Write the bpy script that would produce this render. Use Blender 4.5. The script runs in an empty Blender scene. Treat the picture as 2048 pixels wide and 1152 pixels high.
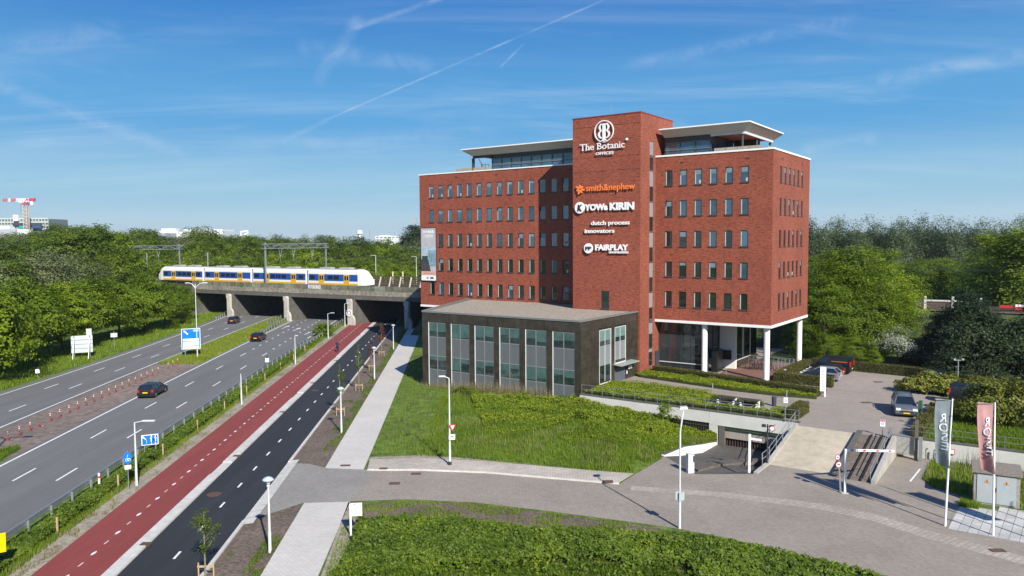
import bpy, bmesh, math, random
import numpy as np
from mathutils import Vector, Matrix, geometry
R = math.radians
rnd = random.Random(7)
nr = np.random.default_rng(11)
SC = bpy.context.scene
COL = SC.collection

# ------------------------------------------------------------------ camera, sky, sun, exposure
F_PX, PITCH, ROLL, H = 1538.9, 0.06186, 0.00602, 17.0          # drone camera 17 m above the road
_f = Vector((0, math.cos(PITCH), -math.sin(PITCH))); _u = Vector((0, math.sin(PITCH), math.cos(PITCH))); _r = Vector((1, 0, 0))
camx = _r*math.cos(ROLL) - _u*math.sin(ROLL); camy = _r*math.sin(ROLL) + _u*math.cos(ROLL)
cd = bpy.data.cameras.new('camera'); cam = bpy.data.objects.new('camera', cd); COL.objects.link(cam)
mw = Matrix((camx, camy, -_f)).transposed().to_4x4(); mw.translation = (0, 0, H)
cam.matrix_world = mw
cd.sensor_width = 36; cd.lens = F_PX/2048*36; cd.clip_end = 9000; cd.clip_start = 0.5
SC.camera = cam
SUN_AZ, SUN_EL = 157.0, 34.0                                   # azimuth from +Y towards +X
sd = Vector((math.sin(R(SUN_AZ))*math.cos(R(SUN_EL)), math.cos(R(SUN_AZ))*math.cos(R(SUN_EL)), math.sin(R(SUN_EL))))
sl = bpy.data.lights.new('sun', 'SUN'); sl.energy = 4.9; sl.angle = R(0.5); sl.color = (1, .95, .86)
so = bpy.data.objects.new('sun', sl); COL.objects.link(so); so.rotation_euler = sd.to_track_quat('Z', 'Y').to_euler(); so.location = (20, -40, 80)
SC.view_settings.view_transform = 'Standard'; SC.view_settings.look = 'None'; SC.view_settings.gamma = 1
SC.view_settings.use_curve_mapping = False; SC.view_settings.exposure = 0.62
HAZE = 0.00011
SC.cycles.max_bounces = 6; SC.cycles.diffuse_bounces = 3; SC.cycles.glossy_bounces = 3; SC.cycles.transmission_bounces = 3
SC.cycles.transparent_max_bounces = 6; SC.cycles.volume_bounces = 0; SC.cycles.caustics_reflective = False; SC.cycles.caustics_refractive = False

def ray(x, y):
    X = (x-1024)/F_PX; Y = (576-y)/F_PX
    return _f + camx*X + camy*Y
def G(x, y, z=0.0):                                            # ground point seen at a photo position
    d = ray(x, y); t = (z-H)/d.z
    return Vector((d.x*t, d.y*t, z))

W = bpy.data.worlds.new('World'); SC.world = W; W.use_nodes = True
def build_sky():
    nt = W.node_tree; N = nt.nodes; L = nt.links; N.clear()
    out = N.new('ShaderNodeOutputWorld'); bg = N.new('ShaderNodeBackground'); L.new(bg.outputs[0], out.inputs[0])
    sky = N.new('ShaderNodeTexSky'); sky.sky_type = 'NISHITA'; sky.sun_disc = False
    sky.sun_elevation = R(SUN_EL); sky.sun_rotation = R(SUN_AZ); sky.air_density = 1.0; sky.dust_density = 0.7; sky.ozone_density = 3.0; sky.altitude = 0
    bg.inputs[1].default_value = 0.078
    tc = N.new('ShaderNodeTexCoord')
    def math_(op, a, b=None, clamp=False):
        n = N.new('ShaderNodeMath'); n.operation = op; n.use_clamp = clamp
        for i, q in enumerate((a, b)):
            if q is None: continue
            if isinstance(q, (int, float)): n.inputs[i].default_value = q
            else: L.new(q, n.inputs[i])
        return n.outputs[0]
    def dot(v):
        n = N.new('ShaderNodeVectorMath'); n.operation = 'DOT_PRODUCT'; L.new(tc.outputs['Generated'], n.inputs[0]); n.inputs[1].default_value = v; return n.outputs['Value']
    def rng(v, a, b, c=0.0, d=1.0):
        n = N.new('ShaderNodeMapRange'); n.interpolation_type = 'SMOOTHSTEP'; L.new(v, n.inputs[0])
        for i, q in enumerate((a, b, c, d)): n.inputs[i+1].default_value = q
        return n.outputs[0]
    sep = N.new('ShaderNodeSeparateXYZ'); L.new(tc.outputs['Generated'], sep.inputs[0])
    zz = math_('ADD', math_('MAXIMUM', sep.outputs[2], 0.0), 0.12)
    cx = math_('DIVIDE', sep.outputs[0], zz); cy = math_('DIVIDE', sep.outputs[1], zz)
    cmb = N.new('ShaderNodeCombineXYZ'); L.new(cx, cmb.inputs[0]); L.new(cy, cmb.inputs[1])
    mp = N.new('ShaderNodeMapping'); L.new(cmb.outputs[0], mp.inputs[0]); mp.inputs['Rotation'].default_value = (0, 0, R(-35)); mp.inputs['Scale'].default_value = (0.55, 1.6, 1)
    def noise(scale, detail, rough, dist, src):
        n = N.new('ShaderNodeTexNoise'); n.inputs['Scale'].default_value = scale; n.inputs['Detail'].default_value = detail
        n.inputs['Roughness'].default_value = rough; n.inputs['Distortion'].default_value = dist; L.new(src, n.inputs[0]); return n.outputs[0]
    n1 = noise(1.1, 9, 0.68, 1.1, mp.outputs[0]); n2 = noise(0.33, 3, 0.5, 0.2, cmb.outputs[0])
    cir = math_('MULTIPLY', rng(n1, 0.46, 0.80, 0, 0.40), rng(n2, 0.38, 0.66, 0.12, 1.0))
    mp2 = N.new('ShaderNodeMapping'); L.new(cmb.outputs[0], mp2.inputs[0]); mp2.inputs['Rotation'].default_value = (0, 0, R(25)); mp2.inputs['Scale'].default_value = (0.35, 1.9, 1)
    n3 = noise(1.5, 8, 0.62, 0.5, mp2.outputs[0]); cir = math_('ADD', math_('MULTIPLY', cir, 0.8), rng(n3, 0.44, 0.86, 0.0, 0.17))
    nt_ = noise(22, 6, 0.7, 1.2, tc.outputs['Generated'])
    nth = rng(nt_, 0.32, 0.66, 0.1, 1)
    tot = cir
    # condensation trails: great circles through two directions
    for (p, q, w, s) in (((640, 245), (1215, -3), 0.0020, .26), ((560, 285), (660, 238), 0.005, .10), ((1000, 135), (1050, 85), 0.0022, .22), ((630, 170), (722, 30), 0.012, .13),
                         ((590, 92), (875, 135), 0.016, .11), ((-40, 160), (380, 312), 0.012, .13), ((1250, 132), (1720, 35), 0.012, .12), ((1730, 165), (2100, 100), 0.014, .14),
                         ((420, 300), (1000, 262), 0.02, .08), ((1600, 300), (1760, 275), 0.012, .14), ((-20, 95), (250, 60), 0.02, .12), ((700, 60), (900, -10), 0.005, .16)):
        a = ray(*p).normalized(); b = ray(*q).normalized(); n = a.cross(b).normalized(); m = (b-a).normalized()
        dist = math_('ABSOLUTE', dot(n)); k = rng(dist, 0.0, w, 1.0, 0.0)
        al = dot(m); lo = a.dot(m); hi = b.dot(m); e = (hi-lo)*0.12
        k = math_('MULTIPLY', k, math_('MULTIPLY', rng(al, lo-e*.3, lo+e), rng(al, hi-e, hi+e*.3, 1, 0)))
        k = math_('MULTIPLY', math_('MULTIPLY', k, nth), s)
        tot = math_('ADD', tot, k)
    # clear May air: pull the sky towards the measured blues by elevation
    rp = N.new('ShaderNodeValToRGB'); L.new(sep.outputs[2], rp.inputs[0]); el = rp.color_ramp.elements; rp.color_ramp.interpolation = 'EASE'
    SK = [(0.0,(.56,.73,.83)),(.06,(.30,.55,.74)),(.15,(.090,.355,.69)),(.32,(.024,.19,.56)),(1.0,(.02,.10,.36))]
    for i, (p, c) in enumerate(SK):
        e = el[i] if i < 2 else el.new(p); e.position = p; e.color = (*[q*.1 for q in c], 1)
    sc_ = N.new('ShaderNodeVectorMath'); sc_.operation = 'SCALE'; L.new(rp.outputs[0], sc_.inputs[0]); sc_.inputs['Scale'].default_value = 10/0.11*.98
    mx0 = N.new('ShaderNodeMix'); mx0.data_type = 'RGBA'; mx0.inputs['Factor'].default_value = .92; L.new(sky.outputs[0], mx0.inputs['A']); L.new(sc_.outputs[0], mx0.inputs['B']); skyc = mx0.outputs['Result']
    low = rng(sep.outputs[2], -0.01, 0.06)
    tot = math_('MULTIPLY', tot, low, True)
    mix = N.new('ShaderNodeMix'); mix.data_type = 'RGBA'; L.new(tot, mix.inputs['Factor']); L.new(skyc, mix.inputs['A']); mix.inputs['B'].default_value = (7.2, 7.8, 8.6, 1)
    hs = N.new('ShaderNodeHueSaturation'); hs.inputs['Saturation'].default_value = 1.0; hs.inputs['Value'].default_value = 1.0; L.new(mix.outputs['Result'], hs.inputs['Color'])
    L.new(hs.outputs[0], bg.inputs[0])
build_sky()

# ------------------------------------------------------------------ site frame: x along the facade to the right, y into the depth
YAW = 0.61804; CO = Vector((28.0255, 82.9309, 0)); ZP = 1.45
SX = Vector((math.cos(YAW), -math.sin(YAW), 0)); SY = Vector((math.sin(YAW), math.cos(YAW), 0))
def S(x, y, z=0.0): return CO + SX*x + SY*y + Vector((0, 0, z))
def GS(px, py, z=0.0):
    p = G(px, py, z) - CO; return (p.dot(SX), p.dot(SY))

# ------------------------------------------------------------------ helpers
class MB:
    def __init__(s): s.v = []; s.f = []
    def add(s, vs, fs):
        o = len(s.v); s.v += [tuple(q) for q in vs]; s.f += [tuple(i+o for i in g) for g in fs]; return s
    def box(s, x0, x1, y0, y1, z0, z1):
        return s.add([(x0,y0,z0),(x1,y0,z0),(x1,y1,z0),(x0,y1,z0),(x0,y0,z1),(x1,y0,z1),(x1,y1,z1),(x0,y1,z1)],
                     [(0,3,2,1),(4,5,6,7),(0,1,5,4),(1,2,6,5),(2,3,7,6),(3,0,4,7)])
    def bar(s, a, b, w, h, up=(0,0,1)):
        a = Vector(a); b = Vector(b); d = (b-a).normalized(); upv = Vector(up)
        if abs(d.dot(upv)) > .95: upv = Vector((1,0,0))
        sx = d.cross(upv).normalized()*w/2; sz = sx.cross(d).normalized()*h/2
        vs = [p+i*sx+j*sz for p in (a,b) for i,j in ((-1,-1),(1,-1),(1,1),(-1,1))]
        return s.add(vs, [(0,3,2,1),(4,5,6,7),(0,1,5,4),(1,2,6,5),(2,3,7,6),(3,0,4,7)])
    def tube(s, a, b, r0, r1=None, n=8, cap=True):
        a = Vector(a); b = Vector(b); r1 = r0 if r1 is None else r1; d = (b-a).normalized()
        up = Vector((0,0,1)) if abs(d.z) < .9 else Vector((1,0,0)); sx = d.cross(up).normalized(); sy = sx.cross(d)
        vs = []; 
        for p, r in ((a,r0),(b,r1)):
            for i in range(n):
                t = 2*math.pi*i/n; vs.append(p + sx*math.cos(t)*r + sy*math.sin(t)*r)
        fs = [(i,(i+1)%n,n+(i+1)%n,n+i) for i in range(n)]
        if cap: fs += [tuple(range(n-1,-1,-1)), tuple(range(n,2*n))]
        return s.add(vs, fs)
    def path(s, pts, r, n=6):
        for a, b in zip(pts, pts[1:]): s.tube(a, b, r, r, n)
        return s
    def lathe(s, c, prof, n=16):
        c = Vector(c); vs = []; fs = []
        for r, z in prof:
            for i in range(n):
                t = 2*math.pi*i/n; vs.append(c+Vector((math.cos(t)*r, math.sin(t)*r, z)))
        for k in range(len(prof)-1):
            for i in range(n): fs.append((k*n+i, k*n+(i+1)%n, (k+1)*n+(i+1)%n, (k+1)*n+i))
        return s.add(vs, fs)
    def torus(s, c, R_, r, ax='y', n=20, m=6):
        c = Vector(c); vs = []; fs = []
        for i in range(n):
            t = 2*math.pi*i/n
            for j in range(m):
                q = 2*math.pi*j/m; rr = R_+r*math.cos(q); o = r*math.sin(q); a, b = rr*math.cos(t), rr*math.sin(t)
                vs.append(c+Vector({'y':(a,o,b),'x':(o,a,b),'z':(a,b,o)}[ax]))
        for i in range(n):
            for j in range(m): fs.append((i*m+j, ((i+1)%n)*m+j, ((i+1)%n)*m+(j+1)%m, i*m+(j+1)%m))
        return s.add(vs, fs)
    def prism(s, poly, z0, z1):                                 # poly: list of (x, y)
        n = len(poly); vs = [(x,y,z0) for x,y in poly]+[(x,y,z1) for x,y in poly]
        fs = [(i,(i+1)%n,n+(i+1)%n,n+i) for i in range(n)]
        tri = geometry.tessellate_polygon([[Vector((x,y,0)) for x,y in poly]])
        fs += [tuple(i+n for i in t) for t in tri] + [tuple(reversed(t)) for t in tri]
        return s.add(vs, fs)
    def prism_xz(s, poly, y0, y1):
        n = len(poly); vs = [(x,y0,z) for x,z in poly]+[(x,y1,z) for x,z in poly]
        fs = [(i,(i+1)%n,n+(i+1)%n,n+i) for i in range(n)]
        tri = geometry.tessellate_polygon([[Vector((x,z,0)) for x,z in poly]])
        fs += [tuple(t) for t in tri] + [tuple(i+n for i in reversed(t)) for t in tri]
        return s.add(vs, fs)
    def mesh(s, name):
        me = bpy.data.meshes.new(name); me.from_pydata(s.v, [], s.f); 
        bm = bmesh.new(); bm.from_mesh(me); bmesh.ops.recalc_face_normals(bm, faces=bm.faces); bm.to_mesh(me); bm.free()
        return me
    def build(s, name, mat, parent=None, smooth=False, bevel=0, **kw):
        me = s.mesh(name); return link(name, me, mat, parent, smooth, bevel, **kw)
def link(name, me, mat, parent=None, smooth=False, bevel=0, loc=None, rot=None, kind=None, **kw):
    if mat is not None and not me.materials: me.materials.append(mat)
    o = bpy.data.objects.new(name, me); COL.objects.link(o)
    if parent: o.parent = parent
    if loc is not None: o.location = loc
    if rot is not None: o.rotation_euler = rot if isinstance(rot, (tuple, list)) else (0,0,rot)
    if smooth:
        for p in me.polygons: p.use_smooth = True
        try: me.set_sharp_from_angle(angle=R(35))
        except Exception: pass
    if bevel:
        b = o.modifiers.new('bevel', 'BEVEL'); b.width = bevel; b.segments = 2; b.limit_method = 'ANGLE'; b.angle_limit = R(40)
    if kind: o['kind'] = kind
    return o
def tag(o, label, cat, group=None):
    o['label'] = label; o['category'] = cat
    if group: o['group'] = group
    return o
def thing(name, label, cat, loc=(0,0,0), rz=0.0, group=None):
    o = bpy.data.objects.new(name, None); COL.objects.link(o); o.location = loc; o.rotation_euler = (0,0,rz); o.empty_display_size = .3
    return tag(o, label, cat, group)
def kids(o): return [c for c in COL.objects if c.parent == o]
TREE = {}
def dup(src, loc, rz, label, group=None, scale=None):
    if src.name not in TREE: TREE[src.name] = [(c, kids(c)) for c in kids(src)]
    r = src.copy(); COL.objects.link(r); r.location = loc; r.rotation_euler = (0,0,rz); r['label'] = label
    if group: r['group'] = group
    if scale is not None: r.scale = scale
    for c, gs in TREE[src.name]:
        k = c.copy(); COL.objects.link(k); k.parent = r
        for g in gs:
            d = g.copy(); COL.objects.link(d); d.parent = k
    return r
_ON = ['','one','two','three','four','five','six','seven','eight','nine']; _TN = ['','','twenty','thirty','forty','fifty','sixty','seventy']
def ordw(i):                                                   # 0 -> first
    n = i+1
    if n <= 25: return ORD[i]
    t, o = divmod(n, 10); w = {1:'first',2:'second',3:'third',4:'fourth',5:'fifth',6:'sixth',7:'seventh',8:'eighth',9:'ninth'}
    return _TN[t][:-1]+'ieth' if o == 0 else _TN[t]+'-'+w[o]
ORD = ['first','second','third','fourth','fifth','sixth','seventh','eighth','ninth','tenth','eleventh','twelfth','thirteenth','fourteenth','fifteenth','sixteenth','seventeenth','eighteenth','nineteenth','twentieth','twenty-first','twenty-second','twenty-third','twenty-fourth','twenty-fifth']

# ------------------------------------------------------------------ materials
MATS = {}
def M(name, col, rough=.75, var=.12, scale=6, metal=0, spec=.4, bump=0, bscale=40, col2=None, big=0.0, bigs=.25, coat=0, stretch=None, obj=False, emis=0):
    if name in MATS: return MATS[name]
    m = bpy.data.materials.new(name); m.use_nodes = True; nt = m.node_tree; N = nt.nodes; L = nt.links
    b = N['Principled BSDF']; b.inputs['Roughness'].default_value = rough; b.inputs['Metallic'].default_value = metal
    b.inputs['Specular IOR Level'].default_value = spec; b.inputs['Coat Weight'].default_value = coat
    if emis: b.inputs['Emission Color'].default_value = (*col, 1); b.inputs['Emission Strength'].default_value = emis
    if obj: src = N.new('ShaderNodeTexCoord').outputs['Object']
    else: src = N.new('ShaderNodeNewGeometry').outputs['Position']
    if stretch:
        mp = N.new('ShaderNodeMapping'); mp.inputs['Scale'].default_value = stretch; L.new(src, mp.inputs[0]); src = mp.outputs[0]
    def nz(sc, det=4, ro=.6):
        n = N.new('ShaderNodeTexNoise'); n.inputs['Scale'].default_value = sc; n.inputs['Detail'].default_value = det; n.inputs['Roughness'].default_value = ro; L.new(src, n.inputs[0]); return n.outputs[0]
    rp = N.new('ShaderNodeValToRGB'); L.new(nz(scale), rp.inputs[0])
    lo = tuple(c*(1-var) for c in col); hi = tuple(c*(1+var) for c in col)
    if col2: hi = col2
    rp.color_ramp.elements[0].position = .32; rp.color_ramp.elements[1].position = .68
    rp.color_ramp.elements[0].color = (*lo,1); rp.color_ramp.elements[1].color = (*hi,1)
    outc = rp.outputs[0]
    if big:
        r2 = N.new('ShaderNodeMapRange'); L.new(nz(bigs, 5, .65), r2.inputs[0]); r2.inputs[1].default_value=.3; r2.inputs[2].default_value=.7; r2.inputs[3].default_value = 1-big; r2.inputs[4].default_value = 1+big
        mu = N.new('ShaderNodeVectorMath'); mu.operation = 'SCALE'; L.new(outc, mu.inputs[0]); L.new(r2.outputs[0], mu.inputs['Scale']); outc = mu.outputs[0]
    L.new(outc, b.inputs['Base Color'])
    if bump:
        bp = N.new('ShaderNodeBump'); bp.inputs['Strength'].default_value = bump; bp.inputs['Distance'].default_value = .05; L.new(nz(bscale), bp.inputs['Height']); L.new(bp.outputs[0], b.inputs['Normal'])
    MATS[name] = m; return m
def Mbrick(name, c1, c2, mortar, bw, rh, ms=.01, mode='wall', rot=0, streak=0.0, rough=.85, bias=0.0, big=.08, bump=.3, stretch=(1.1,5.5,1)):
    m = bpy.data.materials.new(name); m.use_nodes = True; nt = m.node_tree; N = nt.nodes; L = nt.links; b = N['Principled BSDF']; b.inputs['Roughness'].default_value = rough; b.inputs['Specular IOR Level'].default_value = .25
    cmb = N.new('ShaderNodeCombineXYZ'); sep = N.new('ShaderNodeSeparateXYZ')
    if mode == 'wall':
        tc = N.new('ShaderNodeTexCoord'); L.new(tc.outputs['Object'], sep.inputs[0]); ad = N.new('ShaderNodeMath'); ad.operation='ADD'; L.new(sep.outputs[0], ad.inputs[0]); L.new(sep.outputs[1], ad.inputs[1])
        L.new(ad.outputs[0], cmb.inputs[0]); L.new(sep.outputs[2], cmb.inputs[1]); src = cmb.outputs[0]
    else:
        g = N.new('ShaderNodeNewGeometry'); mp = N.new('ShaderNodeMapping'); mp.inputs['Rotation'].default_value = (0,0,rot); L.new(g.outputs['Position'], mp.inputs[0]); src = mp.outputs[0]
    br = N.new('ShaderNodeTexBrick'); L.new(src, br.inputs['Vector'])
    for k, q in (('Color1',(*c1,1)),('Color2',(*c2,1)),('Mortar',(*mortar,1)),('Scale',1),('Mortar Size',ms),('Bias',bias),('Brick Width',bw),('Row Height',rh),('Mortar Smooth',.1)): br.inputs[k].default_value = q
    col = br.outputs[0]
    def nz(sc, st, det=4):
        mp = N.new('ShaderNodeMapping'); mp.inputs['Scale'].default_value = st; L.new(src, mp.inputs[0])
        n = N.new('ShaderNodeTexNoise'); n.inputs['Scale'].default_value = sc; n.inputs['Detail'].default_value = det; n.inputs['Roughness'].default_value=.65; L.new(mp.outputs[0], n.inputs[0]); return n.outputs[0]
    def mul(c, f, a, b2, lo=.3, hi=.7):
        r2 = N.new('ShaderNodeMapRange'); L.new(f, r2.inputs[0]); r2.inputs[1].default_value=lo; r2.inputs[2].default_value=hi; r2.inputs[3].default_value=a; r2.inputs[4].default_value=b2
        mu = N.new('ShaderNodeVectorMath'); mu.operation='SCALE'; L.new(c, mu.inputs[0]); L.new(r2.outputs[0], mu.inputs['Scale']); return mu.outputs[0]
    col = mul(col, nz(.22,(1,1,1)), 1-big, 1+big)
    if streak: col = mul(col, nz(1.6, stretch, 3), 1.1, 1-streak, .5, .72)
    L.new(col, b.inputs['Base Color'])
    if bump:
        bp = N.new('ShaderNodeBump'); bp.inputs['Strength'].default_value=bump; bp.inputs['Distance'].default_value=.02; bp.invert = True; L.new(br.outputs['Fac'], bp.inputs['Height']); L.new(bp.outputs[0], b.inputs['Normal'])
    MATS[name]=m; return m
def Mleaf(name, stops, trans=.25, rough=.55, spec=.25):
    m = bpy.data.materials.new(name); m.use_nodes = True; nt = m.node_tree; N = nt.nodes; L = nt.links; b = N['Principled BSDF']
    b.inputs['Roughness'].default_value = rough; b.inputs['Specular IOR Level'].default_value = spec
    g = N.new('ShaderNodeNewGeometry'); oi = N.new('ShaderNodeObjectInfo')
    nz = N.new('ShaderNodeTexNoise'); nz.inputs['Scale'].default_value = .35; nz.inputs['Detail'].default_value = 3; L.new(g.outputs['Position'], nz.inputs[0])
    a = N.new('ShaderNodeMath'); a.operation='MULTIPLY_ADD'; L.new(g.outputs['Random Per Island'], a.inputs[0]); a.inputs[1].default_value=.6; 
    a2 = N.new('ShaderNodeMath'); a2.operation='MULTIPLY_ADD'; L.new(nz.outputs[0], a2.inputs[0]); a2.inputs[1].default_value=.9; a2.inputs[2].default_value=-.3; L.new(a2.outputs[0], a.inputs[2])
    a3 = N.new('ShaderNodeMath'); a3.operation='MULTIPLY_ADD'; L.new(oi.outputs['Random'], a3.inputs[0]); a3.inputs[1].default_value=.55; a3.inputs[2].default_value=-.2; L.new(a.outputs[0], a2.inputs[2]) if False else None
    a4 = N.new('ShaderNodeMath'); a4.operation='ADD'; L.new(a.outputs[0], a4.inputs[0]); L.new(a3.outputs[0], a4.inputs[1])
    rp = N.new('ShaderNodeValToRGB'); L.new(a4.outputs[0], rp.inputs[0]); el = rp.color_ramp.elements
    for i, c in enumerate(stops):
        e = el[i] if i < 2 else el.new(1.0); e.position = i/(len(stops)-1); e.color = (*c,1)
    L.new(rp.outputs[0], b.inputs['Base Color'])
    if trans:
        tr = N.new('ShaderNodeBsdfTranslucent'); mx = N.new('ShaderNodeMixShader'); mx.inputs[0].default_value = trans
        L.new(rp.outputs[0], tr.inputs[0]); L.new(b.outputs[0], mx.inputs[1]); L.new(tr.outputs[0], mx.inputs[2]); L.new(mx.outputs[0], N['Material Output'].inputs[0])
    MATS[name]=m; return m
def Mglass(name, col, rough=.03, ior=2.1, var=.3, sc=.6):
    m = M(name, col, rough=rough, var=var, scale=sc, spec=.5); N = m.node_tree.nodes; L = m.node_tree.links; b = N['Principled BSDF']; b.inputs['IOR'].default_value = ior
    oi = N.new('ShaderNodeObjectInfo'); r2 = N.new('ShaderNodeMapRange'); L.new(oi.outputs['Random'], r2.inputs[0]); r2.inputs[3].default_value = .6; r2.inputs[4].default_value = 1.4
    mu = N.new('ShaderNodeVectorMath'); mu.operation = 'SCALE'; L.new(b.inputs['Base Color'].links[0].from_socket, mu.inputs[0]); L.new(r2.outputs[0], mu.inputs['Scale']); L.new(mu.outputs[0], b.inputs['Base Color'])
    nz = N.new('ShaderNodeTexNoise'); nz.inputs['Scale'].default_value = .9; L.new(N.new('ShaderNodeNewGeometry').outputs['Position'], nz.inputs[0]); bp = N.new('ShaderNodeBump'); bp.inputs['Strength'].default_value = .12; bp.inputs['Distance'].default_value = .15; L.new(nz.outputs[0], bp.inputs['Height']); L.new(bp.outputs[0], b.inputs['Normal']); return m

brick = Mbrick('red_brick', (.215,.046,.027), (.345,.086,.044), (.17,.085,.065), .22, .066, .009, streak=.66, big=.14)
white = M('white_paint', (.78,.78,.76), .5, .04, 1.5)
signw = M('sign_white', (.8,.8,.8), .4, .02, 2)
concrete = M('concrete', (.36,.345,.31), .85, .16, 1.2, bump=.2, big=.14)
conc_light = M('light_concrete', (.56,.55,.50), .8, .06, .9, big=.06, bigs=.4)
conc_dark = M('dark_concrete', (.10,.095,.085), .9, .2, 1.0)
darkframe = M('dark_grey_metal', (.045,.05,.055), .45, .1, 3)
midgrey = M('grey_panel', (.16,.17,.18), .4, .05, 1.2)
galv = M('galvanised_steel', (.36,.38,.39), .4, .12, 6, metal=.55)
polep = M('pale_grey_paint', (.55,.57,.58), .4, .05, 3)
black = M('black_rubber', (.02,.02,.02), .7, .1, 6)
stone = M('dark_stone_cladding', (.042,.035,.027), .32, .28, 1.6, bump=.05, big=.25, bigs=.5, spec=.5)
glass_up = Mglass('window_painted_sky', (.03,.07,.11), .04, 2.0, .35, .5)  # sky reflection of the upper panes painted in as a blue base colour
glass_dk = Mglass('window_glass_dark', (.014,.02,.018), .04, 1.75, .5, .4)
glass_mid = Mglass('window_glass_green', (.035,.065,.065), .05, 2.0, .5, .7)
curtain = M('pale_curtain', (.42,.47,.44), .6, .1, 2)
asph = M('weathered_asphalt', (.135,.133,.128), .9, .08, 9, bump=.12, bscale=60, big=.13, bigs=.55, stretch=(1,.05,1))
asph_new = M('black_asphalt', (.024,.025,.027), .8, .12, 9, bump=.1, bscale=60, big=.22, bigs=.7, stretch=(1,.07,1))
redasph = M('red_cycle_asphalt', (.215,.043,.036), .85, .08, 7, bump=.1, bscale=60, big=.12, bigs=.7, stretch=(1,.07,1))
paint = M('road_paint', (.72,.72,.70), .6, .12, 2.5)
kerbm = M('pale_kerb_concrete', (.50,.48,.44), .85, .1, 2, big=.1)
sidew = Mbrick('pale_paving', (.50,.47,.43), (.56,.53,.485), (.36,.34,.31), .3, .15, .012, mode='floor', rot=R(8), big=.06, bump=.15)
pav = Mbrick('brown_brick_paving', (.27,.23,.19), (.34,.295,.245), (.17,.148,.125), .22, .11, .012, mode='floor', rot=R(45), big=.12, bump=.2)
pav_grey = Mbrick('grey_brick_paving', (.25,.235,.21), (.31,.29,.26), (.15,.14,.125), .22, .11, .012, mode='floor', rot=R(20), big=.1, bump=.2)
pav_band = Mbrick('large_grey_pavers', (.32,.285,.24), (.38,.34,.29), (.22,.195,.165), .6, .3, .02, mode='floor', rot=R(-35), big=.16, bump=.3)
pav_plaza = Mbrick('plaza_brick_paving', (.29,.25,.215), (.35,.305,.265), (.20,.175,.15), .3, .12, .012, mode='floor', rot=YAW, big=.1, bump=.2)
pav_red = Mbrick('red_brick_paving', (.20,.105,.08), (.26,.14,.11), (.12,.08,.065), .22, .11, .012, mode='floor', rot=YAW, big=.12, bump=.2)
foot = Mbrick('footpath_tiles', (.40,.36,.31), (.48,.43,.37), (.22,.19,.16), .4, .3, .014, mode='floor', rot=R(3), big=.16, bump=.25)
ramp_c = M('pale_ramp_concrete', (.43,.375,.28), .9, .12, 1.6, bump=.2, big=.12, bigs=.3)
soil = M('bark_soil', (.105,.075,.055), .95, .35, 4, bump=.7, bscale=9, col2=(.19,.145,.11), big=.25, bigs=.35)
soil_red = M('reddish_soil', (.145,.105,.085), .95, .2, 1.5, bump=.3, bscale=9, col2=(.24,.19,.16), big=.2, bigs=.12)
sand = M('dry_sandy_soil', (.26,.225,.16), .95, .25, 3, bump=.5, bscale=12, col2=(.36,.32,.25), big=.2)
grassg = M('grass_ground', (.065,.10,.014), .95, .3, 1.2, bump=.6, bscale=8, col2=(.13,.20,.022), big=.3, bigs=.13)
grassy = M('yellow_grass_ground', (.13,.17,.03), .95, .3, 1.5, bump=.6, bscale=10, col2=(.22,.26,.06), big=.25, bigs=.15)
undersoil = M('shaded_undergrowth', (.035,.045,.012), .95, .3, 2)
gravel = M('roof_gravel', (.27,.22,.165), .95, .45, 9, bump=1, bscale=22, col2=(.50,.44,.36))
timber = M('weathered_timber', (.075,.05,.038), .85, .25, 3)
L_lime = Mleaf('lime_leaves', [(.055,.10,.004),(.15,.225,.009),(.265,.345,.018)], .45)
L_forest = Mleaf('forest_leaves', [(.04,.075,.006),(.105,.16,.012),(.19,.25,.022)], .45)
L_dark = Mleaf('dark_shade_leaves', [(.012,.024,.008),(.022,.04,.012),(.04,.065,.018)], .12)  # dark greens; shadow over the car park domes is painted into them
L_poplar = Mleaf('poplar_leaves', [(.045,.07,.028),(.085,.12,.048),(.13,.175,.07)], .35)
L_willow = Mleaf('willow_leaves', [(.09,.115,.045),(.15,.175,.07),(.21,.235,.10)])
L_bright = Mleaf('bright_leaves', [(.08,.13,.008),(.155,.225,.014),(.26,.33,.025)], .4)
L_bronze = Mleaf('bronze_leaves', [(.05,.018,.012),(.10,.035,.02),(.15,.06,.035)])
L_blossom = Mleaf('white_blossom', [(.08,.12,.05),(.25,.28,.2),(.5,.52,.45)])
L_juniper = Mleaf('juniper_leaves', [(.065,.10,.005),(.15,.205,.009),(.27,.32,.018)], .2)
L_hedge = Mleaf('olive_hedge_leaves', [(.05,.05,.010),(.10,.095,.018),(.155,.14,.03)], .12)
L_bush = Mleaf('ivy_bush_leaves', [(.028,.055,.003),(.09,.145,.008),(.24,.295,.020)], .32)
L_grass = Mleaf('grass_blades', [(.06,.11,.006),(.125,.20,.012),(.22,.30,.025)], .4)
L_dry = Mleaf('dry_grass_blades', [(.16,.14,.06),(.28,.24,.12),(.36,.31,.18)], .3)
L_shrubY = Mleaf('yellow_shrub_leaves', [(.07,.085,.010),(.15,.165,.02),(.26,.27,.05)], .25)
barkm = M('bark', (.075,.06,.045), .95, .3, 5)
barkp = M('pale_sapling_bark', (.20,.17,.12), .9, .2, 5)

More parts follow.
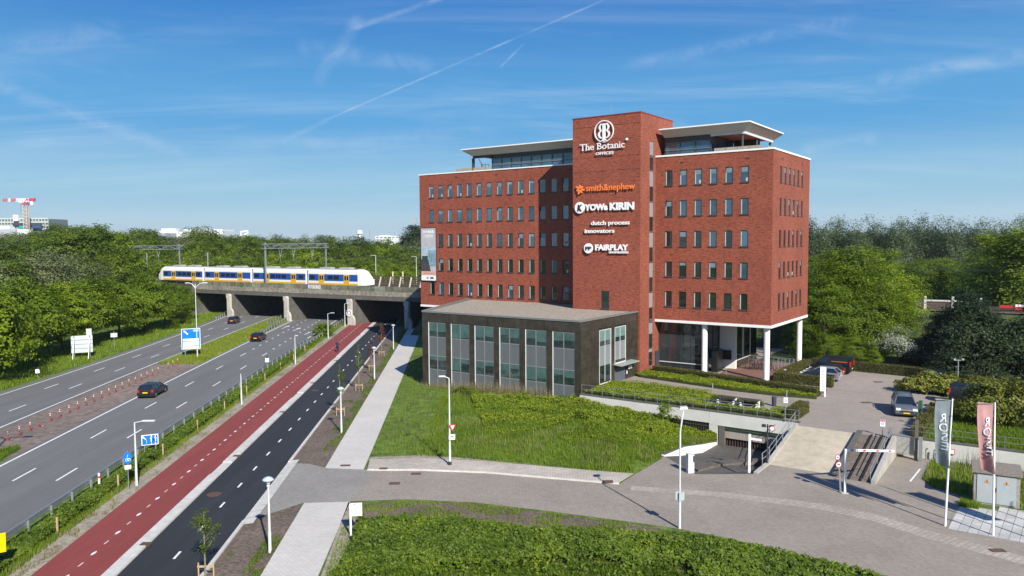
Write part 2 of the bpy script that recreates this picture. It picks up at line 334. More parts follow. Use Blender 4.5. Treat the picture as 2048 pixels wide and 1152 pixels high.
# ------------------------------------------------------------------ numpy meshes
def np_mesh(name, V, nper):
    V = np.asarray(V, dtype=np.float32).reshape(-1, 3); n = len(V)//nper
    me = bpy.data.meshes.new(name); me.vertices.add(len(V)); me.vertices.foreach_set('co', V.ravel())
    me.loops.add(len(V)); me.loops.foreach_set('vertex_index', np.arange(len(V), dtype=np.int32))
    me.polygons.add(n); me.polygons.foreach_set('loop_start', np.arange(0, len(V), nper, dtype=np.int32)); me.polygons.foreach_set('loop_total', np.full(n, nper, dtype=np.int32))
    me.update(calc_edges=True); return me
def norm(a): return a/np.maximum(np.linalg.norm(a, axis=1, keepdims=True), 1e-9)
def leaf_verts(P, size, nbias=None, k=.7, asp=.55):
    n = len(P); nn = nr.normal(size=(n,3))
    nn = norm(nn)*k
    nn = norm(nn + (np.array([[0,0,1.]]) if nbias is None else nbias))
    t = norm(np.cross(nn, nr.normal(size=(n,3)))); b = np.cross(nn, t)
    s = (size*nr.uniform(.6,1.35,n))[:,None] if np.isscalar(size) else (size*nr.uniform(.7,1.3,n))[:,None]
    return np.stack([P-t*s*.5, P-b*s*.5*asp, P+t*s*.5, P+b*s*.5*asp], 1)
def blade_verts(P, h, w=.03, lean=.35):
    n = len(P); a = nr.uniform(0, 2*math.pi, n); hh = h*nr.uniform(.5,1.4,n)
    d = np.stack([np.cos(a), np.sin(a), np.zeros(n)],1); s = np.stack([-np.sin(a), np.cos(a), np.zeros(n)],1)*w
    tip = P + d*(hh*lean*nr.uniform(0,1,n))[:,None] + np.array([[0,0,1.]])*hh[:,None]
    return np.stack([P-s, P+s, tip],1)

# ------------------------------------------------------------------ road geometry: x of each line as a function of distance y
def curve(pts, deg=2):
    p = [G(*q) for q in pts]; y = np.array([q.y for q in p]); x = np.array([q.x for q in p]); c = np.polyfit(y, x, min(deg, len(pts)-1))
    return lambda t: float(np.polyval(c, t))
c_red = curve([(57.7,1151.5),(184.5,1055),(288,970),(363,916.6),(465,831.8),(517,791),(592.7,732.8),(639.6,693.8),(710,641.7)])
c_kl = curve([(203,1152),(377.6,990),(471.6,900),(556,825),(617.4,765.4),(665.6,719.8),(699.5,687),(749,643)])
c_kr = lambda t: c_kl(t)+.74
c_br = curve([(403,1146),(456,1083),(486.7,1043.7),(578,924.6),(594,900),(655,824),(717.7,740.6),(762,686),(782.8,658.6)])
c_sl = curve([(524.7,1152),(605.8,1005.7),(649,936),(695.8,860),(790.6,701.6),(819,652)])
c_sr = curve([(642.6,1152),(698.3,1003),(725,937),(760.4,860),(788,792.7),(827,706.8),(845,652)])
c_h1 = curve([(0,792),(146,741),(363,669),(395,655.6),(457,630)])
c_h2 = curve([(0,853),(182,782.3),(320,723.7),(423,680),(570,625)])
c_h3 = curve([(0,932.4),(62.5,900),(225,820),(284,791),(333,765),(505,679),(610.6,629)])
c_dA = curve([(25.4,962),(179,878),(288.5,818),(369,774),(428,741),(480,712.8),(519.8,691)])
c_dB = curve([(113.9,961),(253,876.8),(352.9,816.7),(423.7,773.7),(481,738.8),(522.4,713),(560,690)])
c_gr = curve([(5,1103),(78,1049),(206,965),(333,874),(485,775),(620,683)])
c_rr = lambda t: c_gr(t)-.75
YR = [18+6*i for i in range(64)]
def clampfar(c):                                               # beyond 230 m follow the tangent
    def g(t):
        if t <= 200: return c(t)
        return c(200)+(c(200)-c(190))/10*(t-200)*.6
    return g
for n_ in 'c_red c_kl c_kr c_br c_sl c_sr c_h1 c_h2 c_h3 c_dA c_dB c_gr c_rr'.split(): globals()[n_] = clampfar(globals()[n_])
def strip(name, a, b, z, mat, ys=YR, **kw):
    mb = MB(); vs = []
    for y in ys: vs += [(a(y), y, z), (b(y), y, z)]
    mb.add(vs, [(2*i, 2*i+1, 2*i+3, 2*i+2) for i in range(len(ys)-1)]); return mb.build(name, mat, kind='structure', **kw)

# garage pit and planted bank outline (world xy), cut out of the ground sheet
def xy(p): return (p[0], p[1])
PITX0, PITX1, PITY = .55, 7.75, -17.25
pit_poly = [xy(S(PITX0,-17.1)), xy(S(PITX1,-17.1)), xy(S(PITX1,-28.9)), xy(S(4.2,-31.5)), xy(S(.5,-29.5))]
bankF = [G(740,921.5), G(830,918), G(906,920), G(972,925), G(1039,931), G(1105,937), G(1171.6,943), G(1222,947), G(1268,950), S(.45,-28.5), S(.45,-24), S(.45,-17.12)]
bankB = [G(845,652), S(-38,-6), S(-35.4,-17.05), S(-30,-17.05), S(-25,-17.05), S(-20,-17.05), S(-15,-17.05), S(-12,-17.12), S(-9,-17.12), S(-6,-17.12), S(-3,-17.12), S(.44,-17.12)]
hole = [xy(p) for p in bankF] + pit_poly[1:4]
hole_poly = [xy(p) for p in bankF[:9]] + [xy(S(.45,-28.5))] + [xy(S(4.2,-31.5)), xy(S(PITX1,-28.9)), xy(S(PITX1,-17.12)), xy(S(-35.4,-17.12)), xy(S(-38,-6)), xy(G(845,652))]
def ground():
    B = 3600
    outer = [Vector((-B,-300,0)), Vector((B,-300,0)), Vector((B,4200,0)), Vector((-B,4200,0))]
    inner = [Vector((*q,0)) for q in hole_poly]
    tri = geometry.tessellate_polygon([outer, inner]); vs = outer+inner
    mb = MB(); mb.add([(p.x,p.y,-.012) for p in vs], tri); mb.build('ground', grassg, kind='structure')
ground()
MB().add([S(-40,-60,-2.6),S(12,-60,-2.6),S(12,0,-2.6),S(-40,0,-2.6)],[(0,1,2,3)]).build('subsoil', undersoil, kind='structure')
# roads
strip('highway_far_carriageway', lambda t: c_h1(t)-1.1, lambda t: c_h2(t)+.5, .004, asph)
strip('highway_near_carriageway', lambda t: c_h3(t)-.5, c_rr, .008, asph)
strip('median_soil', lambda t: c_h2(t)+.5, lambda t: c_h3(t)-.5, 0.0, soil_red, [60,70,80,90,100,G(390,728).y])
strip('median_grass', lambda t: c_h2(t)+.5, lambda t: c_h3(t)-.5, 0.001, grassy, [G(390,728).y+6*i for i in range(50)])
strip('sandy_verge', lambda t: c_red(t)-1.5, c_red, .004, sand)
strip('cycle_path', c_red, c_kl, .008, redasph)
strip('access_road', c_kr, c_br, .008, asph_new)
def kerbs():
    root = thing('kerb_strip', 'pale concrete separation strip between red cycle path and black road', 'kerb'); del root['category']; root['kind'] = 'structure'
    y = 20.0; k = 0; protos = {}
    while y < 190:
        ln = 1.6; c = c_kl(y+.8)
        a = (c_kl(y+ln)-c_kl(y)); mb = MB()
        yy0, yy1 = y+.012, y+ln-.012
        z1 = .11 if (k % 17 not in (5,6)) else .035
        mb.add([(c_kl(yy0),yy0,0),(c_kr(yy0),yy0,0),(c_kr(yy1),yy1,0),(c_kl(yy1),yy1,0),(c_kl(yy0)+.02,yy0,z1),(c_kr(yy0)-.03,yy0,z1),(c_kr(yy1)-.03,yy1,z1),(c_kl(yy1)+.02,yy1,z1)],
               [(0,3,2,1),(4,5,6,7),(0,1,5,4),(1,2,6,5),(2,3,7,6),(3,0,4,7)])
        mb.build('kerb_slab', kerbm, root); y += ln; k += 1
kerbs()
def kerbline(name, c, w, ys, h=.1, mat=kerbm):
    mb = MB()
    for a, b in zip(ys, ys[1:]):
        mb.add([(c(a),a,0),(c(a)+w,a,0),(c(b)+w,b,0),(c(b),b,0),(c(a),a,h),(c(a)+w,a,h),(c(b)+w,b,h),(c(b),b,h)], [(4,5,6,7),(0,1,5,4),(1,2,6,5),(2,3,7,6),(3,0,4,7)])
    return mb.build(name, mat, kind='structure')
yj0, yj1 = G(500,1043).y, G(590,925).y
kerbline('road_kerb', c_br, .22, [18+3*i for i in range(int((yj0-18)/3)+1)]+[yj0])
kerbline('road_kerb', c_br, .22, [yj1]+[yj1+4*i for i in range(1,36)])
strip('planting_strip_soil', lambda t: c_br(t)+.22, c_sl, .006, soil, [18,24,30,36,yj0-.5], )
strip('planting_strip_soil', lambda t: c_br(t)+.22, c_sl, .006, soil, [yj1+.5]+[yj1+.5+5*i for i in range(1,30)])
poly_later = [[G(489,1044), G(560,1022.5), G(606,1007), Vector((c_sl(yj0-.5),yj0-.5,0)), Vector((c_br(yj0-.5)+.22,yj0-.5,0))], [Vector((c_br(yj1+.5)+.22,yj1+.5,0)), G(600,925.5), G(652,936), Vector((c_sl(yj1+.5),yj1+.5,0))]]
strip('sidewalk', c_sl, c_sr, .016, sidew)

# service road and yard
ru = [(740,939),(839.6,941),(972,946),(1105,957.5),(1238,968.5),(1300,975)]
rl = [(697,1002.8),(811,998.7),(950.6,1005),(1106,1023.5),(1261,1044),(1364.6,1058.7),(1520,1091),(1700,1133),(1900,1185),(2150,1260)]
def poly(name, pts, z, mat, **kw):
    mb = MB(); tri = geometry.tessellate_polygon([[Vector((p[0],p[1],0)) for p in pts]]); mb.add([(p[0],p[1],z) for p in pts], tri); return mb.build(name, mat, kind='structure', **kw)
up_ = [G(*q) for q in ru]; lo_ = [G(*q) for q in rl]
yard = up_[:-1] + [G(1268,950), S(.5,-28.5), S(4.2,-31.5), S(7.75,-29), S(7.75,-25.9), S(15.3,-26), S(15.4,-17.7), S(18,-17.9), S(20.5,-26.8), S(20.5,-29.4), S(40,-29.4), S(40,-44)] + lo_[::-1]
poly('service_road', yard, .004, pav)
jx = [G(582,926.5), G(618,928), G(655,937), G(745,940), G(737,965), G(706,1003.5), G(606,1006.5), G(560,1022), G(489,1043)]
[poly('planting_strip_soil', q_, .007, soil) for q_ in poly_later]
poly('junction_paving', jx, .022, pav_grey)
ent = MB()                                                     # sloping concrete entrance blocks along the black road
for i in range(12):
    t0 = yj0-.6+(yj1-yj0+1.1)*i/12; t1 = yj0-.6+(yj1-yj0+1.1)*(i+1)/12-.03
    ent.add([(c_br(t0)-.02,t0,.012),(c_br(t0)+.75,t0+.1,.08),(c_br(t1)+.75,t1+.1,.08),(c_br(t1)-.02,t1,.012)], [(0,1,2,3)])
ent.build('entrance_kerb', kerbm, kind='structure')
fp_lo = [G(735,940.5)]+[G(x,y-.5) for x,y in ru[1:5]]; fp_up = [G(740,921.5),G(839,918.5),G(972,925),G(1105,937),G(1268,950)]
poly('footpath', fp_lo+fp_up[::-1], .10, foot)
fk = MB()
for a, b in zip(fp_lo, fp_lo[1:]): fk.bar((a.x,a.y-.06,.055),(b.x,b.y-.06,.055),.14,.12)
fk.build('footpath_kerb', kerbm, kind='structure')
bu = [(1262,972),(1450,985),(1640,1007),(1740,1026),(1850,1059),(2070,1119)]; bl = [(1262,981),(1450,995),(1640,1019),(1740,1041),(1850,1076),(2070,1136)]
poly('paver_band', [G(*q) for q in bu]+[G(*q) for q in bl[::-1]], .010, pav_band)

# painted markings
def markings():
    mb = MB()
    def seg(c, y0, y1, w, z=.016): mb.add([(c(y0)-w/2,y0,z),(c(y0)+w/2,y0,z),(c(y1)+w/2,y1,z),(c(y1)-w/2,y1,z)], [(0,1,2,3)])
    def line(c, w, ya=22, yb=330, st=4):
        y = ya
        while y < yb: seg(c, y, y+st, w); y += st
    line(c_h1,.17); line(c_h2,.17); line(c_h3,.2); line(lambda t: c_rr(t)-.55,.2, 120, 330)
    y = 54.3-36
    while y < 120: seg(c_dA,y,y+3.1,.16); seg(c_dB,y,y+3.1,.16); y += 11.95
    lA = lambda t: c_h1(t)+ (c_h2(t)-c_h1(t))*.335; lB = lambda t: c_h1(t)+(c_h2(t)-c_h1(t))*.665
    y = 77.3-48
    while y < 300: seg(lA,y,y+3.1,.16); seg(lB,y,y+3.1,.16); y += 11.95
    y = 121
    while y < 300: seg(c_dA,y,y+1.1,.22); seg(c_dB,y,y+1.1,.22); y += 4.4
    # lane arrows
    for cx, cy in ((c_dA(150)-1.7,150),(c_dA(150)+1.6,146),(c_dB(140)+1.5,140)):
        mb.add([(cx-.1,cy,.017),(cx+.1,cy,.017),(cx+.1,cy+3.4,.017),(cx-.1,cy+3.4,.017)],[(0,1,2,3)]); mb.add([(cx-.45,cy+3.4,.017),(cx+.45,cy+3.4,.017),(cx,cy+5.4,.017)],[(0,1,2)])
    mb.build('road_markings', paint, kind='structure')
    mb = MB(); c = lambda t: (c_red(t)+c_kl(t))/2+.05; y = 20.; k = 0
    while y < 190:
        x = c(y)
        if k % 2: mb.add([(x-.03,y,.015),(x+.03,y,.015),(x+.03,y+.5,.015),(x-.03,y+.5,.015)],[(0,1,2,3)])
        else: mb.add([(x,y-.1,.015),(x+.09,y+.12,.015),(x+.09,y+.34,.015),(x,y+.56,.015),(x-.09,y+.34,.015),(x-.09,y+.12,.015)],[(0,1,2,3,4,5)])
        y += 1.5; k += 1
    mb.build('cycle_path_markings', paint, kind='structure')
    mb = MB(); c = lambda t: (c_kr(t)+c_br(t))/2; y = 20.4
    while y < 190: mb.add([(c(y)-.07,y,.015),(c(y)+.07,y,.015),(c(y+1)+.07,y+1,.015),(c(y+1)-.07,y+1,.015)],[(0,1,2,3)]); y += 4.0
    mb.build('access_road_markings', paint, kind='structure')
markings()
def crack():
    mb = MB()
    a = G(1840,938,.02); b = G(1820,963,.02)
    mb.bar((a.x,a.y,.02),(b.x,b.y,.02),.12,.008); mb.build('bay_marking', paint, kind='structure')
crack()
rust = M('rusty_cast_iron', (.10,.055,.04), .8, .25, 8)
for i, (px, py, w, l, z, lab) in enumerate([(789,967,.75,.5,.014,'rusty rectangular drain cover in the brown paved road, nearest the footpath corner'),(832,947.5,.7,.45,.014,'rusty rectangular drain cover in the road close to the upper kerb'),
        (691,931,.75,.4,.022,'rusty drain cover in the pale sidewalk beside the junction'),(428,989,1.0,1.0,.014,'round reddish manhole cover in the black road beside the junction'),(630,781,.9,.9,.014,'round reddish manhole cover in the black road farther along'),
        (1216,963,.7,.5,.13,'rusty gully box set into the footpath kerb near the crossing'),(767,937,.6,.35,.13,'rusty gully at the corner of the footpath kerb'),(1995,1101,.8,.45,.014,'rusty gully cover beside the paver band at lower right'),
        (1756,764,.9,.5,ZP+.012,'dark drain grate in the car park, nearer the back hedge'),(1733,805,.9,.5,ZP+.012,'dark drain grate in the middle of the car park')]):
    p = G(px, py, z); mb = MB()
    if w == l: mb.lathe((0,0,0), [(0,.02),(w/2,.02),(w/2,0)], 16)
    else: mb.box(-w/2,w/2,-l/2,l/2,0,.02); [mb.box(-w/2+.05,w/2-.05,-l/2+.06+j*l/5,-l/2+.09+j*l/5,.02,.03) for j in range(4)]
    o = mb.build('drain_cover', rust, loc=(p.x,p.y,z+.002)); tag(o, lab, 'drain cover', 'drain and manhole covers')
for (px,py) in ((281,1087),(409,1086-50),(480,912+1),(604,838),(680,775)):
    pass
for i,(px, py) in enumerate([(284,1088),(463,912),(558,824),(619,766),(665,721)]):
    p = G(px, py, .1); o = MB().box(-.28,.28,-.22,.22,-.06,.03).build('kerb_gully', rust, loc=(c_kr(p.y)-.1,p.y,.1)); tag(o, f'rusty gully set in the pale kerb strip, {ORD[i]} from the bottom of the photo', 'gully', 'gullies in the kerb strip')

# ------------------------------------------------------------------ plateau (terrace, car park, garden), ramp, garage pit
PLAT = [(-13.9,-16.9),(7.75,-16.9),(7.75,-18.55),(12.4,-18.55),(15.4,-18.55),(15.4,-17.6),(90,-17.6),(90,44),(-30,44),(-30,6),(-13.9,6)]
mb = MB(); mb.prism([xy(S(*q)) for q in PLAT], -.9, ZP); mb.build('plateau', pav_plaza, kind='structure')
mb = MB(); a = [S(7.75,-18.55,ZP+.003), S(12.4,-18.55,ZP+.003), S(12.4,-26.1,.012), S(7.75,-26.1,.012)]
mb.add(a, [(0,1,2,3)]); mb.add([S(7.75,-18.55,-.5),S(12.4,-18.55,-.5),S(12.4,-26,-.5),S(7.75,-26,-.5)], [(0,1,2,3)]); mb.build('ramp', ramp_c, kind='structure')
# stepped bicycle stairs beside the ramp
def stairs():
    t = thing('bicycle_stairs', 'shallow brown stairs with wheel gutters and handrail beside the pale ramp', 'stairs', S(12.45,-26.6), -YAW)
    n = 9
    for i in range(n):
        y0 = i*.9; z = ZP*(i+1)/n - .03
        za, zb_ = ZP*i/n+.01, ZP*(i+1)/n-.02
        MB().add([(.02,y0+.02,za-.1),(2.6,y0+.02,za-.1),(2.6,y0+.9,zb_-.1),(.02,y0+.9,zb_-.1),(.02,y0+.02,za),(2.6,y0+.02,za),(2.6,y0+.9,zb_),(.02,y0+.9,zb_)],[(0,3,2,1),(4,5,6,7),(0,1,5,4),(1,2,6,5),(2,3,7,6),(3,0,4,7)]).build('step', M('stair_pavers',(.16,.125,.10),.9,.25,3), t)
    def rail(x, name, mat, w, off): MB().bar((x,0,off),(x,n*.9,ZP+off),w,.12).build(name, mat, t)
    rail(.25,'wheel_gutter',conc_dark,.42,.22); rail(1.15,'wheel_gutter',black,.09,.06); rail(1.9,'wheel_gutter',black,.09,.06)
    MB().add([(2.62,-.2,-.1),(2.62,8.1,-.1),(2.62,8.1,ZP+.25),(2.62,-.2,.28),(2.9,-.2,-.1),(2.9,8.1,-.1),(2.9,8.1,ZP+.25),(2.9,-.2,.28)],[(0,1,2,3),(4,7,6,5),(0,4,5,1),(3,2,6,7),(0,3,7,4),(1,5,6,2)]).build('side_wall', concrete, t)
    hr = MB(); 
    for k in range(2): hr.tube((2.5,.2,.55+.4*k),(2.5,8.0,ZP+.55+.4*k),.03)
    hr.tube((2.5,8.0,ZP+.55),(2.5,8.0,ZP+.95),.03).tube((2.5,.2,.55),(2.5,.2,.95),.03)
    hr.build('handrail', galv, t)
    for k in range(4): MB().tube((2.5,.2+2.6*k,0),(2.5,.2+2.6*k,.95+ (ZP)*(k/3)*.98),.025).build('post', galv, t)
stairs()
# pit floor, ramp side wall
mb = MB(); fl = [S(.45,-28.5,.002),S(4.2,-31.5,.002),S(7.75,-29,.002),S(.45,-25,-.75),S(7.75,-25,-.75),S(.45,-20.5,-1.55),S(7.75,-20.5,-1.55),S(.45,-16.7,-1.62),S(7.75,-16.7,-1.62)]
mb.add(fl, [(0,1,4,3),(1,2,4),(3,4,6,5),(5,6,8,7)]); mb.build('garage_driveway', M('driveway_asphalt',(.085,.078,.07),.9,.18,2,big=.2,bigs=.3), kind='structure')
def wall_thing():
    t = thing('ramp_side_wall', 'pale concrete wall between the garage driveway and the ramp', 'wall', S(7.6,-28.9), -YAW)
    pts = [(0,-1.7),(10.5,-1.7),(10.5,ZP+.12),(2.9,.14),(0,.12)]
    mb = MB(); n = len(pts); vs = [(0,y,z) for y,z in pts]+[(.3,y,z) for y,z in pts]
    mb.add(vs, [(0,1,2,3),(0,3,4),(5,8,7,6),(5,9,8)]+[(i,(i+1)%n,n+(i+1)%n,n+i) for i in range(n)]); mb.build('wall_body', concrete, t)
    t2 = thing('ramp_railing', 'grey steel handrail climbing the wall beside the ramp', 'railing', S(7.7,-27.3), -YAW)
    za = lambda y: .13 + max(0, (y-1.3))*(ZP)/7.6
    top = MB()
    for h in (.55,1.0): top.path([(0,0,.1+h),(0,1.3,za(1.3)+h),(0,8.9,za(8.9)+h)], .03)
    top.tube((0,0,.65),(0,0,1.1),.03); top.build('rail', galv, t2)
    for i in range(6): y = .1+1.7*i; MB().tube((0,y,0),(0,y,za(y)+1.0),.028).build('post', galv, t2)
    t3 = thing('retaining_wall', 'low white retaining wall with dark coping at the foot of the planted bank', 'wall', S(.45,-28.5), -YAW)
    mb = MB(); P = [(0,-.4,.14),(4.0,-1.2,-.10),(8,-1.7,-.78),(11.3,-2.0,-1.28)]
    vs = []; 
    for y,zb,zt in P: vs += [(0,y,zb),(0,y,zt),(-.25,y,zt),(-.25,y,zb)]
    fs = []
    for i in range(3):
        for k in range(4): fs.append((4*i+k,4*i+(k+1)%4,4*i+4+(k+1)%4,4*i+4+k))
    mb.add(vs, fs+[(0,3,2,1),(12,13,14,15)]); mb.build('wall_body', white, t3)
    cp = MB()
    for (a,_,za_),(b,_,zb_) in zip(P,P[1:]): cp.bar((-.12,a,za_+.03),(-.12,b,zb_+.03),.34,.06)
    cp.build('coping', conc_dark, t3)
    t4 = thing('driveway_island', 'curved kerbed island beside the ticket machine in the garage driveway', 'traffic island', S(2,-29), -YAW)
    c = [(1.6,-1.4),(2.1,-1.7),(2.35,-.3),(2.6,1.6),(3.6,4.2),(4.3,6.6),(3.7,6.9),(2.6,5.0),(1.7,2.5),(1.4,.2)]
    mb = MB(); zf = lambda y: -.1*max(0,(y+1.0)) ; n = len(c); vs = [(x,y,zf(y)-.3) for x,y in c]+[(x,y,zf(y)*1.15+.1) for x,y in c]; tri = geometry.tessellate_polygon([[Vector((x,y,0)) for x,y in c]])
    mb.add(vs, [(i,(i+1)%n,n+(i+1)%n,n+i) for i in range(n)]+[tuple(k+n for k in q) for q in tri]); mb.build('kerb_ring', M('island_pavers',(.11,.095,.08),.9,.3,3), t4)
wall_thing()
# white terrace wall with garage opening
def terrace_wall():
    t = thing('terrace_wall', 'long pale concrete terrace wall above the garage door and louvres', 'wall', S(-13.9,-17.15), -YAW)
    L = 21.65
    MB().box(0.02,13.6,0,.25,.32,ZP-.05).build('wall_band', conc_light, t); MB().box(13.63,L,0,.25,.2,ZP-.05).build('wall_band', conc_light, t)
    MB().box(13.62,14.4,.01,.26,-1.9,.318).build('pier', conc_light, t)
    MB().box(0.02,L,-.04,.3,ZP-.048,ZP+.02).build('coping', conc_dark, t)
    MB().box(.02,13.6,.15,.3,-2.0,.318).build('louvre_backing', black, t)
    lv = M('rusty_dark_slats', (.045,.03,.026), .6, .3, 5)
    for i in range(34): MB().box(5.0+i*.25,5.07+i*.25,.1,.148,-1.8,.31).build('slat', lv, t)
    d = thing('garage_door', 'dark slatted garage door under the terrace wall', 'garage door', S(.6,-16.75), -YAW)
    MB().box(0,.55,-.35,0,-1.65,.2).build('door_pillar', conc_dark, d)
    MB().box(0,7.2,.12,.2,-1.65,.2).build('backing', black, d)
    lv2 = M('brown_gate_slats', (.075,.045,.038), .6, .3, 5)
    for i in range(17): MB().box(.62+i*.25,.69+i*.25,.02,.1,-1.62,.1).build('slat', lv2, d)
    for i in range(12): MB().box(4.9+i*.18,4.94+i*.18,.02,.1,-1.62,.1).build('slat', M('pale_gate_bar',(.3,.3,.3),.5), d)
    MB().box(2.6,2.72,-.02,.11,-1.62,.15).build('mullion', darkframe, d)
    r = thing('terrace_railing', 'thin grey railing along the edge of the planted terrace', 'railing', S(-13.7,-17.05,ZP+.02), -YAW)
    mb = MB()
    for h in (.5,.95): mb.bar((0,0,h),(21.3,0,h),.04,.03)
    mb.build('rail', galv, r)
    for i in range(19): MB().bar((i*21.3/18,0,0),(i*21.3/18,0,.95),.03,.03).build('post', galv, r)
    # garage interior side wall right of opening
terrace_wall()
poly('lobby_paving', [S(-6,-1.6,0),S(6.3,-4.3,0),S(6.3,-1.2,0),S(.4,.5,0),S(.4,16,0),S(-8,16,0)], ZP+.004, pav_red)
poly('terrace_path', [S(-14,-9.6,0),S(-14,-6.6,0),S(-13,-6.6,0),S(6,-8.4,0),S(7.4,-8.6,0),S(7.4,-12.0,0),S(4.9,-11.2,0),S(1.5,-10.8,0)], ZP+.004, M('path_concrete',(.25,.225,.19),.9,.1,1.5,big=.12))
poly('garden_lawn', [S(16.6,-17.5,0),S(16.6,-8,0),S(18.5,-3,0),S(45,-3,0),S(45,-17.5,0)], ZP+.004, grassg)
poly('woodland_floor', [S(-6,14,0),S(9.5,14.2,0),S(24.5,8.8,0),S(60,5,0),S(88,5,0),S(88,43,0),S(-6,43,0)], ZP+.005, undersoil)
def right_wall():
    t = thing('garden_wall', 'long white garden retaining wall with dark coping behind the flagpoles', 'wall', S(15.4,-17.85), -YAW)
    MB().box(0,60,0,.25,.35,ZP+.02).build('wall_band', conc_light, t); MB().box(0,8.5,.015,.24,-.3,.348).build('wall_base', conc_light, t)
    MB().box(8.52,60,.2,.3,-.3,.348).build('dark_recess', black, t)
    MB().box(-.02,60,-.05,.3,ZP+.022,ZP+.1).build('coping', conc_dark, t)
    r = thing('garden_fence', 'low wire fence on top of the white garden wall', 'fence', S(15.6,-17.6,ZP+.1), -YAW)
    mb = MB(); [mb.bar((0,0,h),(55,0,h),.025,.025) for h in (.45,.85)]; mb.build('rail', galv, r)
    for i in range(12): MB().bar((i*3.4,0,0),(i*3.4,0,.85),.03,.03).build('post', galv, r)
right_wall()

# ------------------------------------------------------------------ the office building
BX = thing('office_building', 'tall red brick office building with a windowed tower and white roof canopies', 'office building', CO, -YAW)
ZS, ZR = 7.6, 26.57
ROWS = [(23.2,24.98),(19.68,21.48),(16.15,17.95),(12.65,14.42),(9.15,10.95)]
def facade(mb, x0, x1, z0, z1, holes, y, side=None, depth=.22):
    """wall with openings. side=None: faces -y at the given y. side='x': faces +x at x=y, holes run along y"""
    def P(a, z, d=0.0): return (a, y+d, z) if side is None else ((y-d, a, z) if side == 'x' else (y+d, a, z))
    xs = sorted({x0, x1, *[h[0] for h in holes], *[h[1] for h in holes]}); zs = sorted({z0, z1, *[h[2] for h in holes], *[h[3] for h in holes]})
    inside = lambda a, z: any(h[0]-1e-6 < a < h[1]+1e-6 and h[2]-1e-6 < z < h[3]+1e-6 for h in holes)
    for i in range(len(xs)-1):
        for j in range(len(zs)-1):
            if inside((xs[i]+xs[i+1])/2, (zs[j]+zs[j+1])/2): continue
            mb.add([P(xs[i],zs[j]),P(xs[i+1],zs[j]),P(xs[i+1],zs[j+1]),P(xs[i],zs[j+1])], [(0,1,2,3)])
    for a,b,c,d in holes:
        q = [(a,c),(b,c),(b,d),(a,d)]
        for k in range(4):
            (xa,za),(xb,zb) = q[k], q[(k+1)%4]; mb.add([P(xa,za),P(xb,zb),P(xb,zb,depth),P(xa,za,depth)], [(0,1,2,3)])
        mb.add([P(a,c,depth),P(b,c,depth),P(b,d,depth),P(a,d,depth)], [(0,1,2,3)])
WW, WH = .93, 1.8
lw_x = [-49.55+1.757*i for i in range(14)]; rw_x = [-11.98+1.782*i for i in range(6)]; rf_y = [2.86+1.718*i for i in range(6)]
wins = []
mb = MB(); holes = []
for r, (za, zb) in enumerate(ROWS):
    for i, x in enumerate(lw_x):
        if r in (2,3) and i == 0: continue
        holes.append((x-WW/2, x+WW/2, za, zb)); wins.append((x, 1.17, za, 0, r, i))
facade(mb, -51.82, -22.55, ZS, ZR, holes, 1.17)
mb.add([(-51.82,1.17,ZS),(-51.82,15,ZS),(-51.82,15,ZR),(-51.82,1.17,ZR)], [(0,1,2,3)]); mb.add([(-51.82,15,ZS),(-13,15,ZS),(-13,15,ZR),(-51.82,15,ZR)], [(0,1,2,3)])
mb.add([(-51.82,1.17,ZR),(-22.55,1.17,ZR),(-22.55,15,ZR),(-51.82,15,ZR)], [(0,1,2,3)]); mb.add([(-51.82,1.17,ZS),(-22.55,1.17,ZS),(-22.55,15,ZS),(-51.82,15,ZS)], [(0,3,2,1)])
mb.build('left_wing_wall', brick, BX)
mb = MB(); holes = []
for r, (za, zb) in enumerate(ROWS):
    for i, x in enumerate(rw_x): holes.append((x-WW/2, x+WW/2, za, zb)); wins.append((x, 0, za, 0, r, i+9))
facade(mb, -13.65, 0, ZS, ZR, holes, 0)
holes = []
for r, (za, zb) in enumerate(ROWS):
    for i, y in enumerate(rf_y): holes.append((y-.42, y+.42, za, zb)); wins.append((0, y, za, 1, r, i+4))
facade(mb, 0, 14.72, ZS, ZR, holes, 0, 'x')
mb.add([(0,14.72,ZS),(-13.65,14.72,ZS),(-13.65,14.72,ZR),(0,14.72,ZR)], [(0,1,2,3)]); mb.add([(0,0,ZR),(0,14.72,ZR),(-13.65,14.72,ZR),(-13.65,0,ZR)], [(0,1,2,3)])
mb.build('right_wing_wall', brick, BX)
# tower
TX0, TX1, TY0, TY1, TZ = -22.55, -13.65, -3.94, 4.84, 31.3
SZ = [(25.0,28.3),(21.4,24.9),(17.9,21.3),(14.35,17.8),(10.85,14.25),(7.3,10.75),(4.2,7.2),(2.1,4.1)]
mb = MB(); facade(mb, TX0, TX1, 1.0, TZ, [(-18.72,-17.64,8.9,11.0)], TY0)
facade(mb, TY0, TY1, 1.0, TZ, [(-1.6,-.5,2.1,28.35)], TX1, 'x', .18)
mb.add([(TX0,TY0,1),(TX0,TY1,1),(TX0,TY1,TZ),(TX0,TY0,TZ)], [(0,1,2,3)]); mb.add([(TX0,TY1,1),(TX1,TY1,1),(TX1,TY1,TZ),(TX0,TY1,TZ)], [(0,1,2,3)]); mb.add([(TX0,TY0,TZ),(TX1,TY0,TZ),(TX1,TY1,TZ),(TX0,TY1,TZ)], [(0,1,2,3)])
mb.build('tower_wall', brick, BX)
redcap = M('red_coping', (.22,.035,.03), .5, .1, 2)
mb = MB(); mb.box(TX0-.04,TX1+.04,TY0-.04,TY0+.3,TZ+.003,TZ+.12).box(TX1-.3,TX1+.04,TY0+.301,TY1+.04,TZ+.003,TZ+.12).box(TX0-.04,TX0+.3,TY0+.301,TY1+.04,TZ+.003,TZ+.12); mb.build('tower_coping', redcap, BX)
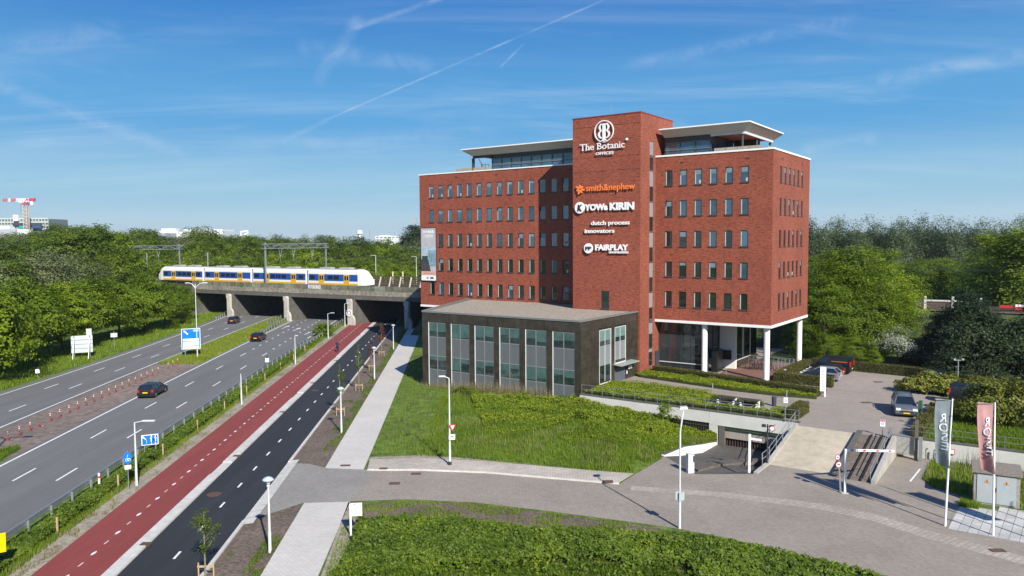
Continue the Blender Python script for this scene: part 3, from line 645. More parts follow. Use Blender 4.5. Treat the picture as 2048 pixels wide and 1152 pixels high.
mb = MB(); mb.box(-51.9,-22.56,1.09,1.5,ZR+.003,ZR+.16).box(-51.9,-51.5,1.501,15,ZR+.003,ZR+.16); mb.build('parapet_coping', white, BX)
mb = MB(); mb.box(-13.64,.08,-.08,.35,ZR+.003,ZR+.2).box(-.3,.08,.351,14.8,ZR+.003,ZR+.2); mb.build('parapet_coping', white, BX)
mb = MB(); mb.box(-13.62,.06,-.06,14.78,ZS-.3,ZS-.003); mb.build('soffit_edge', white, BX)
mb = MB(); mb.box(-51.86,-22.6,1.12,15,ZS-.3,ZS-.003); mb.build('soffit_edge', white, BX)
# expansion joints and vents
for z in (30.2,28.6,26.6,25.0): MB().box(TX0+.02,TX1-.02,TY0-.012,TY0-.002,z,z+.02).build('expansion_joint', black, BX)
for x, z in ((-45,25.9),(-38,25.9),(-26,25.9)): MB().box(x,x+.5,1.15,1.169,z,z+.09).build('wall_vent', black, BX)
for x, z in ((-10.6,25.75),(-3.0,25.75)): MB().box(x,x+.55,-.02,-.002,z,z+.09).build('wall_vent', black, BX)
for y in (3,11): MB().box(.002,.02,y,y+.5,25.75,25.84).build('wall_vent', black, BX)
# windows: one set of meshes shared by all
def winset(w, h):
    f = MB(); t = .055
    f.box(-w/2,w/2,.06,.16,h-t,h).box(-w/2,w/2,.06,.16,0,t).box(-w/2,-w/2+t,.06,.16,t+.001,h-t-.001).box(w/2-t,w/2,.06,.16,t+.001,h-t-.001)
    p = MB().box(-w/2+t,w/2-t,.11,.13,t,h-t); s = MB().box(-w/2-.06,w/2+.06,-.07,.2,-.09,-.002); c = MB().box(-w/2+t+.01,-w/2+t+.12,.100,.108,t+.02,h-t-.02); b = MB().box(-w/2+t+.01,w/2-t-.01,.100,.108,h-.65,h-t-.01)
    b2 = MB().box(w/2-t-.32,w/2-t-.06,.100,.108,t+.06,t+.45)
    ms = [q.mesh(n) for q, n in ((f,'window_frame'),(p,'pane'),(s,'sill'),(c,'curtain'),(b,'blind'),(b2,'desk_item'))]
    ms[0].materials.append(darkframe); ms[2].materials.append(darkframe); ms[3].materials.append(curtain); ms[4].materials.append(M('pale_blue_blind',(.17,.23,.27),.4,.15,1)); ms[5].materials.append(curtain)
    panes = []
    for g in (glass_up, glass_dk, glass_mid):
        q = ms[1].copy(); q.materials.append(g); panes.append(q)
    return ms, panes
WA = winset(WW, WH); WB = winset(.84, WH)
def window(x, y, z, side, r, i):
    ms, panes = WB if side else WA
    o = link('window', ms[0], None, BX, loc=(x,y,z), rot=(math.pi/2 if side else 0))
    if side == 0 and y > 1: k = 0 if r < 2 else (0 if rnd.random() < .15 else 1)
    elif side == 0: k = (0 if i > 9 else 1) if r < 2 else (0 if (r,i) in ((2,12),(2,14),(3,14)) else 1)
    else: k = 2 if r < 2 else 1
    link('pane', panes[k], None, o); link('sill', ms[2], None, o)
    if rnd.random() < (.8 if side == 0 else .25): link('curtain', ms[3], None, o)
    if side == 0 and r == 0 and y < 1 and i > 9: link('blind', ms[4], None, o)
    if not (side == 0 and r == 0 and y < 1 and i > 9) and rnd.random() < .22: o3 = link('blind', ms[4], None, o); o3.scale = (1,1,rnd.choice((1,1,.72))); o3.location.z = WH*(1-o3.scale.z)
    if rnd.random() < .07: link('desk_item', ms[5], None, o)
for w_ in wins: window(*w_)
# stair strip in the tower side
for k, (za, zb) in enumerate(SZ):
    o = MB().box(TX1-.12,TX1-.05,-1.59,-.51,za,zb).build('stair_panel', M('stair_panel_grey',(.24,.25,.25),.45,.05,2), BX)
    h = min(1.75, zb-za-.3); o2 = MB().box(TX1-.06,TX1-.02,-1.5,-.6,za+.05,za+h).build('stair_window', darkframe, BX); MB().box(TX1-.03,TX1-.012,-1.42,-.68,za+.12,za+h-.07).build('pane', glass_dk, o2)
o = MB().box(-18.68,-17.68,TY0+.06,TY0+.14,8.9,10.98).build('tower_door', darkframe, BX); MB().box(-18.58,-17.78,TY0+.04,TY0+.058,9.0,10.9).build('pane', glass_dk, o); MB().box(-18.76,-17.6,TY0-.1,TY0+.14,8.8,8.898).build('sill', darkframe, o)
# columns
for x, y in ((-.62,.62),(-7.75,.7),(-.75,14.1)):
    MB().lathe((x,y,0), [(.33,ZP),(.33,ZS-.3)], 24).build('column', white, BX, smooth=True)
# lobby under the right wing
lob = Mglass('lobby_glass', (.02,.026,.028), .03, 1.7, .4, .3)
def lobby():
    y = 1.15
    MB().box(-13.64,-8.1,y,y+.05,ZP+.25,ZS-.31).build('lobby_glazing', lob, BX)
    MB().box(-8.15,-8.1,y+.06,6.2,ZP,ZS-.31).build('lobby_glazing', lob, BX)
    for x in (-13.6,-12.2,-10.8,-9.5,-8.13):
        MB().box(x-.03,x+.03,y-.05,y-.002,ZP,ZS-.31).build('mullion', darkframe, BX)
    for z in (ZP+2.75,ZP+4.5): MB().box(-13.6,-8.16,y-.04,y-.003,z,z+.07).build('transom', darkframe, BX)
    MB().box(-13.6,-8.16,y-.1,y-.055,ZP+.95,ZP+1.05).build('transom', polep, BX)
    MB().box(-13.6,-8.1,y-.15,y+.1,ZP+.01,ZP+.2).build('plinth', polep, BX)
    for yy in (2.4,4.2,6.1):
        MB().box(-8.095,-8.05,yy-.03,yy+.03,ZP,ZS-.31).build('mullion', darkframe, BX)
    MB().box(-8.095,-8.06,y+.1,6.1,ZP+2.75,ZP+2.82).build('transom', darkframe, BX); MB().box(-8.095,-8.06,y+.1,6.1,ZP+4.5,ZP+4.57).build('transom', darkframe, BX)
    MB().box(-7.6,-6.9,2.6,4.3,ZP+.02,ZP+2.6).build('revolving_door', M('dark_door_glass',(.012,.014,.016),.3,.1,2), BX)
    # white fin wall and rear glazing
    MB().box(-8.0,-6.0,6.25,6.6,ZP,ZS-.31).build('white_fin_wall', white, BX)
    MB().box(-7.85,-6.5,5.95,6.2,ZP+1.1,ZP+2.2).build('mailbox_rack', black, BX)
    MB().box(-6.3,-6.2,6.61,14.6,ZP+.9,ZS-.31).build('lobby_glazing', glass_dk, BX)
    MB().box(-6.29,-6.15,6.61,14.6,ZP,ZP+.9).build('plinth', stone, BX)
    for yy in (6.7,9.1,9.35,11.9): MB().box(-6.19,-6.12,yy,yy+.12,ZP+.9,ZS-.31).build('mullion', white, BX)
    MB().box(-6.19,-6.1,6.7,12,ZP+.9,ZP+1.0).build('transom', white, BX)
    MB().box(-13.62,-13.5,.1,1.1,ZP+.02,ZP+2.3).build('side_door', darkframe, BX)
    MB().box(-13.6,-6.4,14.3,14.7,ZP,ZS-.31).build('rear_wall', brick, BX)
    MB().box(-50,-24,3,14.5,-.02,ZS-.31).build('undercroft_wall', conc_dark, BX)
    MB().box(-23,-13.66,4.85,14.9,-.02,ZR).build('core_wall', brick, BX)
lobby()
# penthouse storeys
gP = Mglass('penthouse_glass', (.045,.12,.20), .04, 2.0, .35, .5)
soff = M('canopy_soffit', (.50,.50,.48), .6, .03, 1)
def canopy(x0,x1,y0,y1,zt, X0,X1,Y0,Y1,zb):
    mb = MB(); vs = [(x0,y0,zt-.05),(x1,y0,zt-.05),(x1,y1,zt-.05),(x0,y1,zt-.05),(X0,Y0,zb),(X1,Y0,zb),(X1,Y1,zb),(X0,Y1,zb)]
    mb.add(vs, [(0,1,5,4),(1,2,6,5),(2,3,7,6),(3,0,4,7),(4,5,6,7)]); mb.build('canopy_soffit', soff, BX)
    MB().box(x0-.02,x1+.02,y0-.02,y1+.02,zt-.048,zt+.09).build('canopy_roof', white, BX)
canopy(-43.2,-22.57,.3,13.5,29.62, -42.2,-22.57,1.5,12,28.8)
canopy(-13.1,-2.5,-.3,12.2,29.7, -12.9,-3.4,.75,11.3,28.88)
MB().box(-42.1,-38.9,1.55,1.75,28.45,28.79).build('fascia_beam', darkframe, BX)
MB().box(-42.3,-42.0,1.6,1.9,ZR+.01,28.449).build('canopy_column', darkframe, BX)
def glazing(x0, x1, y, n, z0, z1, bars, top):
    MB().box(x0,x1,y,y+.06,z0,z1).build('penthouse_glazing', gP, BX)
    for i in range(n+1):
        x = x0+(x1-x0)*i/n; MB().box(x-.07,x+.07,y-.06,y-.003,z0,z1).build('mullion', darkframe, BX)
    for b in bars: MB().box(x0,x1,y-.1,y-.062,b,b+.09).build('transom', M('bronze_transom',(.16,.14,.13),.5), BX)
    MB().box(x0,x1,y-.03,y-.002,top,z1).build('penthouse_panel', darkframe, BX)
    bl = M('greenish_roller_blind', (.15,.24,.26), .45, .12, 1)
    for i in range(n):
        a = x0+(x1-x0)*i/n+.12; b = x0+(x1-x0)*(i+1)/n-.12
        if n > 4 and i < n-1: MB().box(a,b,y-.012,y-.004,bars[0]+.25,bars[1]-.12).build('blind', bl, BX)
MB().box(-7.3,-4.2,8.5,8.6,ZR+.01,28.87).build('penthouse_back_wall', darkframe, BX)
glazing(-38.9,-22.57,1.85,10,ZR+.01,28.8,(27.28,28.15),28.25)
glazing(-12.95,-7.4,1.2,3,ZR+.01,28.88,(27.35,28.2),28.3)
MB().box(-7.45,-7.39,1.27,11,ZR+.01,28.88).build('penthouse_glazing', gP, BX)
MB().box(-38.95,-38.88,1.92,11,ZR+.01,28.8).build('penthouse_glazing', gP, BX)
MB().box(-7.3,-3.5,.8,.98,28.6,28.879).box(-3.6,-3.42,.981,11.2,28.6,28.879).build('fascia_beam', polep, BX)
for x, y in ((-3.75,1.1),(-3.75,6),(-3.75,11)): MB().lathe((x,y,0), [(.14,ZR+.01),(.14,28.6)], 12).build('canopy_column', darkframe, BX, smooth=True)
tw = M('grey_wood_balustrade', (.30,.27,.22), .8, .2, 4)
for i in range(6): MB().box(-45.2+i*1.05,-44.2+i*1.05,1.6,1.66,ZR+.05,ZR+.62).build('balustrade_panel', tw, BX)
for i in range(4): MB().box(-6.8+i*1.35,-5.5+i*1.35,.62,.68,ZR+.1,ZR+.62).build('balustrade_panel', tw, BX)
for i in range(8): MB().box(-.95,-.89,1.0+i*1.35,2.3+i*1.35,ZR+.1,ZR+.55).build('balustrade_panel', tw, BX)
MB().tube((-41.0,3.2,ZR),(-41.5,2.2,28.4),.06).build('leaning_pole', white, BX)
MB().bar((-41.7,3,ZR+1.1),(-40.4,3,ZR+1.1),.05,.05).bar((-41.7,3,ZR),(-41.7,3,ZR+1.3),.05,.05).bar((-41.0,3,ZR),(-41.0,3,ZR+1.1),.05,.05).bar((-40.4,3,ZR),(-40.4,3,ZR+1.1),.05,.05).build('terrace_frame', darkframe, BX)
MB().tube((-19.5,0,TZ),(-19.5,0,TZ+1.9),.025).tube((-17,2,TZ),(-17,2,TZ+1.1),.02).build('lightning_rod', galv, BX)

# ------------------------------------------------------------------ lettering
def text_mesh(txt, h, ext=.06, bold=0.0, w=None, sx=1.0):
    cu = bpy.data.curves.new('lettering', 'FONT'); cu.body = txt; cu.size = 1; cu.extrude = .5; cu.offset = bold; cu.resolution_u = 3
    o = bpy.data.objects.new('lettering', cu); COL.objects.link(o); dg = bpy.context.evaluated_depsgraph_get(); dg.update()
    me = bpy.data.meshes.new_from_object(o.evaluated_get(dg)); bpy.data.objects.remove(o); bpy.data.curves.remove(cu)
    n = len(me.vertices); co = np.empty(n*3); me.vertices.foreach_get('co', co); co = co.reshape(-1,3)
    x0 = co[:,0].min(); wd = co[:,0].max()-x0; 
    s = h/.729                                                   # cap height of the built-in font
    kx = (w/wd) if w else s*sx
    c2 = np.stack([(co[:,0]-x0)*kx, -co[:,2]*ext*2, co[:,1]*s],1)  # lies in x-z, front towards -y
    me.vertices.foreach_set('co', c2.ravel()); me.update(); return me, wd*kx
def letters(txt, h, parent, mat, x, y, z, ext=.03, bold=0.0, w=None, serif=0, slant=0.0, name='letter'):
    me, wd = text_mesh(txt, h, ext, bold, w)
    bm = bmesh.new(); bm.from_mesh(me); bmesh.ops.remove_doubles(bm, verts=bm.verts, dist=1e-5); seen = set(); isl = []
    for v in bm.verts:
        if v in seen: continue
        st = [v]; comp = []; seen.add(v)
        while st:
            q = st.pop(); comp.append(q)
            for e in q.link_edges:
                o = e.other_vert(q)
                if o not in seen: seen.add(o); st.append(o)
        isl.append((min(q.co.x for q in comp), max(q.co.x for q in comp), comp))
    isl.sort(key=lambda t: t[0]); groups = []
    for a, b, c in isl:
        if groups and a < groups[-1][1]-.3*min(b-a, groups[-1][1]-groups[-1][0]): groups[-1][1] = max(b, groups[-1][1]); groups[-1][2] += c
        else: groups.append([a, b, list(c)])
    for a, b, c in groups:
        cs = set(c); idx = {v: i for i, v in enumerate(c)}; fs = [[idx[q] for q in f.verts] for f in bm.faces if f.verts[0] in cs]
        mb = MB(); mb.add([(v.co.x+slant*v.co.z, v.co.y, v.co.z) for v in c], fs)
        if serif:
            zmin = min(v.co.z for v in c); zmax = max(v.co.z for v in c)
            for zz, sg in ((0.0,1),(zmax,-1)):
                if zz == 0 and abs(zmin) > .02*h: continue
                xs = []
                for e in {e for v in c for e in v.link_edges}:
                    p, q = e.verts
                    if abs(p.co.z-zz) < .004*h+1e-4 and abs(q.co.z-zz) < .004*h+1e-4 and abs(p.co.y-q.co.y) < 1e-5 and abs(p.co.x-q.co.x) > .07*h: xs.append((min(p.co.x,q.co.x), max(p.co.x,q.co.x)))
                for xa, xb in {(round(i,3), round(j,3)) for i,j in xs}:
                    if xb-xa < .45*h or zz: mb.box(xa-.1*h, xb+.1*h, -ext*1.05, ext*1.05, min(zz,zz+sg*.1*h), max(zz,zz+sg*.1*h))
        mb2 = MB(); mb2.v = [(p[0]+x, p[1]+y, p[2]+z) for p in mb.v]; mb2.f = mb.f; mb2.build(name, mat, parent)
    bm.free(); bpy.data.meshes.remove(me); return wd
def disc(mb, cx, cz, r, y0, y1, n=28, r2=0, sx=1):
    pts = [(cx+math.cos(2*math.pi*i/n)*r*sx, cz+math.sin(2*math.pi*i/n)*r) for i in range(n)]
    if not r2: mb.prism_xz(pts, y0, y1)
    else:
        q = [(cx+math.cos(2*math.pi*i/n)*r2*sx, cz+math.sin(2*math.pi*i/n)*r2) for i in range(n)]
        for i in range(n):
            if i in (n*3//4-2, n*3//4+1): continue
            j = (i+1)%n; mb.add([(pts[i][0],y0,pts[i][1]),(pts[j][0],y0,pts[j][1]),(q[j][0],y0,q[j][1]),(q[i][0],y0,q[i][1]),(pts[i][0],y1,pts[i][1]),(pts[j][0],y1,pts[j][1]),(q[j][0],y1,q[j][1]),(q[i][0],y1,q[i][1])],
                                [(0,1,2,3),(4,7,6,5),(0,4,5,1),(2,6,7,3),(1,5,6,2),(0,3,7,4)])
orange = M('orange_sign', (.85,.21,.05), .4, .03, 2)
YT = TY0-.2
def sign(label, x, z): return thing('wall_sign', label, 'wall sign', S(x, YT, z), -YAW, 'signs on the brick tower')
t = sign('white ring emblem above the words The Botanic Offices at the tower top', -21.42, 27.0)
mb = MB(); disc(mb, 3.2, 2.55, 1.27, -.07, .05, 44, 1.17); mb.build('ring', signw, t)
mb = MB(); mb.box(3.02,3.38,-.08,.05,1.55,3.42).box(2.86,3.54,-.079,.049,1.46,1.56).box(2.7,3.7,-.079,.049,3.36,3.44); mb.build('stem', signw, t)
for sg in (1,-1):
    mb = MB()
    for cz, r, rx in ((3.0,.42,1.0),(2.2,.47,1.1)):
        n = 18
        for i in range(n):
            a0 = -math.pi/2+math.pi*i/n; a1 = -math.pi/2+math.pi*(i+1)/n
            P = [(3.2+sg*(.26+math.cos(a)*q*rx), cz+math.sin(a)*qq) for a, q, qq in ((a0,r,r),(a1,r,r),(a1,r-.2,r-.13),(a0,r-.2,r-.13))]
            mb.prism_xz(P, -.075, .045)
    mb.build('emblem_half', signw, t)
letters('The Botanic', .80, t, signw, 0, 0, .52, bold=.0, w=5.85, serif=1)
mb = MB(); disc(mb, 6.15, 1.42, .15, -.07, .05, 12); mb.build('dot', signw, t)
letters('OFFICES', .35, t, signw, 2.1, 0, -.13, bold=.012, w=2.35)
t = sign('orange smith&nephew lettering with a petal star on the tower', -22.25, 22.45)
for i in range(7):
    a = R(95+i*51.4); mb = MB(); rr = .66 if i % 2 else .52; c = (.82,.55); n = 12; pts = []
    for k in range(n):
        q = 2*math.pi*k/n; lx = rr*.58+math.cos(q)*rr*.42; lz = math.sin(q)*.13; pts.append((c[0]+lx*math.cos(a)-lz*math.sin(a), c[1]+lx*math.sin(a)+lz*math.cos(a)))
    mb.prism_xz(pts, -.07, .05); mb.build('petal', orange, t)
letters('smith&nephew', .78, t, orange, 1.62, 0, .30, bold=.008, w=6.4)
t = sign('bold white KYOWA KIRIN lettering with a round K on the tower', -22.18, 20.3)
mb = MB(); disc(mb, .72, .52, .68, -.07, .05, 32); mb.build('round_plate', signw, t)
letters('K', .74, t, M('sign_dark', (.05,.02,.02), .5), .42, -.09, .15, .03, bold=.05, w=.62, slant=.15)
letters('YOWa', .70, t, signw, 1.35, 0, .20, bold=.055, w=3.1)
letters('KIRIN', .82, t, signw, 4.7, 0, .17, bold=.05, w=3.15)
t = sign('white two line dutch process innovators lettering on the tower', -20.8, 17.7)
letters('dutch process', .50, t, signw, .85, 0, 1.05, bold=.02, w=5.05)
letters('innovators', .50, t, signw, 0, 0, .12, bold=.02, w=3.95)
t = sign('white FAIRPLAY ENGINEERING lettering with a round FP badge, lowest on the tower', -20.9, 15.45)
mb = MB(); disc(mb, .62, .55, .60, -.07, .05, 30); mb.build('round_plate', signw, t)
letters('FP', .42, t, M('sign_dark', (.05,.02,.02), .5), .24, -.09, .34, .03, bold=.03, w=.8)
letters('FAiRPLAY', .66, t, signw, 1.5, 0, .35, bold=.045, w=4.35)
letters('ENGINEERING', .24, t, signw, 3.35, 0, -.02, bold=.03, w=2.5)
# rental banner
t = thing('rental_banner', 'tall framed TE HUUR rental banner at the left end of the brick facade', 'banner', S(-51.6,1.02,11.1), -YAW)
MB().box(0,3.05,0,.06,0,7.85).build('frame', darkframe, t)
bg_ = M('banner_grey', (.38,.36,.38), .6, .05, .6, col2=(.5,.49,.5), stretch=(1,1,.5))
MB().box(.12,2.93,-.02,-.002,.1,7.72).build('banner_cloth', bg_, t)
MB().box(.12,2.93,-.03,-.022,4.0,5.0).build('photo_print', M('print_pale_blue',(.35,.48,.55),.6,.3,2.5), t)
MB().box(1.5,2.93,-.036,-.031,2.2,4.5).build('photo_print', M('print_blue_grey',(.2,.3,.36),.6,.3,2.0), t)
MB().add([(.12,-.038,1.45),(1.95,-.038,1.45),(1.5,-.038,3.2),(.12,-.038,3.2)],[(0,1,2,3)]).build('photo_print', M('print_dark_floor',(.06,.055,.06),.6,.4,5), t)
MB().box(.3,1.4,-.045,-.04,2.9,3.7).build('photo_print', M('print_dark_green',(.02,.06,.05),.6,.4,3), t)
MB().box(.12,2.93,-.046,-.039,.85,1.44).build('salmon_band', M('print_salmon',(.62,.36,.26),.6,.05,2), t)
MB().box(.12,2.93,-.046,-.039,.1,.849).build('white_band', signw, t)
letters('TE HUUR', .36, t, signw, .45, -.03, 7.05, .01, bold=.03, w=2.2)
letters('MET OOK WERKRUIMTE', .13, t, signw, .65, -.03, 6.65, .01, w=1.8); letters('BEDRIJFSRUIMTE', .13, t, signw, .65, -.03, 6.4, .01, w=1.8)
letters('BLOEMLAAN 2', .2, t, M('print_grey_text',(.25,.2,.2),.6), .6, -.05, 1.05, .005, w=1.9)
MB().box(1.15,1.55,-.054,-.048,.35,.6).build('logo_patch', M('print_yellow_black',(.3,.28,.02),.6,.9,8), t); MB().box(1.85,2.5,-.054,-.048,.35,.6).build('logo_patch', black, t)

# ------------------------------------------------------------------ stone-clad annex
AX = thing('stone_annex', 'low annex clad in dark stone with tall window strips and gravel roof', 'annex building', S(-35.2,-17.0), -YAW)
def annex():
    LX, DY, ZT = 21.3, 13.0, 8.72
    corner = (-7.5, 17.0)                                       # the far left corner leans outwards
    back = MB(); pl = [(0.03,.05),(LX-.03,.05),(LX-.03,18.2),(corner[0]+.03,18.2)]
    back.prism(pl, -1.5, ZT-.06); back.build('core_wall', M('dark_core',(.02,.018,.015),.8), AX)
    rf = MB(); rf.prism([(.3,.3),(LX-.3,.3),(LX-.3,13.0),(12.6,13.0),(12.6,18.1),(-7.0,18.1)], ZT-.05, ZT); rf.build('roof_gravel', gravel, AX)
    cp = M('zinc_roof_trim', (.22,.23,.22), .4, .08, 2, metal=.3)
    mb = MB(); mb.bar((-.05,.12,ZT+.06),(LX+.05,.12,ZT+.06),.34,.16); mb.bar((LX-.12,.3,ZT+.06),(LX-.12,13.05,ZT+.06),.34,.16); mb.bar((-.02,.3,ZT+.06),(corner[0],18.1,ZT+.06),.5,.2); mb.build('roof_trim', cp, AX)
    st = [(.96+3.41*i, .96+3.41*i+2.66) for i in range(6)]
    def panel(x0,x1,z0,z1): MB().box(x0+.012,x1-.012,-.03+rnd.uniform(-.004,.004),.0,z0+.012,z1-.012).build('cladding_panel', stone, AX)
    n = 20
    for i in range(n): panel(LX*i/n, LX*(i+1)/n, 7.62, ZT-.08)
    edges = [0]+[q for s_ in st for q in s_]+[LX]
    for i in range(0, len(edges), 2):
        for k in range(8): panel(edges[i], edges[i+1], 7.6-(k+1)*1.05, 7.6-k*1.05)
    fr = M('annex_grey_frame', (.20,.21,.215), .4, .05, 2); pn = M('annex_grey_panel', (.115,.125,.13), .35, .05, 1.2, spec=.5); gl = Mglass('annex_glass', (.018,.038,.036), .05, 1.9, .6, .9)
    whites = M('white_window_edge', (.6,.6,.58), .45)
    bl = M('annex_blind', (.06,.115,.105), .4, .25, 1.2)
    for i, (a, b) in enumerate(st):
        m_ = (a+b)/2; w = MB(); w.box(a,b,.012,.06,7.52,7.6); w.box(m_-.05,m_+.05,.004,.06,-1.2 if i>1 else .15,7.52); w.box(b-.06,b-.002,.006,.06,-1.2 if i > 1 else .15,7.52)
        for z in (5.9,3.72,2.13): w.box(a+.07,b-.06,.008,.05,z-.05,z+.05)
        if i < 2: w.box(a+.07,b-.06,-.01,.05,.1,.2)
        o = w.build('window_strip', fr, AX)
        MB().box(a,a+.07,-.045,.05,-1.2 if i > 1 else -.9,7.6).build('bright_edge', whites, o)
        for s0, s1 in ((a+.07,m_-.05),(m_+.05,b-.06)):
            for z0, z1 in ((5.95,7.52),(2.18,3.67)):
                MB().box(s0,s1,.03,.045,z0,z1).build('pane', gl, o)
                hh = rnd.uniform(.25,.95) if z0 > 4 or rnd.random() < .5 else .3
                MB().box(s0+.03,s1-.03,.022,.028,z1-(z1-z0)*hh,z1-.02).build('blind', bl, o)
            MB().box(s0,s1,.025,.045,3.77,5.85).build('infill_panel', pn, o)
            MB().box(s0,s1,.025,.045,.2 if i < 2 else -1.2,2.08).build('infill_panel', pn, o)
    # right face
    holes = [(3.9,6.5,1.75,7.5),(7.35,9.95,3.5,7.5),(7.35,9.9,1.0,3.25)]
    n = 12
    for i in range(n):
        y0 = 13.05*i/n; y1 = 13.05*(i+1)/n
        for k in range(8):
            z1 = ZT-.08-k*.95; z0 = z1-.95
            ys = [(y0,y1)]
            for a,b,c,d in holes:
                new = []
                for p,q in ys:
                    if (z0+z1)/2 > c and (z0+z1)/2 < d and q > a and p < b:
                        if p < a-.1: new.append((p,a))
                        if q > b+.1: new.append((b,q))
                    else: new.append((p,q))
                ys = new
            for p,q in ys: MB().box(LX,LX+.03+rnd.uniform(-.004,.004),p+.012,q-.012,z0+.012,z1-.012).build('cladding_panel', stone, AX)
    for a,b,c,d,splits in ((3.9,6.5,1.78,7.5,(5.8,3.65)),(7.35,9.95,3.55,7.5,(5.9,))):
        o = MB().box(LX-.028,LX+.05,a,a+.07,c,d).box(LX-.028,LX+.05,b-.08,b,c,d).box(LX-.028,LX+.07,a+.071,b-.081,c-.06,c+.04).box(LX-.028,LX+.012,(a+b)/2-.04,(a+b)/2+.04,c+.04,d).box(LX-.028,LX+.01,a+.07,b-.08,d-.06,d).build('window_strip', whites, AX)
        zs = [d]+list(splits)+[c+.04]
        for j in range(len(zs)-1):
            for s0,s1 in ((a+.07,(a+b)/2-.04),((a+b)/2+.04,b-.08)):
                MB().box(LX-.025,LX-.005,s0,s1,zs[j+1]+.03,zs[j]).build('infill_panel' if j == 1 else 'pane', M('annex_light_panel',(.20,.22,.23),.4,.05,1) if j == 1 else gl, o)
                if j == 0: MB().box(LX-.004,LX+.002,s0+.03,s1-.03,zs[1]+.5,zs[0]-.05).build('blind', M('pale_grey_blind',(.13,.21,.20),.4,.2,2), o)
    o = MB().box(LX-.028,LX+.0,7.35,9.9,1.2,3.2).build('door', M('grey_blue_door',(.085,.10,.125),.45,.05,1), AX); MB().box(LX+.002,LX+.06,9.6,9.66,2.0,2.2).build('handle', galv, o)
    MB().add([(LX,7.0,3.42),(LX,11.4,3.42),(LX+1.05,11.4,3.34),(LX+1.05,7.0,3.34),(LX,7.0,3.50),(LX,11.4,3.50),(LX+1.05,11.4,3.42),(LX+1.05,7.0,3.42)],[(0,3,2,1),(4,5,6,7),(0,1,5,4),(1,2,6,5),(2,3,7,6),(3,0,4,7)]).build('door_canopy', M('zinc_canopy',(.30,.33,.31),.4), AX)
    MB().box(LX+.032,LX+.06,10.6,11.5,2.5,2.82).build('name_plate', signw, AX)
    MB().box(LX+.032,LX+.08,10.15,10.3,2.0,2.35).build('intercom', signw, AX)
annex()

# ------------------------------------------------------------------ railway: embankment, bridge, tracks, portals, train
B0 = Vector((-17.5, 148.1, 0)); BD = Vector((.8691,-.4946,0)); BN = Vector((.4946,.8691,0)); BYAW = math.atan2(BD.y, BD.x)
def BR(s, n, z=0.0): return B0 + BD*s + BN*n + Vector((0,0,z))    # s grows to the right
def hit(px, py, n=0.0):                                          # (s, z) where a photo ray meets the vertical plane at depth n
    d = ray(px, py); t = (B0+BN*n).dot(BN)/Vector((d.x,d.y,0)).dot(BN); p = Vector((d.x*t, d.y*t, 0)) - B0
    return p.dot(BD), H + d.z*t
ZD = 6.9; S0, S1 = hit(385, 577, 0)[0], 3.5
def embank(name, sa, sb):
    mb = MB(); P = []
    for s in (sa, sb): P += [BR(s,-9,-.05), BR(s,-.3,ZD-.15), BR(s,26,ZD-.15), BR(s,36,-.05)]
    mb.add(P, [(0,4,5,1),(1,5,6,2),(2,6,7,3),(0,1,2,3),(4,7,6,5)]); mb.build(name, M('embankment_scrub',(.05,.065,.018),.95,.35,1.2,bump=.5,bscale=6,big=.2), kind='structure')
embank('railway_embankment', -300, S0-.5); embank('railway_embankment', S1+.5, 190)
bt = thing('rail_bridge', 'long grey concrete railway bridge over the highway and cycle path', 'bridge', B0, BYAW)
fas = M('stained_fascia_concrete', (.23,.205,.165), .9, .35, 1.6, bump=.3, big=.2)
MB().box(S0,S1,0,.3,6.0,6.95).build('fascia', fas, bt)
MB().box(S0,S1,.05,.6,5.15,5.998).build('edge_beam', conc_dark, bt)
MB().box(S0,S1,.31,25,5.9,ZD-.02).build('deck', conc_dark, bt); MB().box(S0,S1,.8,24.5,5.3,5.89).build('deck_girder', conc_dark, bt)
pp = M('parapet_panel', (.13,.13,.09), .7, .4, .8, big=.3, bigs=.35); pp2 = M('parapet_panel_green', (.20,.22,.16), .7, .3, 1.2)
n = 28; wd = (S1-S0)/n
for i in range(n):
    MB().box(S0+i*wd+.05,S0+(i+1)*wd-.05,.08,.13,6.96,8.0).build('parapet_panel', pp2 if i in (1,8,12,22) else pp, bt)
    MB().box(S0+i*wd-.05,S0+i*wd+.05,.02,.16,6.96,8.05).build('parapet_post', galv, bt)
gr = M('graffiti_white',(.6,.62,.6),.7,.3,6); s_, z_ = hit(616, 574, 0)
letters('FOTSONES', .75, bt, gr, s_, .05, 7.1, .02, bold=.05, w=hit(641,576,0)[0]-s_, name='graffiti_letter')
for px, c in ((542,(.15,.3,.36)),(590,(.12,.16,.3)),(663,(.3,.36,.45)),(735,(.1,.3,.3))):
    s_, _ = hit(px, 574, 0)
    mb = MB()
    for k in range(7): a = rnd.uniform(0,3.6); zz = rnd.uniform(7.1,7.8); mb.bar((s_+a,.068,zz),(s_+a+rnd.uniform(-.6,.6),.068,zz+rnd.uniform(-.35,.35)),.02,.09)
    mb.build('graffiti_stroke', M('graffiti_%d'%px, c, .7, .3, 5), bt)
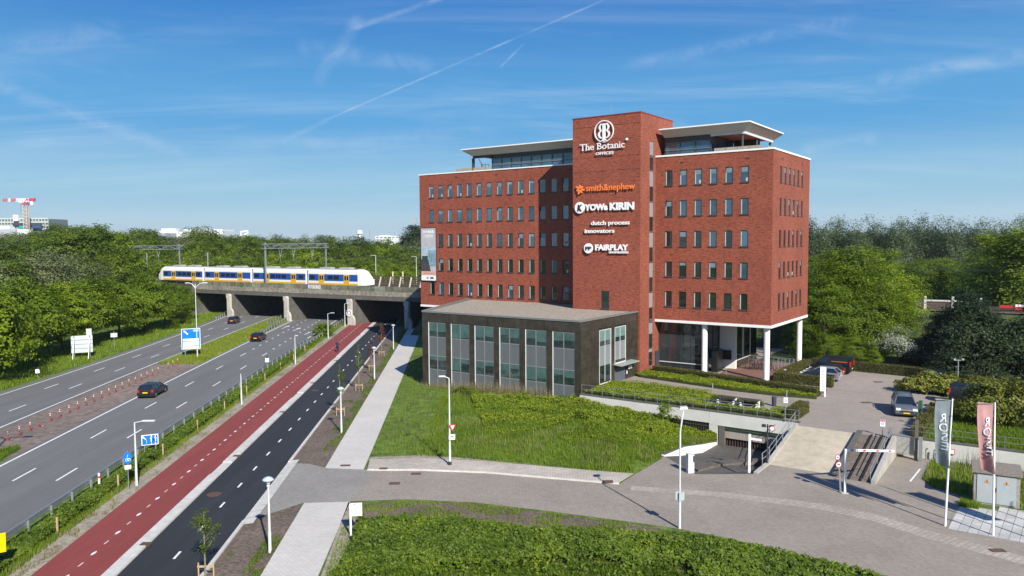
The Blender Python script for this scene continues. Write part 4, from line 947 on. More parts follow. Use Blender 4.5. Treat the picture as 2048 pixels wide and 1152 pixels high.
for k, px in enumerate((463, 577, 704, 818)):
    s_ = hit(px, 600, -.2)[0]
    mb = MB(); prof = [(0,0),(.62,0),(.62,2.0),(.0,2.6)]
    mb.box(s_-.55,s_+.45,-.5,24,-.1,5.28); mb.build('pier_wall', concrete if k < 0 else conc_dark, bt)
    pl = M('pier_light_concrete', (.44,.42,.37), .85, .12, 1.5, big=.15)
    mb = MB(); mb.box(s_-.5,s_+.4,-1.1,-.502,-.1,4.4); mb.add([(s_-.7,-1.1,4.4),(s_+.42,-1.1,4.4),(s_+.42,-1.1,4.9),(s_+.2,-1.1,5.3),(s_-.7,-1.1,5.3),(s_-.7,-.5,4.4),(s_+.42,-.5,4.4),(s_+.42,-.5,4.9),(s_+.2,-.5,5.3),(s_-.7,-.5,5.3)],[(0,1,2,3,4),(5,9,8,7,6),(0,5,6,1),(1,6,7,2),(2,7,8,3),(3,8,9,4),(4,9,5,0)])
    mb.add([(s_+.402,-1.05,0),(s_+1.15,-1.05,0),(s_+1.15,-1.05,1.2),(s_+.85,-1.05,1.8),(s_+.402,-1.05,2.1),(s_+.402,-.55,0),(s_+1.15,-.55,0),(s_+1.15,-.55,1.2),(s_+.85,-.55,1.8),(s_+.402,-.55,2.1)],[(0,1,2,3,4),(5,9,8,7,6),(0,5,6,1),(1,6,7,2),(2,7,8,3),(3,8,9,4),(4,9,5,0)])
    mb.build('pier_head', pl, bt)
    if k == 2:
        t = thing('round_sign', 'round white clearance sign on the bridge pier between highway and cycle path', 'sign', BR(s_+.1,-1.25,2.5), BYAW)
        mb = MB(); disc(mb,0,0,.75,-.03,.03,24); mb.build('sign_plate', signw, t); mb = MB(); disc(mb,0,0,.5,-.045,-.032,20,.36); mb.build('sign_ring', black, t)
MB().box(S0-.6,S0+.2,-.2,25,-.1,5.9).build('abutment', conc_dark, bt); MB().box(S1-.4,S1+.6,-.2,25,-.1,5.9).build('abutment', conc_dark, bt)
poly('gravel_track', [G(330,640), G(395,628), G(463,626), G(470,616), BR(hit(463,600)[0],24), BR(S0,24), BR(S0,-1)], .006, M('gravel_track_m',(.26,.22,.17),.95,.2,3,big=.15))
# ballast and rails
mb = MB(); q = [BR(-300,.9,ZD+.02),BR(190,.9,ZD+.02),BR(190,24.3,ZD+.02),BR(-300,24.3,ZD+.02)]; mb.add(q,[(0,1,2,3)]); mb.build('track_ballast', M('ballast',(.12,.095,.075),.95,.3,4,bump=.6), kind='structure')
mb = MB()
for nn in (4.2, 9.0, 14.5, 19.0):
    for d in (-.75,.75): mb.bar(BR(-280,nn+d,ZD+.2),BR(180,nn+d,ZD+.2),.08,.16)
mb.build('rails', M('rail_steel',(.18,.13,.10),.4,.1,3,metal=.6), kind='structure')
# timber barrier between the track pairs
br = thing('timber_barrier', 'dark timber barrier with pale slanted posts beside the tracks', 'barrier', BR(0,11.5,ZD), BYAW)
sA = hit(742,560,11.5)[0]-60; sB = 30
for k in range(6): MB().box(sA,sB,.1+.12*k,.24+.12*k,.15+.4*k,.42+.4*k).build('timber_rail', timber, br)
pz = M('pale_post', (.5,.49,.46), .7, .1, 2); ds = hit(780,560,11.5)[0]-hit(760,560,11.5)[0]; s_ = hit(760,560,11.5)[0]
for k in range(-12, 8): MB().bar((s_+k*ds,-.45,0),(s_+k*ds,.35,2.35),.22,.2).build('post', pz, br)
# portals
def portal(label, s, nA, nB, zt, posts, droppers, grp='catenary portals over the tracks'):
    t = thing('catenary_portal', label, 'catenary portal', BR(s,0,ZD), BYAW, grp)
    h = zt-ZD; L_ = nB-nA
    for nn, hh in posts: MB().bar((0,nn,-.2),(0,nn,hh-ZD),.3,.3).build('post', galv, t)
    tr = MB(); w = .45
    for x in (-w,w):
        for z in (h-1.0,h): tr.bar((x,nA,z),(x,nB,z),.12,.12)
        k = max(4,int(L_/2.2))
        for i in range(k):
            a = nA+L_*i/k; b = nA+L_*(i+1)/k; tr.bar((x,a,h-1 if i%2 else h),(x,b,h if i%2 else h-1),.09,.09)
    for i in range(6): a = nA+L_*i/5; tr.bar((-w,a,h),(w,a,h),.08,.08); tr.bar((-w,a,h-1),(w,a,h-1),.08,.08)
    tr.build('truss_beam', galv, t)
    for nn in droppers:
        MB().path([(0,nn-.5,h-1),(0,nn-.2,h-3.0),(0,nn,h-4.0)],.06).path([(0,nn+.5,h-1),(0,nn+.1,h-2.4),(0,nn-.2,h-3.0)],.05).build('dropper', galv, t)
s_, z_ = hit(530, 488, 1); portal('lattice catenary portal above the middle of the train', s_, .4, 20.5, z_, ((1,z_+.3),(20,z_+.1)), (5.5,9.5,15.5))
p = hit(337, 491, 21)
portal('lattice catenary portal behind the left end of the train, beside the near trees', hit(273,500,8)[0], -5.5, 22, p[1], ((8.2,p[1]-1),(21,p[1]+.4)), (3,14.5))
portal('lattice catenary portal half hidden in the trees at the left edge', hit(20,498,14)[0], 0, 26, hit(60,490,14)[1], ((1,14.5),(25,14.5)), (5,15))
for px, top, nn, lab in ((293.5,507,10,'bare grey catenary mast between the left portal and the train'),(415,505,22,'bare grey catenary mast behind the train roof')):
    s_, z_ = hit(px, top, nn); t = thing('catenary_mast', lab, 'mast', BR(s_,nn,ZD), BYAW, 'catenary masts'); MB().tube((0,0,-.2),(0,0,z_-ZD),.2,.16,10).build('pole', galv, t); MB().bar((0,0,z_-ZD-.6),(0,-1.6,z_-ZD-.9),.07,.07).build('bracket', galv, t)
wr = MB()
for nn, zz in ((4.2,12.4),(9,12.4),(14.5,12.4),(19,12.4),(4.2,13.6),(14.5,13.6)):
    wr.bar(BR(-200,nn,zz),BR(150,nn,zz),.025,.025)
tag(wr.build('overhead_wires', darkframe), 'thin overhead contact wires strung along the railway', 'overhead wires')
rp_ = thing('track_portal', 'low concrete track portal among the trees at the right', 'portal', BR(hit(1906,590,3)[0],3,ZD), BYAW)
L0, L1 = hit(1851,590,3)[0]-hit(1906,590,3)[0], hit(1962,590,3)[0]-hit(1906,590,3)[0]
for x in (L0,0,L1): MB().bar((x,0,-1),(x,0,1.9),.3,.3).build('post', conc_light, rp_)
MB().box(L0+.16,-.16,-.1,.1,1.2,1.4).box(.16,L1-.16,-.1,.1,1.2,1.4).build('beam', conc_light, rp_)

def train(label, s0, n, lens, white_m, blue_m, door_m, low_m, doors_at):
    t = thing('passenger_train', label, 'train', BR(s0,n,ZD+.28), BYAW)
    x = 0; W2 = 1.42; roofm = M('train_roof', (.34,.35,.33), .5, .08, 2); N_ = len(lens)
    glz = M('train_glass', (.015,.02,.03), .08, .2, 1, spec=.8)
    for ci, Ln in enumerate(lens):
        a, b = x+.25, x+Ln-.25; car = MB()
        noseL = ci == 0; noseR = ci == N_-1; na = 2.6 if noseL else .05; nb = 2.6 if noseR else .05
        def sect(xx, w, z0, z1, z2): return [(xx,-w,z0),(xx,w,z0),(xx,w+.02,z0+1.2),(xx,w,z1),(xx,w*.72,z2),(xx,-w*.72,z2),(xx,-w,z1),(xx,-w-.02,z0+1.2)]
        sec = []
        if noseL: sec += [sect(a,.9,.75,1.4,1.7), sect(a+.5,1.15,.65,1.9,2.35), sect(a+1.6,1.36,.6,2.9,3.45)]
        sec += [sect(a+na,W2,.55,3.2,3.85), sect(b-nb,W2,.55,3.2,3.85)]
        if noseR: sec += [sect(b-1.6,1.36,.6,2.9,3.45), sect(b-.5,1.15,.65,1.9,2.35), sect(b,.9,.75,1.4,1.7)]
        k = 8; vs = [p for q in sec for p in q]; fs = [(i*k+j, i*k+(j+1)%k, (i+1)*k+(j+1)%k, (i+1)*k+j) for i in range(len(sec)-1) for j in range(k)]
        fs += [tuple(range(k-1,-1,-1)), tuple((len(sec)-1)*k+j for j in range(k))]
        car.add(vs, fs); c = car.build('carriage', white_m, t)
        xa, xb = a+na*.9+.2, b-nb*.9-.2
        MB().box(xa+.3 if noseL else a+.1, xb-.3 if noseR else b-.1, -1.05,1.05,3.6,3.98).build('roof', roofm, c)
        for kx in range(2): q = xa+(xb-xa)*(.3+.4*kx); MB().box(q-1.4,q+1.4,-.8,.8,3.99,4.3).build('roof_unit', roofm, c)
        for sg in (-1,1):
            y0, y1 = (sg*(W2+.012), sg*(W2+.04)); y0, y1 = min(y0,y1), max(y0,y1)
            MB().box(xa,xb,y0,y1,1.45,2.85).build('blue_band', blue_m, c)
            MB().box(xa,xb,y0,y1,.62,.98).build('lower_stripe', low_m, c)
            MB().box(xa,xb,sg*W2-.02 if sg>0 else y0-.0,y1 if sg>0 else sg*W2+.02,.3,.615).build('skirt', black, c)
            ds = [xa+(xb-xa)*f for f in doors_at]
            z0_, z1_ = (y0-.03, y1+.03)
            for d in ds: dd = MB().box(d-.75,d+.75,z0_,z1_,.6,2.85).build('door', door_m, c); MB().box(d-.45,d-.08,z0_-.01,z1_+.01,1.7,2.5).box(d+.08,d+.45,z0_-.01,z1_+.01,1.7,2.5).build('door_window', glz, dd) if False else MB().box(d-.55,d-.08,z0_-.012,z1_+.012,1.65,2.55).box(d+.08,d+.55,z0_-.012,z1_+.012,1.65,2.55).build('door_window', glz, c)
            q = xa+.4
            while q < xb-1.6:
                if all(abs(q+.7-d) > 1.55 for d in ds): MB().box(q,q+1.4,z0_+.012,z1_-.012,1.78,2.55).build('window', glz, c)
                q += 1.7
        for bx in (a+2.8, b-2.8):
            mb = MB(); mb.box(bx-1.4,bx+1.4,-1.0,1.0,.25,.5)
            for w_ in (-.95,.95): mb.tube((bx+w_,-.85,.1),(bx+w_,.85,.1),.42,n=12)
            mb.build('bogie', black, c)
        if noseR: MB().add([(b-1.58,-1.12,2.75),(b-1.58,1.12,2.75),(b-.55,.85,1.98),(b-.55,-.85,1.98),(b-1.64,-1.12,2.85),(b-1.64,1.12,2.85),(b-.45,.9,2.0),(b-.45,-.9,2.0)],[(4,5,6,7)]).build('windscreen', glz, c); MB().box(b-.05,b+.05,-.8,-.5,.95,1.15).box(b-.05,b+.05,.5,.8,.95,1.15).build('headlamp', signw, c)
        if noseL: MB().add([(a+1.64,-1.12,2.85),(a+1.64,1.12,2.85),(a+.45,.9,2.0),(a+.45,-.9,2.0)],[(0,1,2,3)]).build('windscreen', glz, c)
        if not noseR: MB().box(b+.01,b+.49,-1.1,1.1,.7,3.6).build('gangway', black, c)
        x += Ln
    return t
tw_ = M('train_white', (.72,.72,.68), .35, .03, 1); tb = M('train_blue', (.02,.075,.30), .3, .05, 1); ty = M('train_yellow', (.62,.36,.03), .4, .05, 2)
sL, sR = hit(311,550,2.6)[0], hit(735,556,2.6)[0]; tl = sR-sL
train('white, blue and yellow passenger train crossing the bridge', sL, 4.2, [tl*.26,tl*.24,tl*.25,tl*.25], tw_, tb, ty, ty, (.27,.78))
t = thing('striped_barrier', 'red and white barrier boards beside the track at the right edge', 'barrier', BR(hit(1998,608,3)[0],3,ZD), BYAW)
bx0 = hit(1998,608,3)[0]; rdm = M('barrier_red',(.45,.03,.03),.5)
for pa, pb, za_, zb_, m_ in ((1998,2028,.55,.95,rdm),(2031,2060,.75,1.1,signw),(2031,2060,.35,.7,rdm),(2063,2100,.55,.95,rdm)): MB().box(hit(pa,608,3)[0]-bx0,hit(pb,608,3)[0]-bx0,-.05,.05,za_,zb_).build('board', m_, t)
for pa in (1999,2029,2061): q_ = hit(pa,608,3)[0]-bx0; MB().box(q_-.08,q_+.08,-.1,.1,0,1.3).build('post', timber, t)

# ------------------------------------------------------------------ guard rails
def guardrail(label, pts, posts_every=2.6):
    o = pts[0]; t = thing('guard_rail', label, 'guard rail', o); R0 = [Vector(p)-Vector(o) for p in pts]
    mb = MB()
    for a, b in zip(R0, R0[1:]):
        for z in (.62,.8): mb.bar((a.x,a.y,z),(b.x,b.y,z),.10,.14)
    mb.build('beam', galv, t)
    d = 0; me = MB().box(-.06,.06,-.06,.06,0,.78).mesh('post'); me.materials.append(galv)
    for a, b in zip(R0, R0[1:]):
        L_ = (b-a).length
        while d < L_: p = a+(b-a)*(d/L_); link('post', me, None, t, loc=(p.x+.12,p.y,0)); d += posts_every
        d -= L_
guardrail('long steel guard rail between the near carriageway and the green verge', [(c_gr(y),y,0) for y in range(26,132,6)])
guardrail('steel guard rail beside the cycle path under the bridge', [(c_gr(y)+.9,y,0) for y in range(118,176,6)])
guardrail('pale guard rail on the right of the median strip before the bridge', [G(505,683),G(540,660),G(598,628),G(640,607)])
guardrail('pale guard rail on the left of the median strip before the bridge', [G(535,652),G(575,632),G(590,622)])
guardrail('pale guard rail left of the far carriageway before the bridge', [G(432,641),G(455,628),G(484,619)])

# ------------------------------------------------------------------ lamps
def armlamp(px, py, ptop, arm, label, double=False, cap='arm', grp='street lamps'):
    g = G(px, py); d = ray(*ptop); h = H + d.z*g.y/d.y
    t = thing('street_lamp', label, 'street lamp', g, 0, grp)
    MB().tube((0,0,0),(0,0,1.2),.09,.085,10).tube((0,0,1.2),(0,0,h-.1),.075,.045,10).build('pole', polep, t)
    return t, h, g
def hv(g, px): d = ray(px, 600); return d.x/d.y*g.y - g.x
def small_lamp(px, py, ptop, label, dx):
    t, h, g = armlamp(px, py, ptop, 0, label)
    MB().tube((0,0,h-.12),(dx*.55,0,h),.03).build('arm', polep, t)
    MB().box(min(dx*.5,dx*1.3),max(dx*.5,dx*1.3),-.13,.13,h-.03,h+.06).build('lamp_head', polep, t, bevel=.03)
small_lamp(273.5,971,(268.5,842),'grey arm lamp standing beside the blue lane sign', 1.1)
small_lamp(483.3,809.6,(483,748),'slim grey lamp in the verge, opposite the middle of the orange posts', -.01)
small_lamp(590.9,729.4,(590.9,671.6),'slim grey lamp in the verge, next one past the white distance marker', .35)
small_lamp(656.5,677,(656.5,626),'slim grey lamp beside the green shrub near the bridge', .9)
small_lamp(690,653,(689.6,606.5),'slim grey lamp right in front of the bridge pier', .8)
t, h, g = armlamp(395,716,(396,566),0,'tall two armed highway lamp behind the big blue direction sign', grp='street lamps')
for sg, px in ((-1,372),(1,417)):
    x = hv(g,px); MB().path([(0,0,h-.7),(x*.35,0,h-.1),(x*.6,0,h)],.05).build('arm', polep, t); MB().box(min(x*.55,x),max(x*.55,x),-.14,.14,h-.03,h+.08).build('lamp_head', polep, t)
# the same kind of lamp just outside the left edge drops its shadow on the far carriageway
def mushroom(px, py, ptop, label):
    t, h, g = armlamp(px, py, ptop, 0, label, grp='mushroom lamps along the sidewalk')
    MB().lathe((0,0,0),[(.05,h-.5),(.10,h-.42),(.10,h-.38),(.05,h-.35)],12).build('collar', polep, t, smooth=True)
    MB().lathe((0,0,0),[(.06,h-.36),(.20,h-.08)],14).build('glass_cone', M('frosted_glass',(.5,.55,.58),.2), t, smooth=True)
    MB().lathe((0,0,0),[(.30,h-.09),(.31,h-.06),(.22,h+.04),(.08,h+.1),(.0,h+.11)],18).build('lamp_hood', M('lamp_hood_blue_grey',(.42,.50,.56),.35), t, smooth=True)
for a in ((540,1105,(535,957),'tall grey mushroom lamp beside the junction, nearest the camera'),(683,865.6,(681.8,776),'grey mushroom lamp beside the second sapling with bare soil'),(749,759,(747,695),'grey mushroom lamp next to the small dark red sapling'),
          (787,699,(786,650),'grey mushroom lamp in the building shadow beside the big red sapling'),(811,658.6,(810.7,619),'dark mushroom lamp closest to the bridge')): mushroom(*a)
# two tall lamps on the service road
t, h, g = armlamp(900,932,(896,754),0,'tall lamp post carrying a give way sign at the footpath')
MB().tube((0,0,h-.1),(-.35,0,h+.05),.03).build('arm', polep, t); MB().box(-.75,-.3,-.1,.1,h+.02,h+.1).build('lamp_head', signw, t); MB().box(-.12,.12,-.12,.12,0,.35).build('foot', black, t)
def tri_sign(g, z, dx, label):
    s = thing('give_way_sign', label, 'road sign', (g.x+dx,g.y-.12,z), R(20))
    a = .27; mb = MB(); mb.prism_xz([(-a,.24),(a,.24),(0,-.25)],-.02,.02); mb.build('red_plate', M('sign_red',(.6,.02,.04),.4), s); mb = MB(); mb.prism_xz([(-.16,.18),(.16,.18),(0,-.12)],-.03,-.021); mb.build('white_plate', signw, s)
tri_sign(g, 2.95, .22, 'red and white triangular give way sign on the lamp post')
s = thing('sign_plate', 'small white plate below the triangular give way sign', 'road sign', (g.x+.18,g.y-.12,2.25), R(20)); MB().box(-.24,.24,-.02,.02,-.2,.2).build('plate', signw, s); MB().bar((-.13,-.03,.05),(.13,-.03,.05),.02,.06).build('symbol', black, s)
t, h, g = armlamp(1359,1057,(1372,820),0,'tall pale lamp with a cranked arm beside the service road')
x1 = hv(g,1372)
for o in [o for o in COL.objects if o.parent == t and o.name.startswith('pole')]: bpy.data.objects.remove(o)
MB().tube((0,0,0),(0,0,1.9),.085,.08,10).tube((0,0,1.9),(0,0,h-1.3),.06,.05,10).path([(0,0,h-1.3),(.04,.0,h-1.0),(x1*.8,.25,h-.15),(x1,.35,h)],.045).build('pole', polep, t)
MB().add([(x1-.28,.15,h-.02),(x1+.2,.15,h+.02),(x1+.28,.65,h+.02),(x1-.2,.65,h-.02),(x1-.25,.18,h+.1),(x1+.18,.18,h+.13),(x1+.22,.6,h+.13),(x1-.18,.6,h+.1)],[(0,3,2,1),(4,5,6,7),(0,1,5,4),(1,2,6,5),(2,3,7,6),(3,0,4,7)]).build('lamp_head', polep, t)
s = thing('junction_plate', 'pair of grey back to back plates clamped on the cranked lamp post', 'road sign', (g.x,g.y-.1,1.95), R(25)); MB().box(-.1,.28,-.04,-.01,-.25,.25).box(-.25,.1,.12,.15,-.22,.28).build('plate', M('grey_plate',(.35,.40,.42),.4), s)

# ------------------------------------------------------------------ signs
blue = M('sign_blue', (.0,.16,.62), .4, .02, 2)
def facing(px): d = ray(px,600); return math.atan2(-d.x, d.y)
def arrow(mb, x, z, ang, L_, w, y=-.05):
    c, s = math.cos(ang), math.sin(ang); f = lambda a,b: (x+a*c-b*s, z+a*s+b*c)
    mb.prism_xz([f(-L_/2,-w/2),f(L_*.1,-w/2),f(L_*.1,-w*1.2),f(L_/2,0),f(L_*.1,w*1.2),f(L_*.1,w/2),f(-L_/2,w/2)], y-.006, y)
g = G(383,714); d = ray(383,714); sc = g.y/F_PX; t = thing('direction_sign', 'big blue motorway direction sign on two posts in the grass median', 'road sign', g, facing(383))
w, zt, zb = 36*sc*.98, H+ray(383,657).z*g.y/ray(383,657).y, H+ray(383,698).z*g.y/ray(383,698).y
MB().box(-w/2,w/2,-.04,.0,zb,zt).build('white_border', signw, t); MB().box(-w/2+.07,w/2-.07,-.05,-.041,zb+.07,zt-.07).build('blue_panel', blue, t)
hh = zt-zb
for k,(a,b) in enumerate(((.035,.145),(.175,.365),(.40,.51))): MB().box(-w/2+.2,w/2-.2,-.06,-.051,zb+hh*a,zb+hh*b).build('white_strip', signw, t)
letters('Centrum', hh*.06, t, black, -w/2+.3, -.065, zb+hh*.43, .004, w=w*.5)
letters('Z. Beukenhorst-', hh*.06, t, black, -w/2+.3, -.065, zb+hh*.28, .004, w=w*.78); letters('West/Zuid', hh*.06, t, black, w*.02, -.065, zb+hh*.195, .004, w=w*.42); letters('Andere', hh*.06, t, black, -w*.25, -.065, zb+hh*.065, .004, w=w*.4)
mb = MB(); arrow(mb,-w/2+.6,zt-.55,R(135),.85,.16,-.052); mb.build('arrow', signw, t); MB().box(w*.12,w*.44,-.056,-.051,zt-.5,zt-.15).build('route_box', M('route_box_blue',(.15,.4,.7),.4), t)
letters('S205', .2, t, signw, w*.17, -.06, zt-.42, .004, w=w*.2)
for x in (-w*.32,w*.32): MB().tube((x,.08,0),(x,.08,zt-.1),.07).bar((x,.1,zb+.3),(x,1.3,0),.08,.08).build('post', galv, t)
g = G(301,911.5); t = thing('lane_sign', 'blue lane closure sign with black cross on two posts by the guard rail', 'road sign', g, facing(301)); sc = g.y/F_PX
w, zt, zb = 31*sc, H+ray(300,869).z*g.y/ray(300,869).y, H+ray(300,889.5).z*g.y/ray(300,889.5).y
MB().box(-w/2,w/2,-.04,0,zb,zt).build('white_border', signw, t); MB().box(-w/2+.05,w/2-.05,-.05,-.041,zb+.05,zt-.05).build('blue_panel', blue, t)
mb = MB(); zc = (zt+zb)/2; mb.bar((-w*.2,-.055,zb+.15),(-w*.2,-.055,zc),.02,.1,(0,1,0)); mb.bar((-w*.2,-.055,zc),(-w*.33,-.055,zc+.15),.02,.1,(0,1,0)); arrow(mb,-w*.36,zc+.2,R(135),.36,.08,-.052); arrow(mb,w*.08,zc,R(90),.85,.07,-.052); arrow(mb,w*.33,zc,R(90),.85,.07,-.052); mb.build('lane_arrows', signw, t)
MB().bar((0,-.066,zb+.1),(w*.44,-.066,zt-.1),.02,.11,(0,1,0)).bar((0,-.068,zt-.1),(w*.44,-.068,zb+.1),.02,.11,(0,1,0)).build('black_cross', black, t)
for x in (-w*.33,w*.33): MB().tube((x,.08,0),(x,.08,zt-.1),.05).build('post', galv, t)
g = G(257.5,981); t = thing('cycle_sign', 'round blue sign with a small white plate on a thin pole by the verge', 'road sign', g, facing(257)); z = H+ray(257,916).z*g.y/ray(257,916).y
MB().tube((0,.04,0),(0,.04,z+.5),.03).build('post', galv, t); mb = MB(); disc(mb,0,z,.42,-.02,.02,24,sx=.62); mb.build('blue_disc', blue, t); mb = MB(); disc(mb,-.05,z-.12,.1,-.035,-.021,10,.07); disc(mb,.08,z-.12,.1,-.035,-.021,10,.07); mb.bar((-.02,-.03,z+.05),(.02,-.03,z+.25),.02,.1,(0,1,0)); mb.build('symbol', signw, t)
MB().box(-.2,.2,-.02,.01,z-.78,z-.5).build('plate', signw, t)
g = G(165,716); t = thing('grey_sign_panel', 'large grey back of a direction sign standing by the trees', 'road sign', g, facing(165)); sc = g.y/F_PX
w = 38*sc; zt, zb = H+ray(166,671).z*g.y/ray(166,671).y, H+ray(166,705).z*g.y/ray(166,705).y
bk = M('sign_back_grey', (.50,.53,.53), .4, .05, 1); MB().box(-w/2,w/2,-.03,0,zb,zt).build('panel', bk, t); MB().box(w/2-.8,w/2-.08,-.03,0,zt+.002,zt+13*sc).build('panel', bk, t)
for f in (.25,.5,.75): MB().box(-w/2,w/2,-.07,-.031,zb+(zt-zb)*f-.03,zb+(zt-zb)*f+.03).build('rail', M('rail_bluish',(.12,.28,.42),.4), t)
for x in (-w*.36,w*.36): MB().tube((x,-.1,0),(x,-.1,zt),.06).bar((x,-.12,zt-.4),(x-.25,-1.4,0),.07,.07).build('post', galv, t)
g = G(229,700); t = thing('small_sign', 'small white sign back on a thin post left of the far carriageway', 'road sign', g, facing(229)); sc = g.y/F_PX; zt = H+ray(228,666).z*g.y/ray(228,666).y
MB().box(-6*sc,6*sc,-.03,0,zt-8.5*sc,zt).build('panel', bk, t); MB().tube((0,.03,0),(0,.03,zt+.3),.045).build('post', galv, t)
for px, py, h, lab in ((75.5,754,1.0,'white distance marker with black top in the grass left of the far carriageway'),(534.5,732,1.1,'white distance marker with black top at the guard rail')):
    t = thing('distance_marker', lab, 'marker', G(px,py), facing(px)); MB().box(-.04,.04,-.03,.03,0,h*.5).build('post', galv, t); MB().box(-.24,.24,-.04,.04,h*.5,h).build('plate', signw, t); MB().box(-.12,.12,-.05,.05,h,h+.25).build('cap', black, t)
t = thing('marker_post', 'white marker post with a red band in the verge behind the guard rail', 'marker', G(199,976)); MB().box(-.06,.06,-.04,.04,0,1.05).build('post', signw, t); MB().box(-.065,.065,-.045,.045,.7,.85).build('red_band', M('sign_red',(.6,.02,.04),.4), t)
g = G(-4,1150); t = thing('yellow_sign', 'yellow sign cut off at the lower left edge', 'road sign', g, facing(0)); MB().box(-.45,.40,-.03,0,1.15,2.15).build('panel', M('sign_yellow',(.85,.5,.0),.4), t); MB().tube((0,.05,0),(0,.05,1.5),.04).build('post', galv, t)
g = G(702,1073); t = thing('info_sign', 'white information board on a white post beside the sidewalk', 'sign', g, R(6)); z = H+ray(713,1032).z*g.y/ray(713,1032).y; 
MB().box(-.05,.05,-.05,.05,0,z+.72).build('post', signw, t); MB().box(.06,.66,-.03,.0,z,z+.76).build('board', signw, t)
MB().box(.08,.64,-.034,-.031,z+.575,z+.585).box(.16,.28,-.034,-.031,z+.64,z+.70).box(.28,.5,-.034,-.031,z+.50,z+.52).build('print', M('sign_grey_print',(.2,.2,.2),.6), t)

# orange flexible posts
op = M('orange_red_plastic', (.24,.04,.028), .65, .1, 4); P_ = [(62,1080),(150,1040),(233,1003),(388,933),(461,902),(532,870),(598,840),(660,812),(721,783),(781,757),(838,733),(889,710),(940,685),(992,661),(1041,641),(1086,621),(1130,600),(1171,581),(1216,563),(1292,527),(1329,511),(1366,493)]
def flex(label, loc):
    t = thing('flexible_post', label, 'traffic post', loc, 0, 'orange flexible posts in the median')
    MB().lathe((0,0,0),[(.16,0),(.16,.04),(.05,.06),(.042,.86),(.0,.88)],10).build('post', op, t, smooth=True)
    MB().lathe((0,0,0),[(.048,.58),(.048,.65)],10).build('white_band', signw, t); MB().lathe((0,0,0),[(.046,.74),(.046,.81)],10).build('white_band', signw, t)
    return t
fx = flex('orange post in the median, first from the left edge of the photo', G(P_[0][0]/3.84,600+P_[0][1]/3.84))
for i, (x, y) in enumerate(P_[1:], 1): dup(fx, G(x/3.84,600+y/3.84), rnd.uniform(0,3), f'orange post in the median, {ORD[i]} from the left edge of the photo')
f2 = dup(fx, G(298/3.84,600+964/3.84,.1), 0, 'orange post lying knocked over on the median soil'); f2.rotation_euler = (R(88),0,R(60))

# ------------------------------------------------------------------ right side furniture
t = thing('ticket_machine', 'grey ticket machine column on the garage driveway', 'ticket machine', S(3.75,-31.3), R(12))
MB().box(-.26,.22,-.2,.2,0,.78).build('body', polep, t, bevel=.02); MB().prism_xz([(-.26,.785),(.1,.785),(.1,1.25),(.22,1.3),(.22,1.34),(-.26,1.42)],-.2,.2).build('head', polep, t); MB().box(.102,.16,-.15,.15,.85,1.2).build('screen', black, t)
wp = white
t = thing('clearance_post', 'white post with a short sawn off clearance arm at the garage driveway', 'height limit post', S(7.3,-28.95), -YAW); MB().box(-.07,.07,-.07,.07,0,2.85).build('post', wp, t); MB().box(.071,.85,-.05,.05,2.45,2.6).build('arm', wp, t)
t = thing('floodlight_pole', 'dark grey pole with two floodlights at the foot of the ramp', 'pole', S(7.75,-26.2), -YAW); MB().tube((0,0,0),(0,0,1.2),.09).tube((0,0,1.2),(0,0,3.1),.055).build('pole', darkframe, t)
for sg in (-1,1): MB().box(sg*.28-.13,sg*.28+.13,-.15,.1,2.85,3.05).build('floodlight', darkframe, t); MB().bar((0,0,2.9),(sg*.2,0,2.95),.04,.04).build('bracket', darkframe, t)
def round_sign(name, label, loc, rz, r, sym, tilt=0):
    s = thing(name, label, 'road sign', loc, rz)
    mb = MB(); disc(mb,0,0,r,-.015,.015,24); mb.build('red_disc', M('sign_red',(.6,.02,.04),.4), s); mb = MB(); disc(mb,0,0,r*.78,-.022,-.016,22); mb.build('white_disc', signw, s)
    mb = MB()
    if sym == 'turn': mb.bar((-r*.3,-.028,-r*.1),(r*.35,-.028,r*.25),.01,r*.2,(0,1,0))
    else: mb.box(-r*.5,r*.5,-.03,-.023,-r*.18,r*.18)
    mb.build('symbol', black, s); s.rotation_euler = (0,tilt,rz); return s
round_sign('no_turn_sign', 'round red rimmed no turn sign beside the floodlight pole', S(8.15,-26.4,2.85), -YAW+.2, .19, 'turn')
MB().bar((0,0,-.35),(-.4,.1,-.3),.03,.03)
g0 = S(14.0,-29.75); bz = 2.9
t = thing('height_barrier', 'white height limit gantry arm with red bands across the ramp foot', 'height barrier', g0, 0)
e = ray(1788,902); yy = g0.y+1.0; ex = e.x/e.y*yy-g0.x; ez = H+e.z/e.y*yy
MB().box(-.07,.07,-.07,.07,0,bz+.07).build('post', wp, t); MB().bar((.08,0,bz),(ex,1.0,ez),.09,.14).build('arm', wp, t)
for f in (.10,.36,.64,.9): a = Vector((.08,0,bz)).lerp(Vector((ex,1.0,ez)), f-.03); b = Vector((.08,0,bz)).lerp(Vector((ex,1.0,ez)), f+.03); MB().bar(a,b,.1,.10).build('red_band', M('sign_red',(.6,.02,.04),.4), t)
MB().box(-.3,.3,-.25,.25,0,.05).build('base_plate', concrete, t)
t = thing('slanted_post', 'slanted galvanised post carrying two round limit signs', 'post', S(13.8,-29.9), 0); MB().tube((0,0,0),(-.18,.1,2.6),.035).tube((-.06,0,0),(-.2,.1,2.3),.03).build('post', galv, t)
for (px,py,r,lab) in ((1675,914.5,.17,'upper of two round limit signs on the slanted post'),(1677,929,.21,'lower and larger of two round limit signs on the slanted post')):
    d = ray(px,py); yy = S(13.8,-29.9).y-.08; round_sign('limit_sign', lab, (d.x/d.y*yy,yy,H+d.z/d.y*yy), .15, r, 'w')
